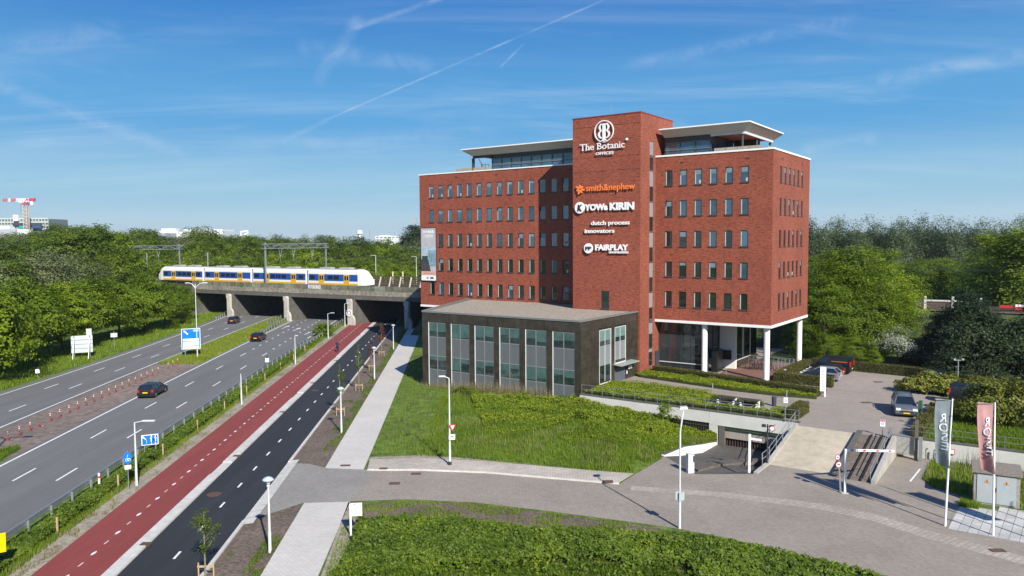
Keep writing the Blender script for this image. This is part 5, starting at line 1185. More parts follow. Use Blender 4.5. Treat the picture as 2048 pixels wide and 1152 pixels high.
def plate_sign(label, base, px, pt, pb, w, col=signw, red=True, h0=None):
    t = thing('plate_sign', label, 'road sign', base, facing(px)); zt = H+ray(px,pt).z/ray(px,pt).y*base.y-base.z; zb = H+ray(px,pb).z/ray(px,pb).y*base.y-base.z
    MB().tube((0,.03,0),(0,.03,zt),.028).build('post', galv, t); MB().box(-w/2,w/2,-.02,.01,zb,zt).build('plate', col, t)
    if red: MB().box(-w/2+.02,w/2-.02,-.026,-.021,zt-.12,zt-.02).build('red_header', M('sign_red',(.6,.02,.04),.4), t)
    mb = MB(); disc(mb,0,zb+(zt-zb)*.42,w*.28,-.028,-.021,18,w*.18); mb.build('symbol', M('sign_red',(.6,.02,.04),.4) if not red else blue, t); return t
plate_sign('white no parking plate on a post above the bicycle stairs', S(14.3,-18.2,.6), 1767, 840, 853, .36)
plate_sign('white plate sign on a post at the end of the terrace bed', S(6.55,-17.3,ZP), 1568, 795, 806, .34, red=False)
t = thing('service_gate', 'grey steel gate with diagonal braces below the garden wall', 'gate', S(14.9,-18.6), -YAW)
MB().box(-.12,.12,-.12,.12,-.1,2.2).build('gate_post', galv, t); MB().box(1.75,1.95,-.2,.1,-.1,3.1).build('gate_post', M('brown_grey_post',(.14,.12,.10),.6), t); MB().box(2.05,2.3,-.4,-.2,-.1,1.9).build('gate_post', galv, t)
MB().bar((.1,0,.3),(1.7,0,.3),.05,.05).bar((.1,0,1.75),(1.7,0,1.75),.05,.05).bar((.1,0,.35),(1.7,0,1.7),.05,.05).bar((.9,0,.3),(1.7,0,1.7),.04,.04).build('gate_leaf', galv, t)
MB().box(.12,1.7,.02,.04,.35,1.7).build('mesh_panel', M('pale_mesh',(.32,.31,.29),.7), t)
t = thing('wall_fittings', 'grey pipe valves and a red framed notice on the white garden wall', 'pipe fittings', S(17.0,-18.1,.1), -YAW)
for x in (0,.35,.9,1.3): MB().path([(x,0,-.1),(x,0,.7),(x+.15,-.1,.85)],.05).build('pipe', galv, t)
MB().box(1.7,2.25,.15,.2,.55,.95).build('red_frame', M('sign_red',(.6,.02,.04),.4), t); MB().box(1.74,2.21,.13,.149,.59,.91).build('notice', signw, t)
# kiosk
t = thing('transformer_kiosk', 'grey transformer kiosk with double doors and a flat gravel lid', 'transformer kiosk', S(21.2,-27.2), -YAW+R(6))
MB().box(0,2.5,0,2.0,0,2.02).build('kiosk_body', M('pebble_concrete',(.30,.28,.24),.9,.4,14,bump=.5), t); MB().box(-.12,2.62,-.15,2.15,2.03,2.28).build('roof', M('gravel_lid',(.22,.19,.16),.95,.35,12,bump=.5), t)
for k in (0,1):
    o = MB().box(.18+k*1.07,1.22+k*1.07,-.04,-.003,.12,1.95).build('door', M('kiosk_door_grey',(.36,.39,.40),.4,.04,2), t)
    mb = MB(); cx_ = .72+k*1.05; mb.prism_xz([(cx_-.16,1.4),(cx_+.16,1.4),(cx_,1.68)],-.052,-.043); mb.build('warning_triangle', M('kiosk_orange',(.55,.28,.1),.5), t); MB().box(cx_-.02,cx_+.02,-.058,-.053,1.45,1.58).build('bolt_symbol', black, t)
MB().box(1.19,1.25,-.08,-.041,.9,1.15).build('handle', black, t); MB().box(1.65,1.85,-.05,-.043,1.2,1.33).build('label', M('kiosk_label',(.2,.5,.65),.5), t)
# white pavers
t = thing('white_paving', 'white concrete slabs', 'paving'); del t['category']; del t['label']; t['kind'] = 'structure'; t.location = S(20.4,-33.2,.0); t.rotation_euler = (0,0,-YAW)
poly('slab_bedding', [S(20.4,-33.25,0),S(26.5,-33.25,0),S(26.5,-27.4,0),S(20.4,-28.3,0)], .02, M('slab_bedding_sand',(.28,.26,.22),.95,.2,4))
wm = [M('white_slab_%d'%k,(c,c*.98,c*.93),.85,.12,5,big=.12) for k,c in enumerate((.46,.41,.51))]
ms_ = []
for m_ in wm: me = MB().box(.015,.485,.012,.485,0,.035).mesh('paving_slab'); me.materials.append(m_); ms_.append(me)
for i in range(12):
    for j in range(12):
        x = .3*0+i*.5+j*.02; y = j*.5-.05
        if y > 4.9 and x < 1.8: continue
        link('paving_slab', ms_[rnd.choice((0,0,1,2))], None, t, loc=(x,y,rnd.uniform(0,.008)))
# flags
def flag(label, base, toppx, col, name, cloth):
    g = G(*base); d = ray(*toppx); h = H+d.z/d.y*g.y; lean = d.x/d.y*g.y-g.x
    t = thing('flagpole', label, 'flagpole', g, 0)
    MB().tube((0,0,0),(lean*.25,0,h*.25),.07,.06,12).tube((lean*.25,0,h*.25),(lean,0,h),.06,.04,12).build('pole', white, t, smooth=True)
    MB().lathe((lean,0,h),[(.045,0),(.06,.03),(.05,.08),(0,.09)],10).build('cap', black, t); MB().bar((lean,0,h-.12),(lean-1.05,-.05,h-.02),.03,.03).build('top_bar', galv, t)
    f = thing('flag', cloth[0], 'flag', (g.x+lean,g.y,h-.1), 0)
    nx, nz = 14, 40; vs = []; Lz = cloth[1]
    for j in range(nz+1):
        v = j/nz
        for i in range(nx+1):
            u = i/nx; wv = (1.0-.28*v**2*0) 
            x = -.10-lean*v*Lz/h -u*(.80+.10*math.sin(v*5)-.35*max(0,v-.8)) ; z = -v*Lz + u*(.10*(1-v)) + (.75*u*max(0,v-.55)**1.2)
            y = .16*v*math.sin(u*7+v*3.5)+.12*math.sin(v*6+u*2)*u - .25*math.exp(-((u-.75+.75*v)**2)*40)*v
            vs.append((x,y,z))
    fs = [(j*(nx+1)+i, j*(nx+1)+i+1, (j+1)*(nx+1)+i+1, (j+1)*(nx+1)+i) for j in range(nz) for i in range(nx)]
    me = bpy.data.meshes.new('flag_cloth'); me.from_pydata(vs,[],fs); link('flag_cloth', me, col, f, smooth=True)
    wl = M('flag_lettering', (.62,.66,.68), .7, .05, 3)
    for k, ch in enumerate('ROSE'):                              # seen from the back: mirrored letters
        me, wd = text_mesh(ch, .46, .008, .0); n = len(me.vertices); co = np.empty(n*3); me.vertices.foreach_get('co', co); co = co.reshape(-1,3)
        ang = R(-6); x = -(co[:,0]-wd/2)*1.05; z = co[:,2]*1.1
        X = -.52-lean*.3+k*.03 + x; Z = -1.25-.55*k+z
        uu = np.clip(-(X+.10)/.8, 0, 1); vv = -Z/Lz; yy_ = .16*vv*np.sin(uu*7+vv*3.5)+.12*np.sin(vv*6+uu*2)*uu - .25*np.exp(-((uu-.75+.75*vv)**2)*40)*vv
        me.vertices.foreach_set('co', np.stack([X, yy_-.07+co[:,1], Z],1).ravel()); me.update(); link('letter', me, wl, f)
flag('left white flagpole at the edge of the white slabs', (1890,1052), (1905,797), M('flag_grey_blue',(.15,.18,.20),.8,.12,1.5), 'flag', ('hanging grey blue flag reading ROSE in mirror writing', 4.0))
flag('right white flagpole in front of the kiosk', (1986,1071), (1990,804), M('flag_dusty_pink',(.38,.20,.21),.8,.12,1.5), 'flag', ('hanging dusty pink flag reading ROSE in mirror writing', 4.0))
# totem, bin, bollards, benches, green cabinet, parking lamp
t = thing('totem_sign', 'tall slim white tenant totem beside the hedge corner', 'totem sign', S(6.7,-5.0,ZP), -YAW+R(18)); MB().box(-.32,.22,-.08,.08,.55,2.95).box(.08,.22,-.08,.08,0,.549).build('totem_body', white, t); 
for k in range(6): MB().box(-.18,.02,-.086,-.081,1.0+.3*k,1.05+.3*k).build('print_line', M('sign_grey_print',(.2,.2,.2),.6), t)
t = thing('litter_bin', 'dark litter bin with a blue top on the terrace path', 'litter bin', S(4.0,-12.0,ZP)); MB().lathe((0,0,0),[(.2,0),(.22,.85),(.18,.9),(0,.92)],14).build('bin_body', darkframe, t, smooth=True); MB().box(-.05,.25,-.15,.1,.75,.88).build('blue_flap', M('bin_blue',(.05,.12,.35),.5), t)
for i,(px,py,lab) in enumerate(((1425,783,'small grey bollard light beside the long juniper bed'),(1573,798,'small grey bollard light at the right end of the juniper bed'),(1317,744,'small grey bollard light beside the brick tower corner'),(1452,757,'small grey bollard light in front of the lobby hedge'))):
    p = G(px,py,ZP); t = thing('bollard_light', lab, 'bollard light', p, 0, 'bollard lights'); MB().lathe((0,0,0),[(.06,0),(.06,.75),(.07,.76),(.07,.85),(0,.86)],10).build('bollard', galv, t, smooth=True)
def table_bench(label, x, y):
    t = thing('picnic_table', label, 'picnic table', S(x,y,ZP), -YAW, 'picnic tables on the terrace'); dm = M('dark_bench_wood',(.055,.045,.038),.7,.2,5)
    for k in range(4): MB().box(0,1.9,-.36+k*.19,-.19+k*.19,.70,.74).build('table_slat', dm, t)
    for yy in (-.85,.7): MB().box(0,1.9,yy-.13,yy+.13,.42,.46).build('seat', dm, t)
    for xx in (.15,1.65): MB().box(xx,xx+.12,-.8,.7,.3,.4).build('cross_beam', dm, t); MB().box(xx,xx+.14,-.5,-.25,0,.42).box(xx,xx+.14,.2,.4,0,.7).build('leg', signw, t)
table_bench('dark picnic table with white legs on the terrace, left of the pair', -.9, -13.6); table_bench('dark picnic table with white legs on the terrace, right of the pair', 1.3, -13.7)
t = thing('green_cabinet', 'narrow dark green cabinet beside the moving silver car', 'utility cabinet', S(15.75,-9.2,ZP), -YAW); MB().box(-.12,.12,-.45,.45,0,1.35).build('cabinet_body', M('cabinet_green',(.035,.09,.05),.5), t)
for i,(x,y) in enumerate(((16.35,-9.9),(15.9,-12.6),(7.2,-13.5))):
    t = thing('planter_light', ('small dark garden light on the cut hedge beside the green cabinet','small dark garden light on the nearer cut hedge at the lawn','small dark garden light on the hedge at the terrace end')[i], 'garden light', S(x,y,ZP+.85), -YAW, 'garden lights on the hedges'); MB().box(-.14,.14,-.1,.1,.02,.2).build('lamp_box', M('garden_light_blue_grey',(.05,.08,.10),.5), t); MB().box(-.03,.03,-.03,.03,-.3,.02).build('stem', darkframe, t)
g = G(1915,772,ZP); t = thing('parking_lamp', 'grey car park pole with two small floodlights among the shrubs', 'lamp', g); h = H+ray(1916,718).z/ray(1916,718).y*g.y-ZP; MB().tube((0,0,0),(0,0,h),.06).bar((-.4,0,h-.15),(.4,0,h-.15),.05,.05).build('pole', galv, t)
for x in (-.42,.42): MB().box(x-.12,x+.12,-.15,.15,h-.12,h+.06).build('floodlight', galv, t)

# ------------------------------------------------------------------ vehicles
rub = black; rim = M('alloy_rim', (.35,.35,.36), .3, .05, 4, metal=.7); cglass = M('car_glass', (.012,.016,.02), .06, .1, 1, spec=.9)
lampw = M('headlamp_lens', (.7,.72,.74), .15); lampr = M('tail_lamp_red', (.45,.015,.02), .3); platey = M('yellow_plate', (.75,.50,.03), .4)
def car(label, loc, rz, col, L_=4.4, W_=1.76, Hh=1.48, kind='hatch', metal=.5, name='parked_car', cat='car', grp='cars'):
    key = 'car_paint_%d_%d_%d' % tuple(int(c*999) for c in col)
    pm = M(key, col, .32 if kind != 'van' else .45, .04, 3, metal=metal, coat=.5 if kind != 'van' else .15)
    t = thing(name, label, cat, loc, rz, grp); w = W_/2; wb = L_*.60; r = .33; xf, xr = L_*.5-.82, -L_*.5+.78
    hood, belt, gnd = (.92,.98,.22) if kind != 'van' else (1.05,1.15,.25)
    def arch(cx, n=7): return [(cx+math.cos(math.pi*i/n)*(r+.07), .33+math.sin(math.pi*i/n)*(r+.05)) for i in range(n+1)]
    fr, bk = L_/2, -L_/2
    prof = [(fr-.10,gnd)]+[(x,max(z,gnd)) for x,z in arch(xf)]+[(x,max(z,gnd)) for x,z in arch(xr)]+[(bk+.1,gnd),(bk,.45),(bk+.02,belt-.1),(bk+.10,belt)]
    prof += [(fr-1.15,belt-.01),(fr-.55,hood-.06),(fr-.12,hood-.2),(fr,.55),(fr-.02,.36)]
    secs = []
    for y, sx_, sz in ((-w,.975,.93),(-w+.07,.995,.985),(-w+.22,1,1),(w-.22,1,1),(w-.07,.995,.985),(w,.975,.93)): secs.append([(x*sx_, y, (z-.6)*sz+.6) for x,z in prof])
    n = len(prof); mb = MB(); vs = [p for s_ in secs for p in s_]; fs = [(k*n+i,k*n+(i+1)%n,(k+1)*n+(i+1)%n,(k+1)*n+i) for k in range(5) for i in range(n)]
    tri = geometry.tessellate_polygon([[Vector((x,z,0)) for x,z in prof]]); fs += [tuple(q) for q in tri]+[tuple(5*n+i for i in reversed(q)) for q in tri]
    mb.add(vs, fs); body = mb.build('body', pm, t, smooth=True)
    # greenhouse: bottom ring and roof ring
    zr = Hh
    if kind == 'hatch': b0, b1, t0, t1 = bk+.12, fr-1.15, bk+.62, fr-1.95
    elif kind == 'estate': b0, b1, t0, t1 = bk+.10, fr-1.15, bk+.38, fr-1.95
    elif kind == 'sedan': b0, b1, t0, t1 = bk+.75, fr-1.2, bk+1.45, fr-2.05
    else: b0, b1, t0, t1 = bk+.06, fr-.75, bk+.16, fr-1.55
    wb_, wt = w-.07, w-.25
    G8 = [(b0,-wb_,belt-.02),(b1,-wb_,belt-.02),(b1,wb_,belt-.02),(b0,wb_,belt-.02),(t0,-wt,zr-.06),(t1,-wt,zr-.06),(t1,wt,zr-.06),(t0,wt,zr-.06)]
    FB = [(0,3,2,1),(4,5,6,7),(0,1,5,4),(1,2,6,5),(2,3,7,6),(3,0,4,7)]
    gh = MB().add(G8, FB).build('windows', cglass if kind != 'van' else pm, t, bevel=.03)
    MB().add([(t0-.06,-wt-.02,zr-.07),(t1+.06,-wt-.02,zr-.07),(t1+.06,wt+.02,zr-.07),(t0-.06,wt+.02,zr-.07),(t0+.1,-wt+.12,zr+.0),(t1-.15,-wt+.12,zr+.0),(t1-.15,wt-.12,zr+.0),(t0+.1,wt-.12,zr+.0)], FB).build('roof', pm, t, smooth=True)
    for sg in (-1,1):
        def P(f, top):                                           # point on the side face
            xb_ = b0+(b1-b0)*f; xt_ = t0+(t1-t0)*f; return (xt_ if top else xb_, sg*((wt if top else wb_)+.008), (zr-.05) if top else belt-.02)
        for f in ((0.0,.46,1.0) if kind != 'estate' else (0.0,.24,.56,1.0)): MB().bar(P(f,0),P(f,1),.07,.05).build('pillar', pm, t)
        if kind == 'van': MB().add([P(.80,0),P(.97,0),P(.97,1),P(.80,1)],[(0,1,2,3)]).build('side_window', cglass, t) if False else None
        MB().box(b1-.55,b1-.35,sg*(w+.02)-.1*(1 if sg<0 else -0.0)-(.0 if sg<0 else 0),sg*(w+.02)+.1*(1 if sg>0 else 0),belt+.02,belt+.17).build('mirror', pm, t)
        MB().box(fr-.34,fr-.05,sg*(w-.42) if sg>0 else -w+.04,(w-.04) if sg>0 else -(w-.42),.62,.78).build('headlight', lampw, t)
        MB().box(bk-.01,bk+.14,(w-.24) if sg>0 else -w+.03,(w-.03) if sg>0 else -w+.24,.72 if kind != 'van' else .9,.98 if kind != 'van' else 1.5).build('tail_light', lampr, t)
        for cx_ in (xf,xr):
            wh = MB().tube((cx_,sg*(w-.2),.33),(cx_,sg*(w-.005),.33),r,n=20).build('wheel', rub, t); MB().tube((cx_,sg*(w-.006),.33),(cx_,sg*(w+.012),.33),.21,.17,n=12).build('rim', rim, wh)
    MB().box(fr-.03,fr+.012,-.55,.55,.46,.60).build('grille', black, t); MB().box(fr-.0,fr+.025,-.26,.26,.36,.46).build('number_plate', platey, t); MB().box(bk-.02,bk+.01,-.26,.26,.62,.73).build('number_plate', platey, t)
    MB().box(fr-.15,fr+.005,-w+.1,w-.1,.24,.34).build('bumper', black, t)
    if kind == 'van':
        ws = MB(); ws.add([(b1+.012,-wb_+.1,belt+.02),(b1+.012,wb_-.1,belt+.02),(t1+.05,wt-.08,zr-.14),(t1+.05,-wt+.08,zr-.14)],[(0,1,2,3)]); ws.build('windscreen', cglass, t)
        rw = MB(); rw.add([(b0-.012,-wb_+.2,belt+.25),(b0-.012,wb_-.2,belt+.25),(t0-.03,wt-.1,zr-.18),(t0-.03,-wt+.1,zr-.18)],[(0,1,2,3)]); rw.build('rear_window', cglass, t)
        for sg in (-1,1):
            q = lambda f, top: (b0+(b1-b0)*f+((t0+(t1-t0)*f)-(b0+(b1-b0)*f))*top, sg*(wb_+(wt-wb_)*top+.012), belt-.02+(zr-.04-belt)*top)
            MB().add([q(.70,.1),q(.96,.1),q(.93,.85),q(.70,.85)],[(0,1,2,3)]).build('side_window', cglass, t)
    return t
HR = math.pi/2
def heading(c, y): return math.atan2(6, c(y+3)-c(y-3))
g = G(306,790); car('dark estate car driving in the near carriageway beside the orange posts', (g.x,g.y,0), heading(c_h3,g.y), (.03,.032,.04), kind='estate', name='moving_car', grp='cars driving on the highway')
g = G(468,646); car('dark blue car driving away in the far carriageway before the bridge', (g.x,g.y,0), heading(c_h1,g.y), (.02,.03,.07), kind='hatch', name='moving_car', grp='cars driving on the highway')
g = G(517,681); car('black hatchback at the grass edge of the near carriageway', (g.x,g.y,0), heading(c_h3,g.y), (.018,.018,.018), kind='hatch', name='moving_car', grp='cars driving on the highway')
g = G(656,622); car('dark car in the shade under the bridge', (g.x,g.y,0), heading(c_h3,g.y)+math.pi, (.04,.045,.05), kind='hatch', name='moving_car', grp='cars driving on the highway')
t = car('silver grey estate car facing the camera in the car park', S(14.35,-8.3,ZP), -YAW-HR+R(14), (.30,.285,.27), 4.5, 1.76, 1.58, 'estate', metal=.7, grp='cars in the car park')
for sg in (-1,1): MB().bar((-1.7,sg*.6,1.66),(.25,sg*.6,1.66),.04,.04).bar((-1.7,sg*.6,1.56),(-1.7,sg*.6,1.66),.04,.04).bar((.25,sg*.6,1.56),(.25,sg*.6,1.66),.04,.04).build('roof_rail', black, t)
for i,(x,y,col,kind,L_,W_,h,lab,met) in enumerate(((3.9,1.7,(.012,.016,.03),'sedan',4.5,1.8,1.42,'black car behind the low hedge, nearest of the parked row',.3),(4.2,4.5,(.42,.50,.60),'hatch',4.2,1.76,1.5,'silver blue hatchback in the parked row',.6),(4.0,7.2,(.03,.012,.015),'hatch',3.9,1.7,1.48,'dark red black hatchback between the silver car and the black van',.3),(4.0,10.0,(.010,.010,.010),'van',4.6,1.9,1.95,'black van with orange lettering beside the back hedge',0))):
    t = car(lab, S(x,y,ZP), -YAW+math.pi, col, L_, W_, h, kind, metal=met, name='parked_van' if kind == 'van' else 'parked_car', cat='van' if kind == 'van' else 'car', grp='cars in the car park')
    if kind == 'van':
        MB().box(-1.9,-.2,.895,.905,1.38,1.47).build('orange_lettering', M('van_orange',(.5,.13,.02),.5), t)
t = car('navy blue van seen from the side behind the garden shrubs', S(19.6,-1.2,ZP), -YAW, (.010,.012,.018), 4.8, 1.95, 1.9, 'van', metal=0, name='parked_van', cat='van', grp='cars in the car park')
g = GS(1880,770,ZP); car('dark grey car half hidden by shrubs at the back of the car park', S(g[0],g[1]+.5,ZP), -YAW+R(8), (.025,.028,.032), kind='hatch', grp='cars in the car park')
g = GS(2015,793,ZP); car('dark blue car at the right edge of the car park under the trees', S(g[0],g[1]+.5,ZP), -YAW+R(-6), (.02,.025,.04), kind='sedan', grp='cars in the car park')

# ------------------------------------------------------------------ bicycles, motorcycle, racks, cyclist
def bike(label, loc, rz, col=(.02,.02,.02), grp='bicycles parked under the building', name='bicycle'):
    t = thing(name, label, 'bicycle', loc, rz, grp)
    fm = M('bike_frame_%d'%int(col[0]*999+col[2]*77), col, .4)
    for x in (-.53,.53):
        wh = MB().torus((x,0,.34),.32,.022,'y',18,5).build('wheel', rub, t); sp = MB(); [sp.bar((x,0,.34),(x+.31*math.cos(a),0,.34+.31*math.sin(a)),.008,.008) for a in (0,1.05,2.1,3.14,4.2,5.2)]; sp.build('spokes', galv, wh)
    MB().path([(-.53,0,.34),(-.12,0,.30),(.40,0,.80),(.53,0,.34)],.018).path([(-.12,0,.30),(-.25,0,.88)],.016).path([(-.22,0,.78),(.38,0,.76)],.016).path([(-.53,0,.34),(-.24,0,.72)],.012).build('frame', fm, t)
    MB().path([(.40,0,.80),(.37,0,1.03)],.014).path([(.28,-.28,1.05),(.37,-.1,1.06),(.37,.1,1.06),(.28,.28,1.05)],.014).build('handlebar', black, t); MB().box(-.38,-.14,-.07,.07,.90,.95).build('saddle', black, t, bevel=.02)
    MB().box(-.78,-.35,-.06,.06,.66,.69).bar((-.56,0,.36),(-.56,0,.66),.02,.02).build('carrier', black, t); return t
b0_ = bike('black bicycle parked first in the row by the lobby window', S(-4.9,7.2,ZP), R(10)-YAW)
for i in range(1,9):
    dup(b0_, S(-4.9+.33*i+rnd.uniform(-.08,.08), 7.3+rnd.uniform(-.35,.35)+.06*i, ZP), -YAW+HR+rnd.uniform(-.35,.35), f'black bicycle in the tangled row under the building, {ORD[i]} from the lobby window')
for i in range(6):
    t = thing('bicycle_rack', f'empty steel bicycle rack behind the motorcycle, {ORD[i]} from the left', 'bicycle rack', S(-2.0+.42*i,9.0+.1*i,ZP), -YAW+HR, 'empty bicycle racks')
    MB().path([(-.8,0,0),(-.6,0,.75),(-.3,0,.78),(-.1,0,.3),(.3,0,.3),(.8,0,1.15)],.028).build('hoop', galv, t)
t = thing('motorcycle', 'dark blue motorcycle parked beside the white column', 'motorcycle', S(.35,2.6,ZP), -YAW+R(-25))
for x in (-.72,.72): wh = MB().torus((x,0,.31),.25,.065,'y',18,8).build('wheel', rub, t); MB().tube((x,-.05,.31),(x,.05,.31),.13,n=10).build('rim', rim, wh)
MB().add([(-.5,-.14,.5),(.35,-.16,.45),(.35,.16,.45),(-.5,.14,.5),(-.45,-.12,.8),(.3,-.2,.98),(.3,.2,.98),(-.45,.12,.8)],[(0,3,2,1),(4,5,6,7),(0,1,5,4),(1,2,6,5),(2,3,7,6),(3,0,4,7)]).build('tank', M('moto_blue',(.03,.05,.2),.25,coat=.5), t, bevel=.05)
MB().box(-.95,-.1,-.15,.15,.8,.9).build('seat', black, t, bevel=.04); MB().box(-.2,.35,-.2,.2,.22,.5).build('engine', rim, t, bevel=.03); MB().path([(.72,.08,.31),(.45,.08,.95),(.4,.3,1.05)],.03).path([(.72,-.08,.31),(.45,-.08,.95),(.4,-.3,1.05)],.03).build('fork', galv, t); MB().box(.5,.68,-.14,.14,.85,1.15).build('fairing', M('moto_white',(.5,.5,.55),.3), t, bevel=.04)
r = thing('lobby_fence', 'dark steel fence behind the parked bicycles', 'fence', S(-6.0,11.0,ZP), -YAW)
mb = MB(); [mb.bar((0,0,h),(6.2,0,h),.04,.04) for h in (.15,.6,1.05)]; mb.build('rail', galv, r)
for i in range(11): MB().bar((i*.62,0,0),(i*.62,0,1.05),.04,.04).build('post', galv, r)
# cyclist riding away
g = G(675,704); rz = heading(c_red, g.y)
t = bike('black bicycle ridden along the red cycle path', (g.x,g.y,.01), rz, grp=None, name='ridden_bicycle'); 
p = thing('person', 'person in dark blue clothes riding a bicycle away on the red path', 'person', (g.x,g.y,.01), rz)
def skin(name, pts, edges, radii, mat, parent, lv=1):
    me = bpy.data.meshes.new(name); me.from_pydata(pts, edges, []); o = link(name, me, mat, parent, smooth=False)
    sk = o.modifiers.new('skin','SKIN'); sk.use_smooth_shade = True; sv = me.skin_vertices[0].data
    for i, r_ in enumerate(radii): sv[i].radius = (r_, r_)
    sv[0].use_root = True; ss = o.modifiers.new('sub','SUBSURF'); ss.levels = lv; ss.render_levels = lv; return o
navy = M('navy_cloth', (.012,.018,.06), .8); skinm = M('skin', (.45,.26,.18), .6)
skin('body', [(-.24,0,.98),(-.15,0,1.2),(-.04,0,1.42),(0,0,1.5),(.02,0,1.58),(-.02,.19,1.42),(.16,.24,1.2),(.30,.26,1.06),(-.02,-.19,1.42),(.16,-.24,1.2),(.30,-.26,1.06),(-.22,.1,.95),(.14,.12,.80),(-.02,.13,.42),(.1,.13,.36),(-.22,-.1,.95),(.08,-.12,.62),(-.12,-.13,.22),(.0,-.13,.16)],
     [(0,1),(1,2),(2,3),(3,4),(2,5),(5,6),(6,7),(2,8),(8,9),(9,10),(0,11),(11,12),(12,13),(13,14),(0,15),(15,16),(16,17),(17,18)],
     [.16,.16,.15,.06,.055,.07,.05,.035,.07,.05,.035,.1,.075,.05,.045,.1,.075,.05,.045], navy, p)
o = bpy.data.objects.new('head', None)
bm = bmesh.new(); bmesh.ops.create_icosphere(bm, subdivisions=2, radius=.105); [setattr(v,'co',Vector((v.co.x*1.0,v.co.y*.82,v.co.z*1.18))) for v in bm.verts]; me = bpy.data.meshes.new('head'); bm.to_mesh(me); bm.free(); link('head', me, skinm, p, smooth=True, loc=(.05,0,1.68))
bm = bmesh.new(); bmesh.ops.create_icosphere(bm, subdivisions=2, radius=.118); [bm.verts.remove(v) for v in [v for v in bm.verts if v.co.z < -.03 or v.co.x > .075]]; me = bpy.data.meshes.new('hair'); bm.to_mesh(me); bm.free(); link('hair', me, M('dark_hair',(.02,.014,.01),.7), p, smooth=True, loc=(.04,0,1.70))

# ------------------------------------------------------------------ far buildings and crane
def far(px, D, z=0): d = ray(px, 560); return Vector((d.x/d.y*D, D, z))
def zat(px, py, D): d = ray(px, py); return H+d.z/d.y*D
D = 900.0
t = thing('office_under_construction', 'pale grid fronted building under construction below the crane', 'building', far(40,D), 0)
xa, xb = far(-60,D).x-far(40,D).x, far(101,D).x-far(40,D).x; zt = zat(40,437,D); pg = M('pale_green_concrete',(.42,.47,.45),.8,.05,.05)
MB().box(xa,xb,1,40,0,zt-.6).build('core_wall', M('shaded_opening',(.14,.17,.17),.8), t)
hh_ = 7*D/F_PX
for k in range(4): MB().box(xa,xb,0,.98,zt-1-k*hh_,zt+.6-k*hh_).build('floor_band', pg, t)
n = 26
for i in range(n+1): x = xa+(xb-xa)*i/n; MB().box(x-.35,x+.35,-.01,.97,zt-3.3*hh_,zt-1).build('pier', pg, t)
MB().box(far(35,D).x-far(40,D).x,far(44.5,D).x-far(40,D).x,-3,-.2,zat(40,442,D),zat(40,430,D)).build('hoist_tower', signw, t)
MB().box(far(46,D).x-far(40,D).x,far(68,D).x-far(40,D).x,-3,-.1,zat(40,458,D),zat(40,451.5,D)).build('teal_banner', M('teal_cloth',(.02,.33,.33),.6), t); MB().box(far(72,D).x-far(40,D).x,far(90,D).x-far(40,D).x,-3,-.1,zat(40,457,D),zat(40,451,D)).build('blue_hoarding', M('blue_cloth',(.03,.06,.22),.6), t)
MB().box(far(33,D).x-far(40,D).x,far(89,D).x-far(40,D).x,-2.6,-.1,zat(40,450.5,D),zat(40,446,D)).build('scaffold', darkframe, t)
t = thing('grey_hall', 'low grey hall with a white round silo in front of the construction site', 'building', far(20,840), 0); x0_ = far(20,840).x
MB().box(far(-60,840).x-x0_,far(36,840).x-x0_,0,30,0,zat(20,459,840)).build('wall', M('hall_grey',(.36,.38,.42),.7,.04,.05), t); MB().lathe((far(48,840).x-x0_,4,0),[(6.8,0),(6.8,zat(48,459,840)),(0,zat(48,458.5,840))],20).build('silo', white, t); MB().box(far(3,840).x-x0_,far(25,840).x-x0_,-.5,8,zat(20,458.5,840),zat(20,453,840)).build('roof_unit', white, t)
D = 890.0; t = thing('tower_crane', 'red and white tower crane above the construction site', 'tower crane', far(58,D), 0); h0, h1 = zat(58,436,D), zat(58,409,D); mx_ = M('crane_beige',(.50,.42,.36),.7); rd = M('crane_red',(.5,.04,.07),.5)
mb = MB(); w = 2.0
for sx_ in (-w,w):
    for sy_ in (-w,w): mb.bar((sx_,sy_,0),(sx_,sy_,h1),.7,.7)
k = int(h1/4)
for i in range(k):
    for s_ in (-w,w): mb.bar((-w,s_,i*4),(w,s_,i*4+4),.4,.4); mb.bar((s_,-w,i*4+4),(s_,w,i*4),.4,.4); mb.bar((-w,s_,i*4),(w,s_,i*4),.4,.4)
mb.build('mast', mx_, t); MB().box(-3,3,-3,3,h1,h1+1.6).build('slewing_ring', rd, t); MB().box(-5.5,-2,-3,0,h1+1.7,h1+4.6).build('cab', signw, t)
xl, xr_ = far(13,D).x-far(58,D).x, far(77,D).x-far(58,D).x; zj = zat(58,402.5,D); zk = zat(58,397.5,D)
nseg = 9
for i in range(nseg):
    a = xl+(1.5-xl)*i/nseg; b = xl+(1.5-xl)*(i+1)/nseg; mb = MB()
    for y_ in (-.8,.8): mb.bar((a,y_,zj),(b,y_,zj),.5,.5); mb.bar((a,y_,zj),((a+b)/2,0,zk),.35,.35); mb.bar(((a+b)/2,0,zk),(b,y_,zj),.35,.35)
    mb.bar((a,0,zk),(b,0,zk),.5,.5); mb.build('jib_section', rd if i in (0,1,3,4) else signw, t)
MB().bar((1.5,0,zj),(xr_,0,zj+.5),1.2,.8).bar((1.5,0,zk),(xr_-1,0,zk),.5,.5).build('counter_jib', signw, t); MB().box(xr_-6,xr_,-1.5,1.5,zj,zk+.6).build('counterweight', rd, t); MB().box(xr_-5,xr_-2,-1.2,1.2,zj-4,zj-.2).build('winch', signw, t); MB().bar((-2,0,h1+1.6),(2,0,zk),1,1).bar((2,0,h1+1.6),(2,0,zk),1,1).build('tower_head', rd, t); MB().bar((-5.5,0,zj),(-5.5,0,zj-14),.2,.2).build('hoist_rope', darkframe, t)
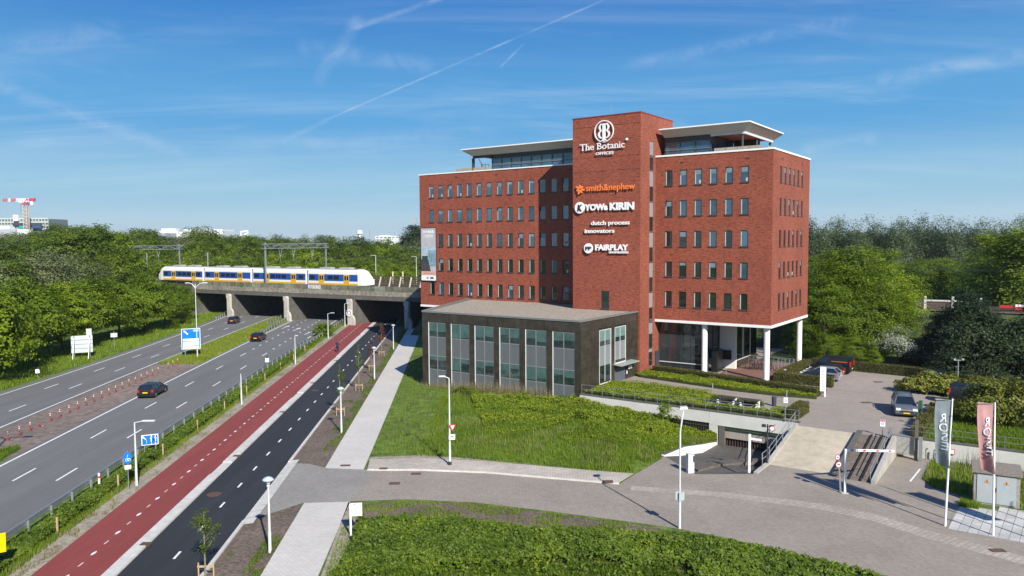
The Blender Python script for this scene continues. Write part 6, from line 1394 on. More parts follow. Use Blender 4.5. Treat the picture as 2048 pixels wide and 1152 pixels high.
def block(label, pa, pb, pt, D, depth, mat, extra=None, wins=0):
    a, b = far(pa,D), far(pb,D); t = thing('distant_building', label, 'building', (a+b)/2, 0, 'distant buildings above the trees'); w = (b.x-a.x)/2; z = zat((pa+pb)/2, pt, D)
    MB().box(-w,w,0,depth,0,z).build('wall', mat, t)
    for i in range(wins): x = -w+2*w*(i+.5)/wins; MB().box(x-w/wins*.6,x+w/wins*.6,-.2,-.02,z-4,z-2).build('window', darkframe, t)
    if extra:
        for (qa,qb,qt) in extra: MB().box(far(qa,D).x-(a.x+b.x)/2,far(qb,D).x-(a.x+b.x)/2,2,depth-2,z+.01,zat((qa+qb)/2,qt,D)).build('roof_unit', mat, t)
wb_ = M('far_white_wall',(.66,.68,.70),.6,.04,.1)
block('long white building behind the forest left of the train', 322, 448, 462, 620, 30, wb_, ((324,352,457),(370,446,458.5)), 0)
block('dark roofed building behind the forest', 262, 292, 463.5, 520, 20, M('far_dark_wall',(.07,.08,.11),.6,.05,.1))
block('grey building with small windows beside the long white one', 302, 334, 466, 600, 20, M('far_grey_wall',(.28,.30,.32),.6,.05,.1), None, 7)
block('pale low block on the horizon right of the water tower', 752, 800, 472, 1700, 40, wb_, ((760,780,470.5),), 6)
block('pale block glimpsed beside the facade on the horizon', 805, 838, 473, 1300, 30, M('far_beige_wall',(.5,.46,.42),.7), None, 4)
t = thing('water_tower', 'small pale water tower on the horizon left of the office building', 'water tower', far(721,1500), 0); z = zat(721,460.5,1500); MB().lathe((0,0,0),[(3,0),(3,z-9),(6,z-7),(6,z-1),(0,z+1)],12).build('tower_body', wb_, t)
t = thing('radio_mast', 'thin mast on the horizon beside the water tower', 'mast', far(741,1500), 0); MB().bar((0,0,0),(0,0,zat(741,459,1500)),.9,.9).build('mast_pole', galv, t)
t = thing('white_frame_structure', 'small white angular frame rising above the treetops', 'frame structure', far(490,560), 0); zz = zat(490,464,560); MB().box(-2.6,-1.6,0,1,0,zz).box(2.2,3.2,0,1,0,zz+1).bar((-3,0,zz-3),(3.2,0,zz-1),1,1).bar((-2.4,0,zz),(3,0,zz+1),1,1).build('frame', signw, t)
t = thing('distant_crane', 'tiny orange crane jib on the horizon beside the facade', 'tower crane', far(834,1600), 0); MB().bar((0,0,0),(0,0,zat(834,438,1600)),1,1).build('mast', galv, t); MB().bar((-12,0,zat(834,440,1600)),(4,0,zat(834,439.5,1600)),1,1).build('jib', M('crane_orange',(.6,.25,.1),.6), t)
# tall lamps beyond the bridge
for i,(px,pt,D,lab) in enumerate(((752,511,215,'tall street lamp beyond the bridge, left of the pair'),(833,513,215,'tall street lamp beyond the bridge next to the banner'),)):
    p_ = far(px,D); t = thing('street_lamp', lab, 'street lamp', p_, 0, 'street lamps'); h = zat(px,pt,D); MB().tube((0,0,0),(0,0,h),.12,.07).build('pole', polep, t); MB().bar((0,0,h),(-1.4,0,h+.1),.08,.08).build('arm', polep, t)
for i,(px,pt,pb) in enumerate(((786,545,551),(806,546,551))):
    p_ = far(px,210); t = thing('fence_post', ('short yellowish post below the trees beyond the bridge, left one','short yellowish post below the trees beyond the bridge, right one')[i], 'post', p_, 0, 'posts beyond the bridge'); MB().bar((0,0,0),(0,0,zat(px,543,210)),.35,.35).build('post', M('post_yellowish',(.5,.45,.25),.7), t)

# ------------------------------------------------------------------ planted bank
def lerp_poly(P, s):
    k = len(P)-1; q = s*k; i = min(int(q), k-1); return P[i].lerp(P[i+1], q-i)
FZ = [0,0,0,0,0,0,0,0,0,.02,-.24,-1.34]; BZ = [0,0,-.95,-.3,.15,.25,.3,.45,.2,-.2,-.8,-1.4]
def bank_pt(s, t):
    a = lerp_poly(bankF, s); b = lerp_poly(bankB, s); k = s*11; i = min(int(k),10); fz = FZ[i]+(FZ[i+1]-FZ[i])*(k-i); bz = BZ[i]+(BZ[i+1]-BZ[i])*(k-i)
    p = a.lerp(b, t); p.z = fz*(1-t)+bz*t + .55*math.sin(math.pi*t)*min(1,s*5)*min(1,(1-s)*4); return p
nS, nT = 66, 26; mb = MB(); vs = [bank_pt(i/nS, j/nT) for i in range(nS+1) for j in range(nT+1)]
mb.add(vs, [(i*(nT+1)+j,(i+1)*(nT+1)+j,(i+1)*(nT+1)+j+1,i*(nT+1)+j+1) for i in range(nS) for j in range(nT)])
bank = mb.build('grassy_bank', grassg, kind='structure', smooth=True)
def scatter(name, P, size, mat, up=None, blade=False, parent=None, kind='stuff', k=.5, **kw):
    V = blade_verts(P, size, **kw) if blade else leaf_verts(P, size, up, k)
    o = link(name, np_mesh(name, V, 3 if blade else 4), mat, parent)
    if kind: o['kind'] = kind
    return o
from mathutils import noise as mn
def bank_samples(n, f):
    out = []
    while len(out) < n:
        s, t = rnd.random(), rnd.random(); p = bank_pt(s, t)
        v = f(s, t, mn.noise(p*.25)+.5*mn.noise(p*.8))
        if v is not None: p.z += v; out.append(p)
    return np.array([tuple(p) for p in out])
def bushy(s, t, n):
    if n < -.12 and rnd.random() < .8: return None
    lim = .36+.35*n if s > .3 else .95
    if s+.10*n < .24 and rnd.random() < min(1,(.24-s-.10*n)*14) and not (t > .75 and s > .15): return None
    if t < lim-.14*(s > .8): return None
    hgt = .20+.6*max(0, n+.2)+.2*mn.noise(Vector((s*60,t*30,1)))+(.25 if t > .6 else 0)
    return hgt*rnd.random()**.45
scatter('ivy_ground_cover', bank_samples(74000, bushy), .155, L_bush, np.array([[.1,-.25,.6]]), k=.85)
scatter('bank_grass', bank_samples(60000, lambda s,t,n: (-.02 if (rnd.random() < (.9 if t < .75 or s < .35 else .6)) and t > .015 and not (s > .45 and t < .10 and n < -.15 and rnd.random() < .7) else None)), .34, L_grass, blade=True, w=.022)
scatter('bank_grass', bank_samples(3200, lambda s,t,n: -.02 if (.05 < t < .45 and n > .1) or (t > .93 and .1 < s < .4) else None), .36, L_dry, blade=True, w=.018)
scatter('bank_grass', bank_samples(2500, lambda s,t,n: 0.02 if t > .97 and .18 < s < .5 else None), 1.3, L_dry, blade=True, w=.018, lean=.5)
poly('sandy_edge', [G(735,922),G(840,919),G(972,926),G(1105,938),G(1262,950),G(1262,938),G(1180,930),G(1060,922),G(960,918),G(840,911),G(742,915)], .03, sand)

# ------------------------------------------------------------------ foreground shrub bed
P0 = [G(*q) for q in ((720,1012),(811,1003),(950.6,1009),(1106,1028),(1261,1049),(1364.6,1064),(1520,1096),(1700,1138),(1900,1195))]
bed_out = P0+[G(1900,1300),G(1300,1300),G(640,1300),G(650,1152),G(690,1040)]
poly('shrub_bed_soil', bed_out, .012, soil); poly('shrub_bed_edge', [G(697,1004),G(720,1013),G(700,1075),G(668,1152),G(640,1200),G(620,1200),G(642,1152)], .016, sand)
tri_bed = [(p.x,p.y) for p in bed_out]
def inpoly(x, y, P):
    c = False; n = len(P)
    for i in range(n):
        (x1,y1),(x2,y2) = P[i],P[(i+1)%n]
        if (y1 > y) != (y2 > y) and x < (x2-x1)*(y-y1)/(y2-y1)+x1: c = not c
    return c
def sample_poly(P, n, f=None):
    xs = [p[0] for p in P]; ys = [p[1] for p in P]; out = []
    while len(out) < n:
        x = rnd.uniform(min(xs),max(xs)); y = rnd.uniform(min(ys),max(ys))
        if not inpoly(x,y,P): continue
        z = 0 if f is None else f(x,y)
        if z is None: continue
        out.append((x,y,z))
    return np.array(out)
def edge_d(x, y):                                               # distance to the road edge polyline
    q = Vector((x,y,0)); return min((q-geometry.intersect_point_line(q, a, b)[0]).length if 0 <= geometry.intersect_point_line(q,a,b)[1] <= 1 else 99 for a, b in zip(P0,P0[1:]))
def fbed(x, y):
    d = edge_d(x,y); lx = x-c_sr(y); n = mn.noise(Vector((x*.35,y*.35,0)))+.5*mn.noise(Vector((x*1.1,y*1.1,3)))
    band = 3.1-2.9*min(1,max(0,(x-1)/11)) 
    if d < band+.3*n or lx < 1.1+.4*n or (y < 38.9+.5*n+.25*max(0,3-abs(x-3)) and x < 9 and rnd.random() < .93): return None
    n2 = mn.noise(Vector((x*2.2,y*2.2,11))); return (.30+.32*(n+.6)*min(1,(d-band)/1.2)+.22*n2)*rnd.random()**.4
scatter('foreground_shrub_leaves', sample_poly(tri_bed, 70000, fbed), .20, L_bush, np.array([[.12,-.4,.8]]))
def fweed(x, y):
    if y < 39.4 and x < 9.5: return -.01
    n = mn.noise(Vector((x*.6,y*.6,7))); return -.01 if n > .02 or rnd.random() < .12 else None
scatter('foreground_weeds', sample_poly(tri_bed, 42000, fweed), .2, L_grass, blade=True, w=.02)
scatter('foreground_weeds', sample_poly(tri_bed, 9000, lambda x,y: .02 if mn.noise(Vector((x*.5,y*.5,17))) > .1 else None), .09, L_bush)

bgp = [G(690,1128),G(900,1122),G(1100,1126),G(1330,1136),G(1500,1200),G(1300,1300),G(640,1300),G(655,1150)]
scatter('foreground_grass', sample_poly([(q.x,q.y) for q in bgp], 30000, lambda x,y: 0.0), .27, L_grass, blade=True, w=.022)
# ------------------------------------------------------------------ verge shrubs between guard rail and cycle path
def strip_samples(n, ca, cb, y0, y1, f, pw=1.6):
    out = []
    while len(out) < n:
        y = y0+(y1-y0)*rnd.random()**pw; a, b = ca(y), cb(y); u = rnd.random(); x = a+(b-a)*u
        z = f(x,y,u)
        if z is not None: out.append((x,y,z))
    return np.array(out)
def fv(x, y, u):
    n = mn.noise(Vector((x*.5,y*.35,0)))+.4*mn.noise(Vector((x*1.3,y*1.3,0)))
    if u > .86+.2*n: return None
    if u < .3+.15*n and rnd.random() < .75: return None
    return (.25+.45*max(0,n+.45))*rnd.random()**.4
vb = lambda t: c_red(t)-1.35
scatter('verge_shrub_leaves', strip_samples(52000, lambda t: c_gr(t)+.3, vb, 26, 132, fv), .15, L_bush, np.array([[.2,-.2,.6]]))
scatter('verge_grass', strip_samples(40000, c_gr, lambda t: vb(t)+.3, 26, 160, lambda x,y,u: 0.0), .28, L_grass, blade=True, w=.022)
scatter('verge_dry_weeds', strip_samples(4000, lambda t: vb(t)-.3, lambda t: c_red(t)-.1, 26, 130, lambda x,y,u: 0.0 if mn.noise(Vector((x,y*.6,5))) > .1 else None), .2, L_dry, blade=True, w=.02)
stk = None
for i in range(11):
    y = 36+8.2*i; x = (c_gr(y)+c_red(y))/2+.1; lab = f'short wooden stake among the verge shrubs, {ORD[i]} from the camera'
    if stk is None: stk = tag(MB().bar((0,0,0),(0,0,.95),.09,.09).build('wooden_stake', M('raw_wood',(.42,.29,.16),.8), loc=(x,y,0)), lab, 'stake', 'wooden stakes in the verge')
    else: dup(stk, (x,y,0), 0, lab)
# planting strip tufts and highway grass
scatter('planting_strip_weeds', strip_samples(9000, lambda t: c_br(t)+.5, c_sl, 30, 150, lambda x,y,u: None if yj0-2.5 < y < yj1+3 else 0.0 if (u > .62 and mn.noise(Vector((x*.8,y*.25,2))) > -.25) or mn.noise(Vector((x*.8,y*.5,9))) > .38 else None), .16, L_grass, blade=True, w=.03)
scatter('verge_grass', strip_samples(30000, lambda t: c_h1(t)-14, lambda t: c_h1(t)-1.6, 70, 190, lambda x,y,u: 0.0), .42, L_grass, blade=True, w=.05)
L_ygrass = Mleaf('yellow_grass_blades', [(.12,.16,.012),(.20,.25,.025),(.30,.33,.06)], .35)
scatter('median_grass_blades', strip_samples(24000, lambda t: c_h2(t)+.7, lambda t: c_h3(t)-.7, G(390,728).y, 215, lambda x,y,u: 0.0), .36, L_ygrass, blade=True, w=.05)
p = [G(-60,905),G(0,900),G(35,893),G(42,898),G(0,922),G(-60,955)]; poly('median_grass_patch', p, .012, grassg)
scatter('median_grass_blades', sample_poly([(q.x,q.y) for q in p], 2500), .3, L_grass, blade=True, w=.03)
# lawn right, kiosk grass
def siteP(P): return [xy(S(*q)) for q in P]
scatter('lawn_grass', sample_poly(siteP([(17.2,-17.4),(17.2,-9),(18.5,-4),(34,-4),(34,-17.4)]), 34000, lambda x,y: ZP), .26, L_grass, blade=True, w=.028)
kg = [(17.7,-18.0),(17.8,-23.6),(18.6,-25.2),(20.3,-26.0),(20.7,-24.4),(21.0,-27.0),(34,-27.0),(34,-18.0)]
poly('kiosk_grass', [S(*q) for q in kg], .014, grassg); scatter('kiosk_grass_blades', sample_poly(siteP(kg), 16000, lambda x,y: 0.0), .3, L_grass, blade=True, w=.028)
scatter('kiosk_grass_blades', sample_poly(siteP(kg), 1800, lambda x,y: 0.0), .5, L_dry, blade=True, w=.02)
scatter('kiosk_grass_blades', sample_poly(siteP([(20.5,-28.6),(21.6,-28.6),(21.6,-27.6),(20.5,-27.6)]), 700, lambda x,y: 0.03), .3, L_grass, blade=True, w=.028)
tag(scatter('dry_weed', np.array([tuple(S(21.0+rnd.gauss(0,.5),-18.6+rnd.gauss(0,.15),0)) for _ in range(160)]), 1.3, L_dry, blade=True, w=.014, lean=.5, kind=None), 'tall dry weeds growing against the white garden wall', 'weeds')

# ------------------------------------------------------------------ hedges and juniper beds
def hedge(label, pts, w, h, mat=None, dens=420, ls=.11, name='hedge', z=ZP):
    mat = mat or L_hedge; o0 = S(*pts[0], z); t = thing(name, label, 'hedge', o0); Q = [S(*p, z)-o0 for p in pts]; core = MB(); L_ = []
    for a, b in zip(Q,Q[1:]):
        d = (b-a).normalized(); nn = Vector((-d.y,d.x,0)); 
        a2, b2 = a-d*(w*.0), b
        core.add([a2-nn*(w/2-.06), b2-nn*(w/2-.06), b2+nn*(w/2-.06), a2+nn*(w/2-.06)]+[q+Vector((0,0,h-.07)) for q in (a2-nn*(w/2-.06), b2-nn*(w/2-.06), b2+nn*(w/2-.06), a2+nn*(w/2-.06))], [(0,3,2,1),(4,5,6,7),(0,1,5,4),(1,2,6,5),(2,3,7,6),(3,0,4,7)])
        ln = (b-a).length; n = int(dens*ln*(w+2*h)/2.2)
        for _ in range(n):
            u = rnd.uniform(0,ln); r_ = rnd.random()*(w+2*h)
            if r_ < w: p = a+d*u+nn*(r_-w/2)+Vector((0,0,h+rnd.gauss(0,.025)))
            elif r_ < w+h: p = a+d*u-nn*(w/2+rnd.gauss(0,.025))+Vector((0,0,r_-w))
            else: p = a+d*u+nn*(w/2+rnd.gauss(0,.025))+Vector((0,0,r_-w-h))
            L_.append(tuple(p))
    for q, d in ((Q[0],(Q[0]-Q[1]).normalized()),(Q[-1],(Q[-1]-Q[-2]).normalized())):
        nn = Vector((-d.y,d.x,0))
        for _ in range(int(dens*w*h)): L_.append(tuple(q+d*rnd.gauss(.0,.02)+nn*rnd.uniform(-w/2,w/2)+Vector((0,0,rnd.uniform(0,h)))))
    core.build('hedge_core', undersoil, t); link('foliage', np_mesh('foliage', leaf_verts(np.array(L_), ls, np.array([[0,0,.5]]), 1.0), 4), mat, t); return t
hedge('long low clipped hedge in front of the glass lobby', [(-13.0,-1.3),(6.3,-5.3)], .95, .85)
hedge('clipped hedge in front of the parked black car', [(.3,.75),(6.3,.55)], .9, 1.05)
hedge('clipped hedge between the bicycles and the parked cars', [(.6,1.3),(.9,12.0)], .95, 1.05)
hedge('long clipped hedge along the back of the car park', [(1.2,12.7),(6.5,12.6),(11.7,12.2),(17,9.9),(22.8,7.2),(30,4.3)], 1.0, 1.1, dens=360)
hedge('short clipped hedge at the right end of the terrace', [(6.9,-16.4),(6.9,-12.9)], .95, 1.0)
hedge('small orange tinged hedge block at the lawn corner', [(16.6,-17.2),(16.6,-14.9)], .9, .75)
hedge('orange tinged hedge block beside the car park, middle one', [(16.5,-14.2),(16.5,-10.9)], .95, .75)
hedge('orange tinged hedge block behind the green cabinet', [(16.6,-8.6),(16.6,-5.9)], .9, .75)
hedge('hedge row below the navy van', [(16.4,-4.4),(22,-4.4)], .9, .85)
hedge('hedge pieces between the two shrub islands', [(16.9,4.6),(16.9,1.9)], .9, .8)
def bed(label, P, h, n, ls=.12):
    sp = siteP(P)
    def f(x,y):
        nz = mn.noise(Vector((x*.7,y*.7,4)))+.4*mn.noise(Vector((x*2,y*2,4))); return ZP+(h*(.72+.45*nz))*rnd.random()**.35
    Q = sample_poly(sp, n, f); c = Vector(Q.mean(axis=0)); c.z = ZP
    t = thing('juniper_bed', label, 'ground cover bed', c); link('foliage', np_mesh('foliage', leaf_verts(Q-np.array([tuple(c)]), ls, np.array([[0,0,.5]]), 1.0), 4), L_juniper, t)
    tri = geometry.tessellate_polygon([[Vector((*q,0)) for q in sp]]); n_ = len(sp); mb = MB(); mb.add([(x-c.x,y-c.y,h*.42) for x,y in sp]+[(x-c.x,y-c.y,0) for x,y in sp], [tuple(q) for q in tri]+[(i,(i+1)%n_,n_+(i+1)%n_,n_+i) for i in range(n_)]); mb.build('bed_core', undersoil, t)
bed('bright green juniper bed between the lobby hedge and the terrace path', [(-14.0,-1.9),(-13,-1.85),(6.1,-5.8),(6.5,-6.7),(2.5,-7.3),(-1.4,-7.2),(-13.0,-5.2),(-14.2,-4.5)], .6, 26000)
bed('bright green juniper bed on the terrace edge, left of the picnic tables', [(-13.6,-9.9),(-10.5,-9.5),(-4.1,-10.1),(-1.6,-11.4),(3.2,-12.3),(3.2,-12.9),(-1.6,-12.4),(-1.8,-15.2),(6.2,-15.5),(6.2,-16.75),(-13.5,-16.75)], .6, 30000)
bed('small bright juniper patch at the right end of the terrace', [(4.5,-15.1),(6.2,-15.2),(6.2,-13.2),(4.9,-13.2)], .55, 2600)

# ------------------------------------------------------------------ trees
def crown_verts(nc, npc, rx, ry, rz, zc, ls, low=-.75, inner=.64, cr=.2, seed=0, top=1.0, k=.55, flat=.45):
    g = np.random.default_rng(seed); d = norm(g.normal(size=(nc*3,3))); d = d[d[:,2] > low][:nc]; nc = len(d)
    lump = 1+.16*np.sin(d[:,0]*4+seed)+.13*np.sin(d[:,1]*5+2*seed)+.10*np.sin(d[:,2]*6+seed)
    r = (inner+(1-inner)*g.random(nc)**.5)*lump; R_ = np.array([rx,ry,rz])
    c = d*r[:,None]*R_
    c[:,:2] *= (1-.35*np.clip(c[:,2:3]/rz,0,1)*(2-top))
    m = min(rx,rz)*cr; P = c[:,None,:]+g.normal(size=(nc,npc,3))*np.array([m,m,m*flat])
    up = np.repeat(norm(c*np.array([1,1,.8])+np.array([0,0,.45*rz])), npc, 0)*.9
    P = P.reshape(-1,3); P[:,2] = np.maximum(P[:,2]+zc, .15); global nr; old = nr; nr = g; V = leaf_verts(P, ls, up, k); nr = old; return V
def trunk_mesh(h, r, spread, seed, limbs=6):
    g = random.Random(seed); mb = MB(); top = Vector((g.uniform(-.3,.3),g.uniform(-.3,.3),h)); mb.tube((0,0,-.1),top*.5,r,r*.75,8).tube(top*.5,top,r*.75,r*.25,8)
    for i in range(limbs):
        a = 2*math.pi*i/limbs+g.uniform(-.3,.3); z = h*g.uniform(.3,.75); s = top*(z/h); e = s+Vector((math.cos(a)*spread*g.uniform(.5,.8),math.sin(a)*spread*g.uniform(.5,.8),h*g.uniform(.12,.28))); mb.tube(s,e,r*.4,r*.12,5)
    return mb.mesh('trunk')
PROTO = {}
def proto(key, name, label, cat, mat, bark_, nc, npc, rx, rz, zc, ls, th, tr, grp, **kw):
    """a tree of nominal height 10 m"""
    out = []
    for v in range(kw.pop('vars', 2)):
        t = thing(name, label, cat, (0,0,-80), 0, grp); sd_ = abs(hash_(key))+v*17
        me = trunk_mesh(th, tr, rx, sd_); me.materials.append(bark_); link('trunk', me, None, t)
        link('crown', np_mesh('crown', crown_verts(nc, npc, rx, rx, rz, zc, ls, seed=sd_, **kw), 4), mat, t); out.append([t, 0])
    PROTO[key] = out
def hash_(s): return sum(ord(c)*(i+3) for i, c in enumerate(s))
proto('lime','lime_tree','','tree',L_lime,barkm,230,62,4.6,4.3,5.4,.35,6.5,.22,'lime trees beside the far carriageway',vars=3,cr=.125)
proto('forest','broadleaf_tree','','tree',L_forest,barkm,190,55,3.5,4.6,5.6,.30,7,.25,'broadleaf trees behind',vars=4,cr=.13)
proto('poplar','poplar_tree','','tree',L_poplar,barkm,130,64,2.15,4.7,5.3,.26,7.5,.18,'poplar row on the horizon at the right',vars=3,cr=.22,flat=1.1,top=1.7)
proto('willow','willow_tree','','tree',L_willow,barkm,190,55,4.2,4.2,5.4,.26,6,.25,'pale willows',vars=2,cr=.16)
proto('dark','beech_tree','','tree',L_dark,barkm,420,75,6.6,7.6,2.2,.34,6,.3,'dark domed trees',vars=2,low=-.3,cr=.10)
proto('bright','bright_tree','','tree',L_bright,barkm,190,75,3.0,4.8,5.4,.21,7,.2,'bright green trees at the right',vars=2,cr=.15)
proto('bushy','bushy_tree','','tree',L_lime,barkm,260,75,4.0,5.4,4.6,.22,6.5,.2,'bushy trees behind the car park',vars=3,low=-.95,cr=.115)
proto('blossom','blossom_tree','','tree',L_blossom,barkm,80,40,4.6,4.0,5.6,.32,6,.18,'',vars=1,cr=.2)
def tree(key, x, y, h, label, z=0.0, wx=1.0, grp=None, name=None):
    pr = PROTO[key][rnd.randrange(len(PROTO[key]))]; s = h/10.0; sc = (s*wx, s*wx, s)
    if pr[1] == 0:
        t = pr[0]; pr[1] = 1; t.location = (x,y,z); t.rotation_euler = (0,0,rnd.uniform(0,6.28)); t.scale = sc; t['label'] = label
        if grp: t['group'] = grp
        pr.append(t)
    else: t = dup(pr[0], (x,y,z), rnd.uniform(0,6.28), label, grp, sc)
    return t
def tpx(key, px, D, top, label, z=0.0, **kw): p = far(px, D); return tree(key, p.x, p.y, zat(px,top,D)-z, label, z, **kw)
# limes along the far carriageway, their feet given by photo positions
for i,(px,py,top) in enumerate(((-60,770,560),(-5,748,575),(60,722,560),(125,704,568),(185,688,560),(240,676,562),(290,663,552),(330,653,566),(366,640,574))):
    g = G(px,py); tree('lime', g.x, g.y, (zat(px,top,g.y))*1.0, f'big lime tree beside the far carriageway, {ORD[8-i]} from the bridge', wx=1.02)
for i,(px,py,top,k) in enumerate(((20,690,520,'forest'),(75,680,505,'willow'),(130,668,500,'willow'),(185,655,520,'forest'),(235,645,500,'forest'),(285,636,545,'forest'),(325,630,572,'forest'),(-30,700,510,'willow'))):
    g = G(px,py); tree(k, g.x, g.y, zat(px,top,g.y), ('grey green willow standing behind the lime row' if k == 'willow' else 'broad green tree in the second row behind the limes')+f', {ORD[i]} of that row', wx=1.05, grp='second row of trees left of the bridge')
for i,(px,D,top,k) in enumerate(((5,165,490,'forest'),(50,170,478,'forest'),(95,168,486,'willow'),(150,172,470,'forest'),(195,176,452,'forest'),(225,182,470,'lime'),(-40,160,480,'forest'))):
    tpx(k, px, D, top, f'tall tree before the railway at the left, {ORD[i]} of its row', grp='tall trees before the railway')
for i,(px,py,h) in enumerate(((372,648,2.6),(352,658,2.2),(78,735,2.0),(378,640,3.0))):
    g = G(px,py); tree('bushy', g.x, g.y, h, f'low leafy bush under the lime row, {ORD[i]} of the undergrowth bushes', grp='undergrowth bushes'); 
def top_left(px):
    return float(np.interp(px, [-60,100,130,190,230,270,340,400,430,470,530,600,660,740,790,838], [472,455,452,447,462,463,470,462,462,476,466,474,470,480,484,478]))
def band(D0, D1, pxs, off, keys, grp, text):
    for n_, px in enumerate(pxs):
        D = rnd.uniform(D0,D1); k = rnd.choice(keys); q = px+rnd.uniform(-8,8); tpx(k, q, D, top_left(q)+off+rnd.uniform(-2,9), f'{text}, {ordw(n_)} from the left', grp=grp, wx=rnd.uniform(.85,1.1))
band(218,236,range(215,850,26),42,['lime'],'bright trees in the first row behind the railway','bright green tree in the first row behind the railway')
band(236,262,range(-60,850,24),16,['forest','forest','lime'],'trees in the second row behind the railway','green tree in the second row behind the railway')
band(262,300,range(-70,850,22),4,['forest','forest','willow'],'tall forest trees behind the railway','tall forest tree in the third row behind the railway')
band(300,345,range(-70,520,22),0,['forest'],'farthest tall forest trees behind the railway','tall forest tree in the last row behind the railway')
band(340,420,range(400,850,18),4,['forest','willow','poplar'],'distant trees left of the facade','distant tree seen left of the brick facade')
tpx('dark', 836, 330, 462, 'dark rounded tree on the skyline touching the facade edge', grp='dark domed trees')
# right side
RT = [('bushy',1628,106,585,1.05),('bushy',1652,100,560,1.0),('bushy',1680,104,528,1.05),('bright',1705,108,484,1.25),('bushy',1735,102,545,1.0),('bushy',1765,108,516,1.1),('bushy',1790,102,590,1.0),('bushy',1815,106,600,.9),
      ('bushy',1640,116,545,1.0),('bushy',1690,118,520,1.0),('bushy',1740,118,530,1.0),('bushy',1795,117,548,1.0),('bushy',1660,94,662,1.1),('bushy',1705,93,668,1.1),('bushy',1750,92,690,1.0)]
for i,(k,px,D,top,wx) in enumerate(RT): tpx(k, px, D, top, f'green tree between the brick building and the blossom tree, {ORD[i]} counted from the front left', ZP, wx=wx, grp='bushy trees behind the car park')
tpx('blossom', 1798, 92, 652, 'white flowering tree at the dark thicket behind the car park', ZP, wx=1.15, grp='blossom')
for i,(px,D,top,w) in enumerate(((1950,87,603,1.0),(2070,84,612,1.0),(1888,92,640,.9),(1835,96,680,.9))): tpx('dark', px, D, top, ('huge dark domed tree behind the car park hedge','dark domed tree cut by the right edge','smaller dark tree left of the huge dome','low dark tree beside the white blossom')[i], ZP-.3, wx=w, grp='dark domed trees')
for i,(k,px,D,top) in enumerate((('bright',1995,118,482),('bright',2048,112,468),('bright',2090,110,465),('bright',2022,126,470))): tpx(k, px, D, top, f'tall bright yellow green tree at the right edge, {ORD[i]} of four', ZP, wx=1.25, grp='bright green trees at the right')
for i,(px,D,top) in enumerate(((1835,140,535),(1868,146,530),(1905,142,540),(1945,148,530),(1975,150,520),(1850,160,525),(1885,165,520),(1925,168,522),(1960,172,512),(1815,150,528),(2000,160,505),(2040,158,500))):
    tpx(rnd.choice(('forest','lime')), px, D, top, f'green tree beyond the railway at the right, {ordw(i)} of that group', grp='trees beyond the railway at the right')
for i, px in enumerate(range(1610,2070,30)): tpx(rnd.choice(('forest','lime','forest')), px, rnd.uniform(195,235), rnd.uniform(512,528), f'mid distance tree below the poplar row, {ordw(i)} from the brick building', grp='mid distance trees at the right')
for i, px in enumerate(range(1600,2080,27)): tpx('poplar', px+rnd.uniform(-4,4), rnd.uniform(275,300), rnd.uniform(441,454), f'tall grey green poplar on the right horizon, {ordw(i)} from the brick building', grp='poplar row on the horizon at the right', wx=1.0)
for i, px in enumerate(range(1604,2080,24)): tpx('forest', px+rnd.uniform(-4,4), rnd.uniform(310,350), rnd.uniform(462,474), f'dark tree filling in behind the poplar row, {ordw(i)} from the brick building', grp='trees behind the poplar row', wx=1.0)
# shrubs in the car park islands
def shrub(px, py, w, h, label, z=ZP, mat=None, n=55, ls=.26):
    g = G(px,py,z); t = thing('shrub', label, 'shrub', g, 0, 'yellow green shrubs of the car park'); sdd = int(px)
    me = trunk_mesh(h*.6, .05, w*.5, sdd, 5); me.materials.append(barkm); link('stems', me, None, t)
    link('foliage', np_mesh('foliage', crown_verts(n, 60, w, w, h*.6, h*.45, ls, low=-.5, seed=sdd, cr=.22), 4), mat or L_shrubY, t)
for i,(px,py,w,h) in enumerate(((1828,784,1.3,1.6),(1855,786,1.4,1.9),(1885,789,1.4,1.9),(1905,786,1.1,1.5),(1940,797,1.4,1.9),(1972,802,1.5,2.0),(2005,808,1.5,2.0),(2035,812,1.3,1.8))): shrub(px,py,w,h,f'yellow green shrub in the car park islands, {ORD[i]} from the left')
shrub(1968,846,2.3,3.0,'large yellow green shrub above the lawn behind the left flag',n=110); shrub(2036,850,2.4,3.2,'large yellow green shrub above the lawn at the right edge',n=110)
gg = G(965,1,0)
shrub(693,650,0,0,'') if False else None
g = G(635,672); t = thing('shrub', 'rounded green shrub at the guard rail near the bridge', 'shrub', (c_gr(g.y)+1.0,g.y,0)); link('foliage', np_mesh('foliage', crown_verts(40, 60, 1.6, 1.6, 1.5, .9, .3, low=-.4, seed=5, cr=.22), 4), L_lime, t)
p = S(.0,-18.6,-.6); t = thing('shrub', 'green saplings growing in front of the white terrace wall', 'shrub', S(-4.0,-18.4,.1)); link('foliage', np_mesh('foliage', crown_verts(16, 50, 1.0, .6, 1.0, .7, .2, low=-.5, seed=9, cr=.2), 4), L_lime, t)
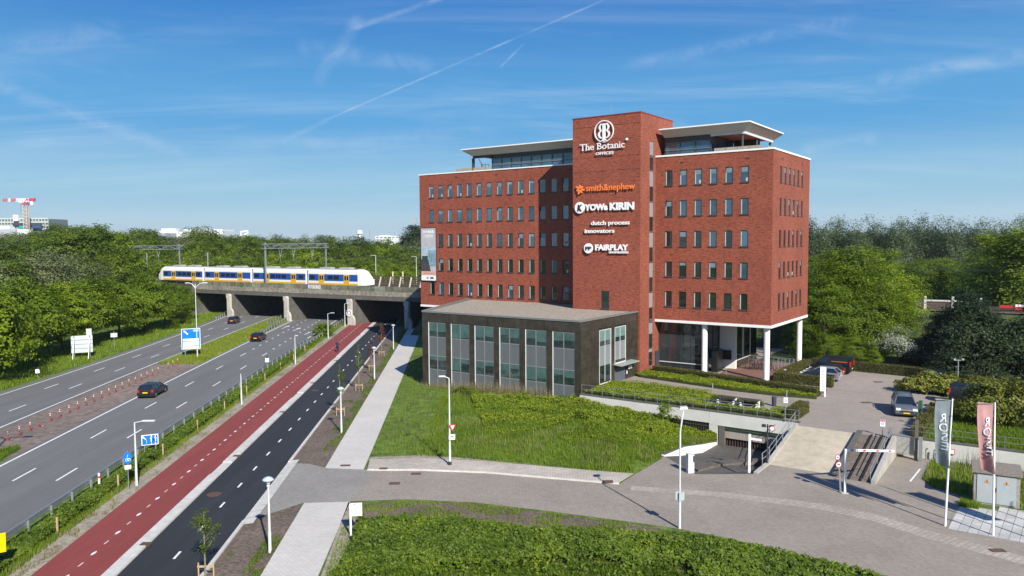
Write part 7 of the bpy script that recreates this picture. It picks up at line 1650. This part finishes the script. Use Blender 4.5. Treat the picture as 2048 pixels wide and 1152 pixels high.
# saplings with stakes
def sapling(px, py, ptop, label, mat, rw, dens=1.0, low=.3, z0=.35):
    g = G(px,py) if not isinstance(px, Vector) else px; h = H+ray(px,ptop).z/ray(px,ptop).y*g.y
    t = thing('sapling', label, 'young tree', g, 0, 'young staked trees in the planting strip'); mb = MB(); mb.tube((0,0,0),(0,0,h*.55),.05,.035).tube((0,0,h*.55),(0,0,h),.035,.008); rg = random.Random(int(ptop)); tips = []
    for i in range(15):
        z = h*rg.uniform(z0,.85); a = rg.uniform(0,6.28); l = rw*rg.uniform(.5,1.0)*(1.25-z/h); e = Vector((math.cos(a)*l,math.sin(a)*l,min(h*.97,z+l*1.1))); mb.tube((0,0,z),e,.014,.005,5); tips.append((Vector((0,0,z)),e))
    mb.build('trunk', barkp, t); P = []
    for a, b in tips+[(Vector((0,0,h*.6)),Vector((0,0,h)))]:
        for _ in range(int(55*dens)): P.append(tuple(a.lerp(b, rg.uniform(.25,1.05))+Vector((rg.gauss(0,.09),rg.gauss(0,.09),rg.gauss(0,.1)))))
    link('foliage', np_mesh('foliage', leaf_verts(np.array(P), .11, np.array([[0,0,.2]]), 1.0), 4), mat, t)
    s = thing('tree_stake', 'wooden stakes holding the '+label.split(',')[0], 'tree stake', g, 0, 'tree stakes'); wm_ = M('raw_wood',(.42,.29,.16),.8)
    for x in (-.38,.38): MB().tube((x,.1,0),(x,.1,.85),.04).build('stake', wm_, s)
    MB().box(-.42,.42,.05,.09,.62,.72).build('crossbar', wm_, s)
sapling(411,1160,1024,'thin green sapling nearest the camera, leaves against the black road',L_bush,1.35,1.1)
sapling(680.5,832,727,'sparse green sapling beside the mushroom lamp in the bare soil',L_bush,.8,.8)
sapling(718,782,690,'sparse green sapling in the middle of the planting strip',L_bush,.75,.9)
sapling(743.8,742,672,'small dark red sapling',L_bronze,.6,1.2)
sapling(763,713,645,'large dark red sapling near the bridge shadow',L_bronze,.9,2.0)

# ------------------------------------------------------------------ distant woodland mass
def far_wood():
    g = np.random.default_rng(5); n = 2600; D = 430*np.exp(g.random(n)*1.9); px = g.uniform(-120,2170,n)
    dx = (px-1024)/F_PX; X = dx*D; hgt = g.uniform(9,15.5,n)*np.where(D > 900, .95, 1.0)
    m = 34; r = g.uniform(3.0,5.5,n)*np.clip(D/700,1,2.2)
    c = np.stack([X, D, hgt-3.5],1); P = c[:,None,:]+g.normal(size=(n,m,3))*np.stack([r*.5,r*.5,np.full(n,2.0)],1)[:,None,:]
    P[:,:,2] = np.minimum(P[:,:,2], 17.2); P = P.reshape(-1,3); sz = np.repeat(1.5*np.clip(D/520,1,3.2), m)
    o = link('distant_woodland', np_mesh('distant_woodland', leaf_verts(P, sz, np.array([[0,-.2,.6]]), .8), 4), L_forest); o['kind'] = 'stuff'
far_wood()

# poles standing just outside the frame whose shadows fall into it
for i in range(4):
    p_ = S(25.1+2.4*i,-32.8); t = thing('flagpole', f'white flagpole of the row continuing outside the right edge, {ORD[i+2]} pole', 'flagpole', p_, 0, 'flagpoles beyond the right edge'); MB().tube((0,0,0),(.2,0,7.7),.07,.04,10).build('pole', white, t)
    MB().box(-.95,.1,-.02,.02,3.7,7.5).build('flag_cloth', M('flag_grey_blue',(.15,.18,.20),.8,.12,1.5), t) if i == 1 else None
t = thing('street_lamp', 'two armed highway lamp just outside the left edge', 'street lamp', (-38.6,53.0,0), 0, 'street lamps'); MB().tube((0,0,0),(0,0,9.6),.12,.07).path([(-1.6,0,10.1),(-.5,0,10),(0,0,9.5),(.5,0,10),(1.6,0,10.1)],.06).build('pole', polep, t); MB().box(-2.2,-1.4,-.15,.15,10.05,10.2).box(1.4,2.2,-.15,.15,10.05,10.2).build('lamp_head', polep, t)

# prototypes that were never placed
for k, L_ in PROTO.items():
    for pr in L_:
        if pr[1] == 0:
            for c in kids(pr[0]): bpy.data.objects.remove(c)
            bpy.data.objects.remove(pr[0])

# ------------------------------------------------------------------ light May haze around the whole site
hz = bpy.data.materials.new('haze'); hz.use_nodes = True; hn = hz.node_tree.nodes; hn.clear()
ho = hn.new('ShaderNodeOutputMaterial'); hv_ = hn.new('ShaderNodeVolumePrincipled'); hz.node_tree.links.new(hv_.outputs[0], ho.inputs['Volume'])
hv_.inputs['Color'].default_value = (.93,.97,1.0,1); hv_.inputs['Density'].default_value = HAZE; hv_.inputs['Anisotropy'].default_value = .3
if HAZE: MB().box(-3650,3650,-350,4250,-3.7,90).build('haze', hz, kind='stuff')
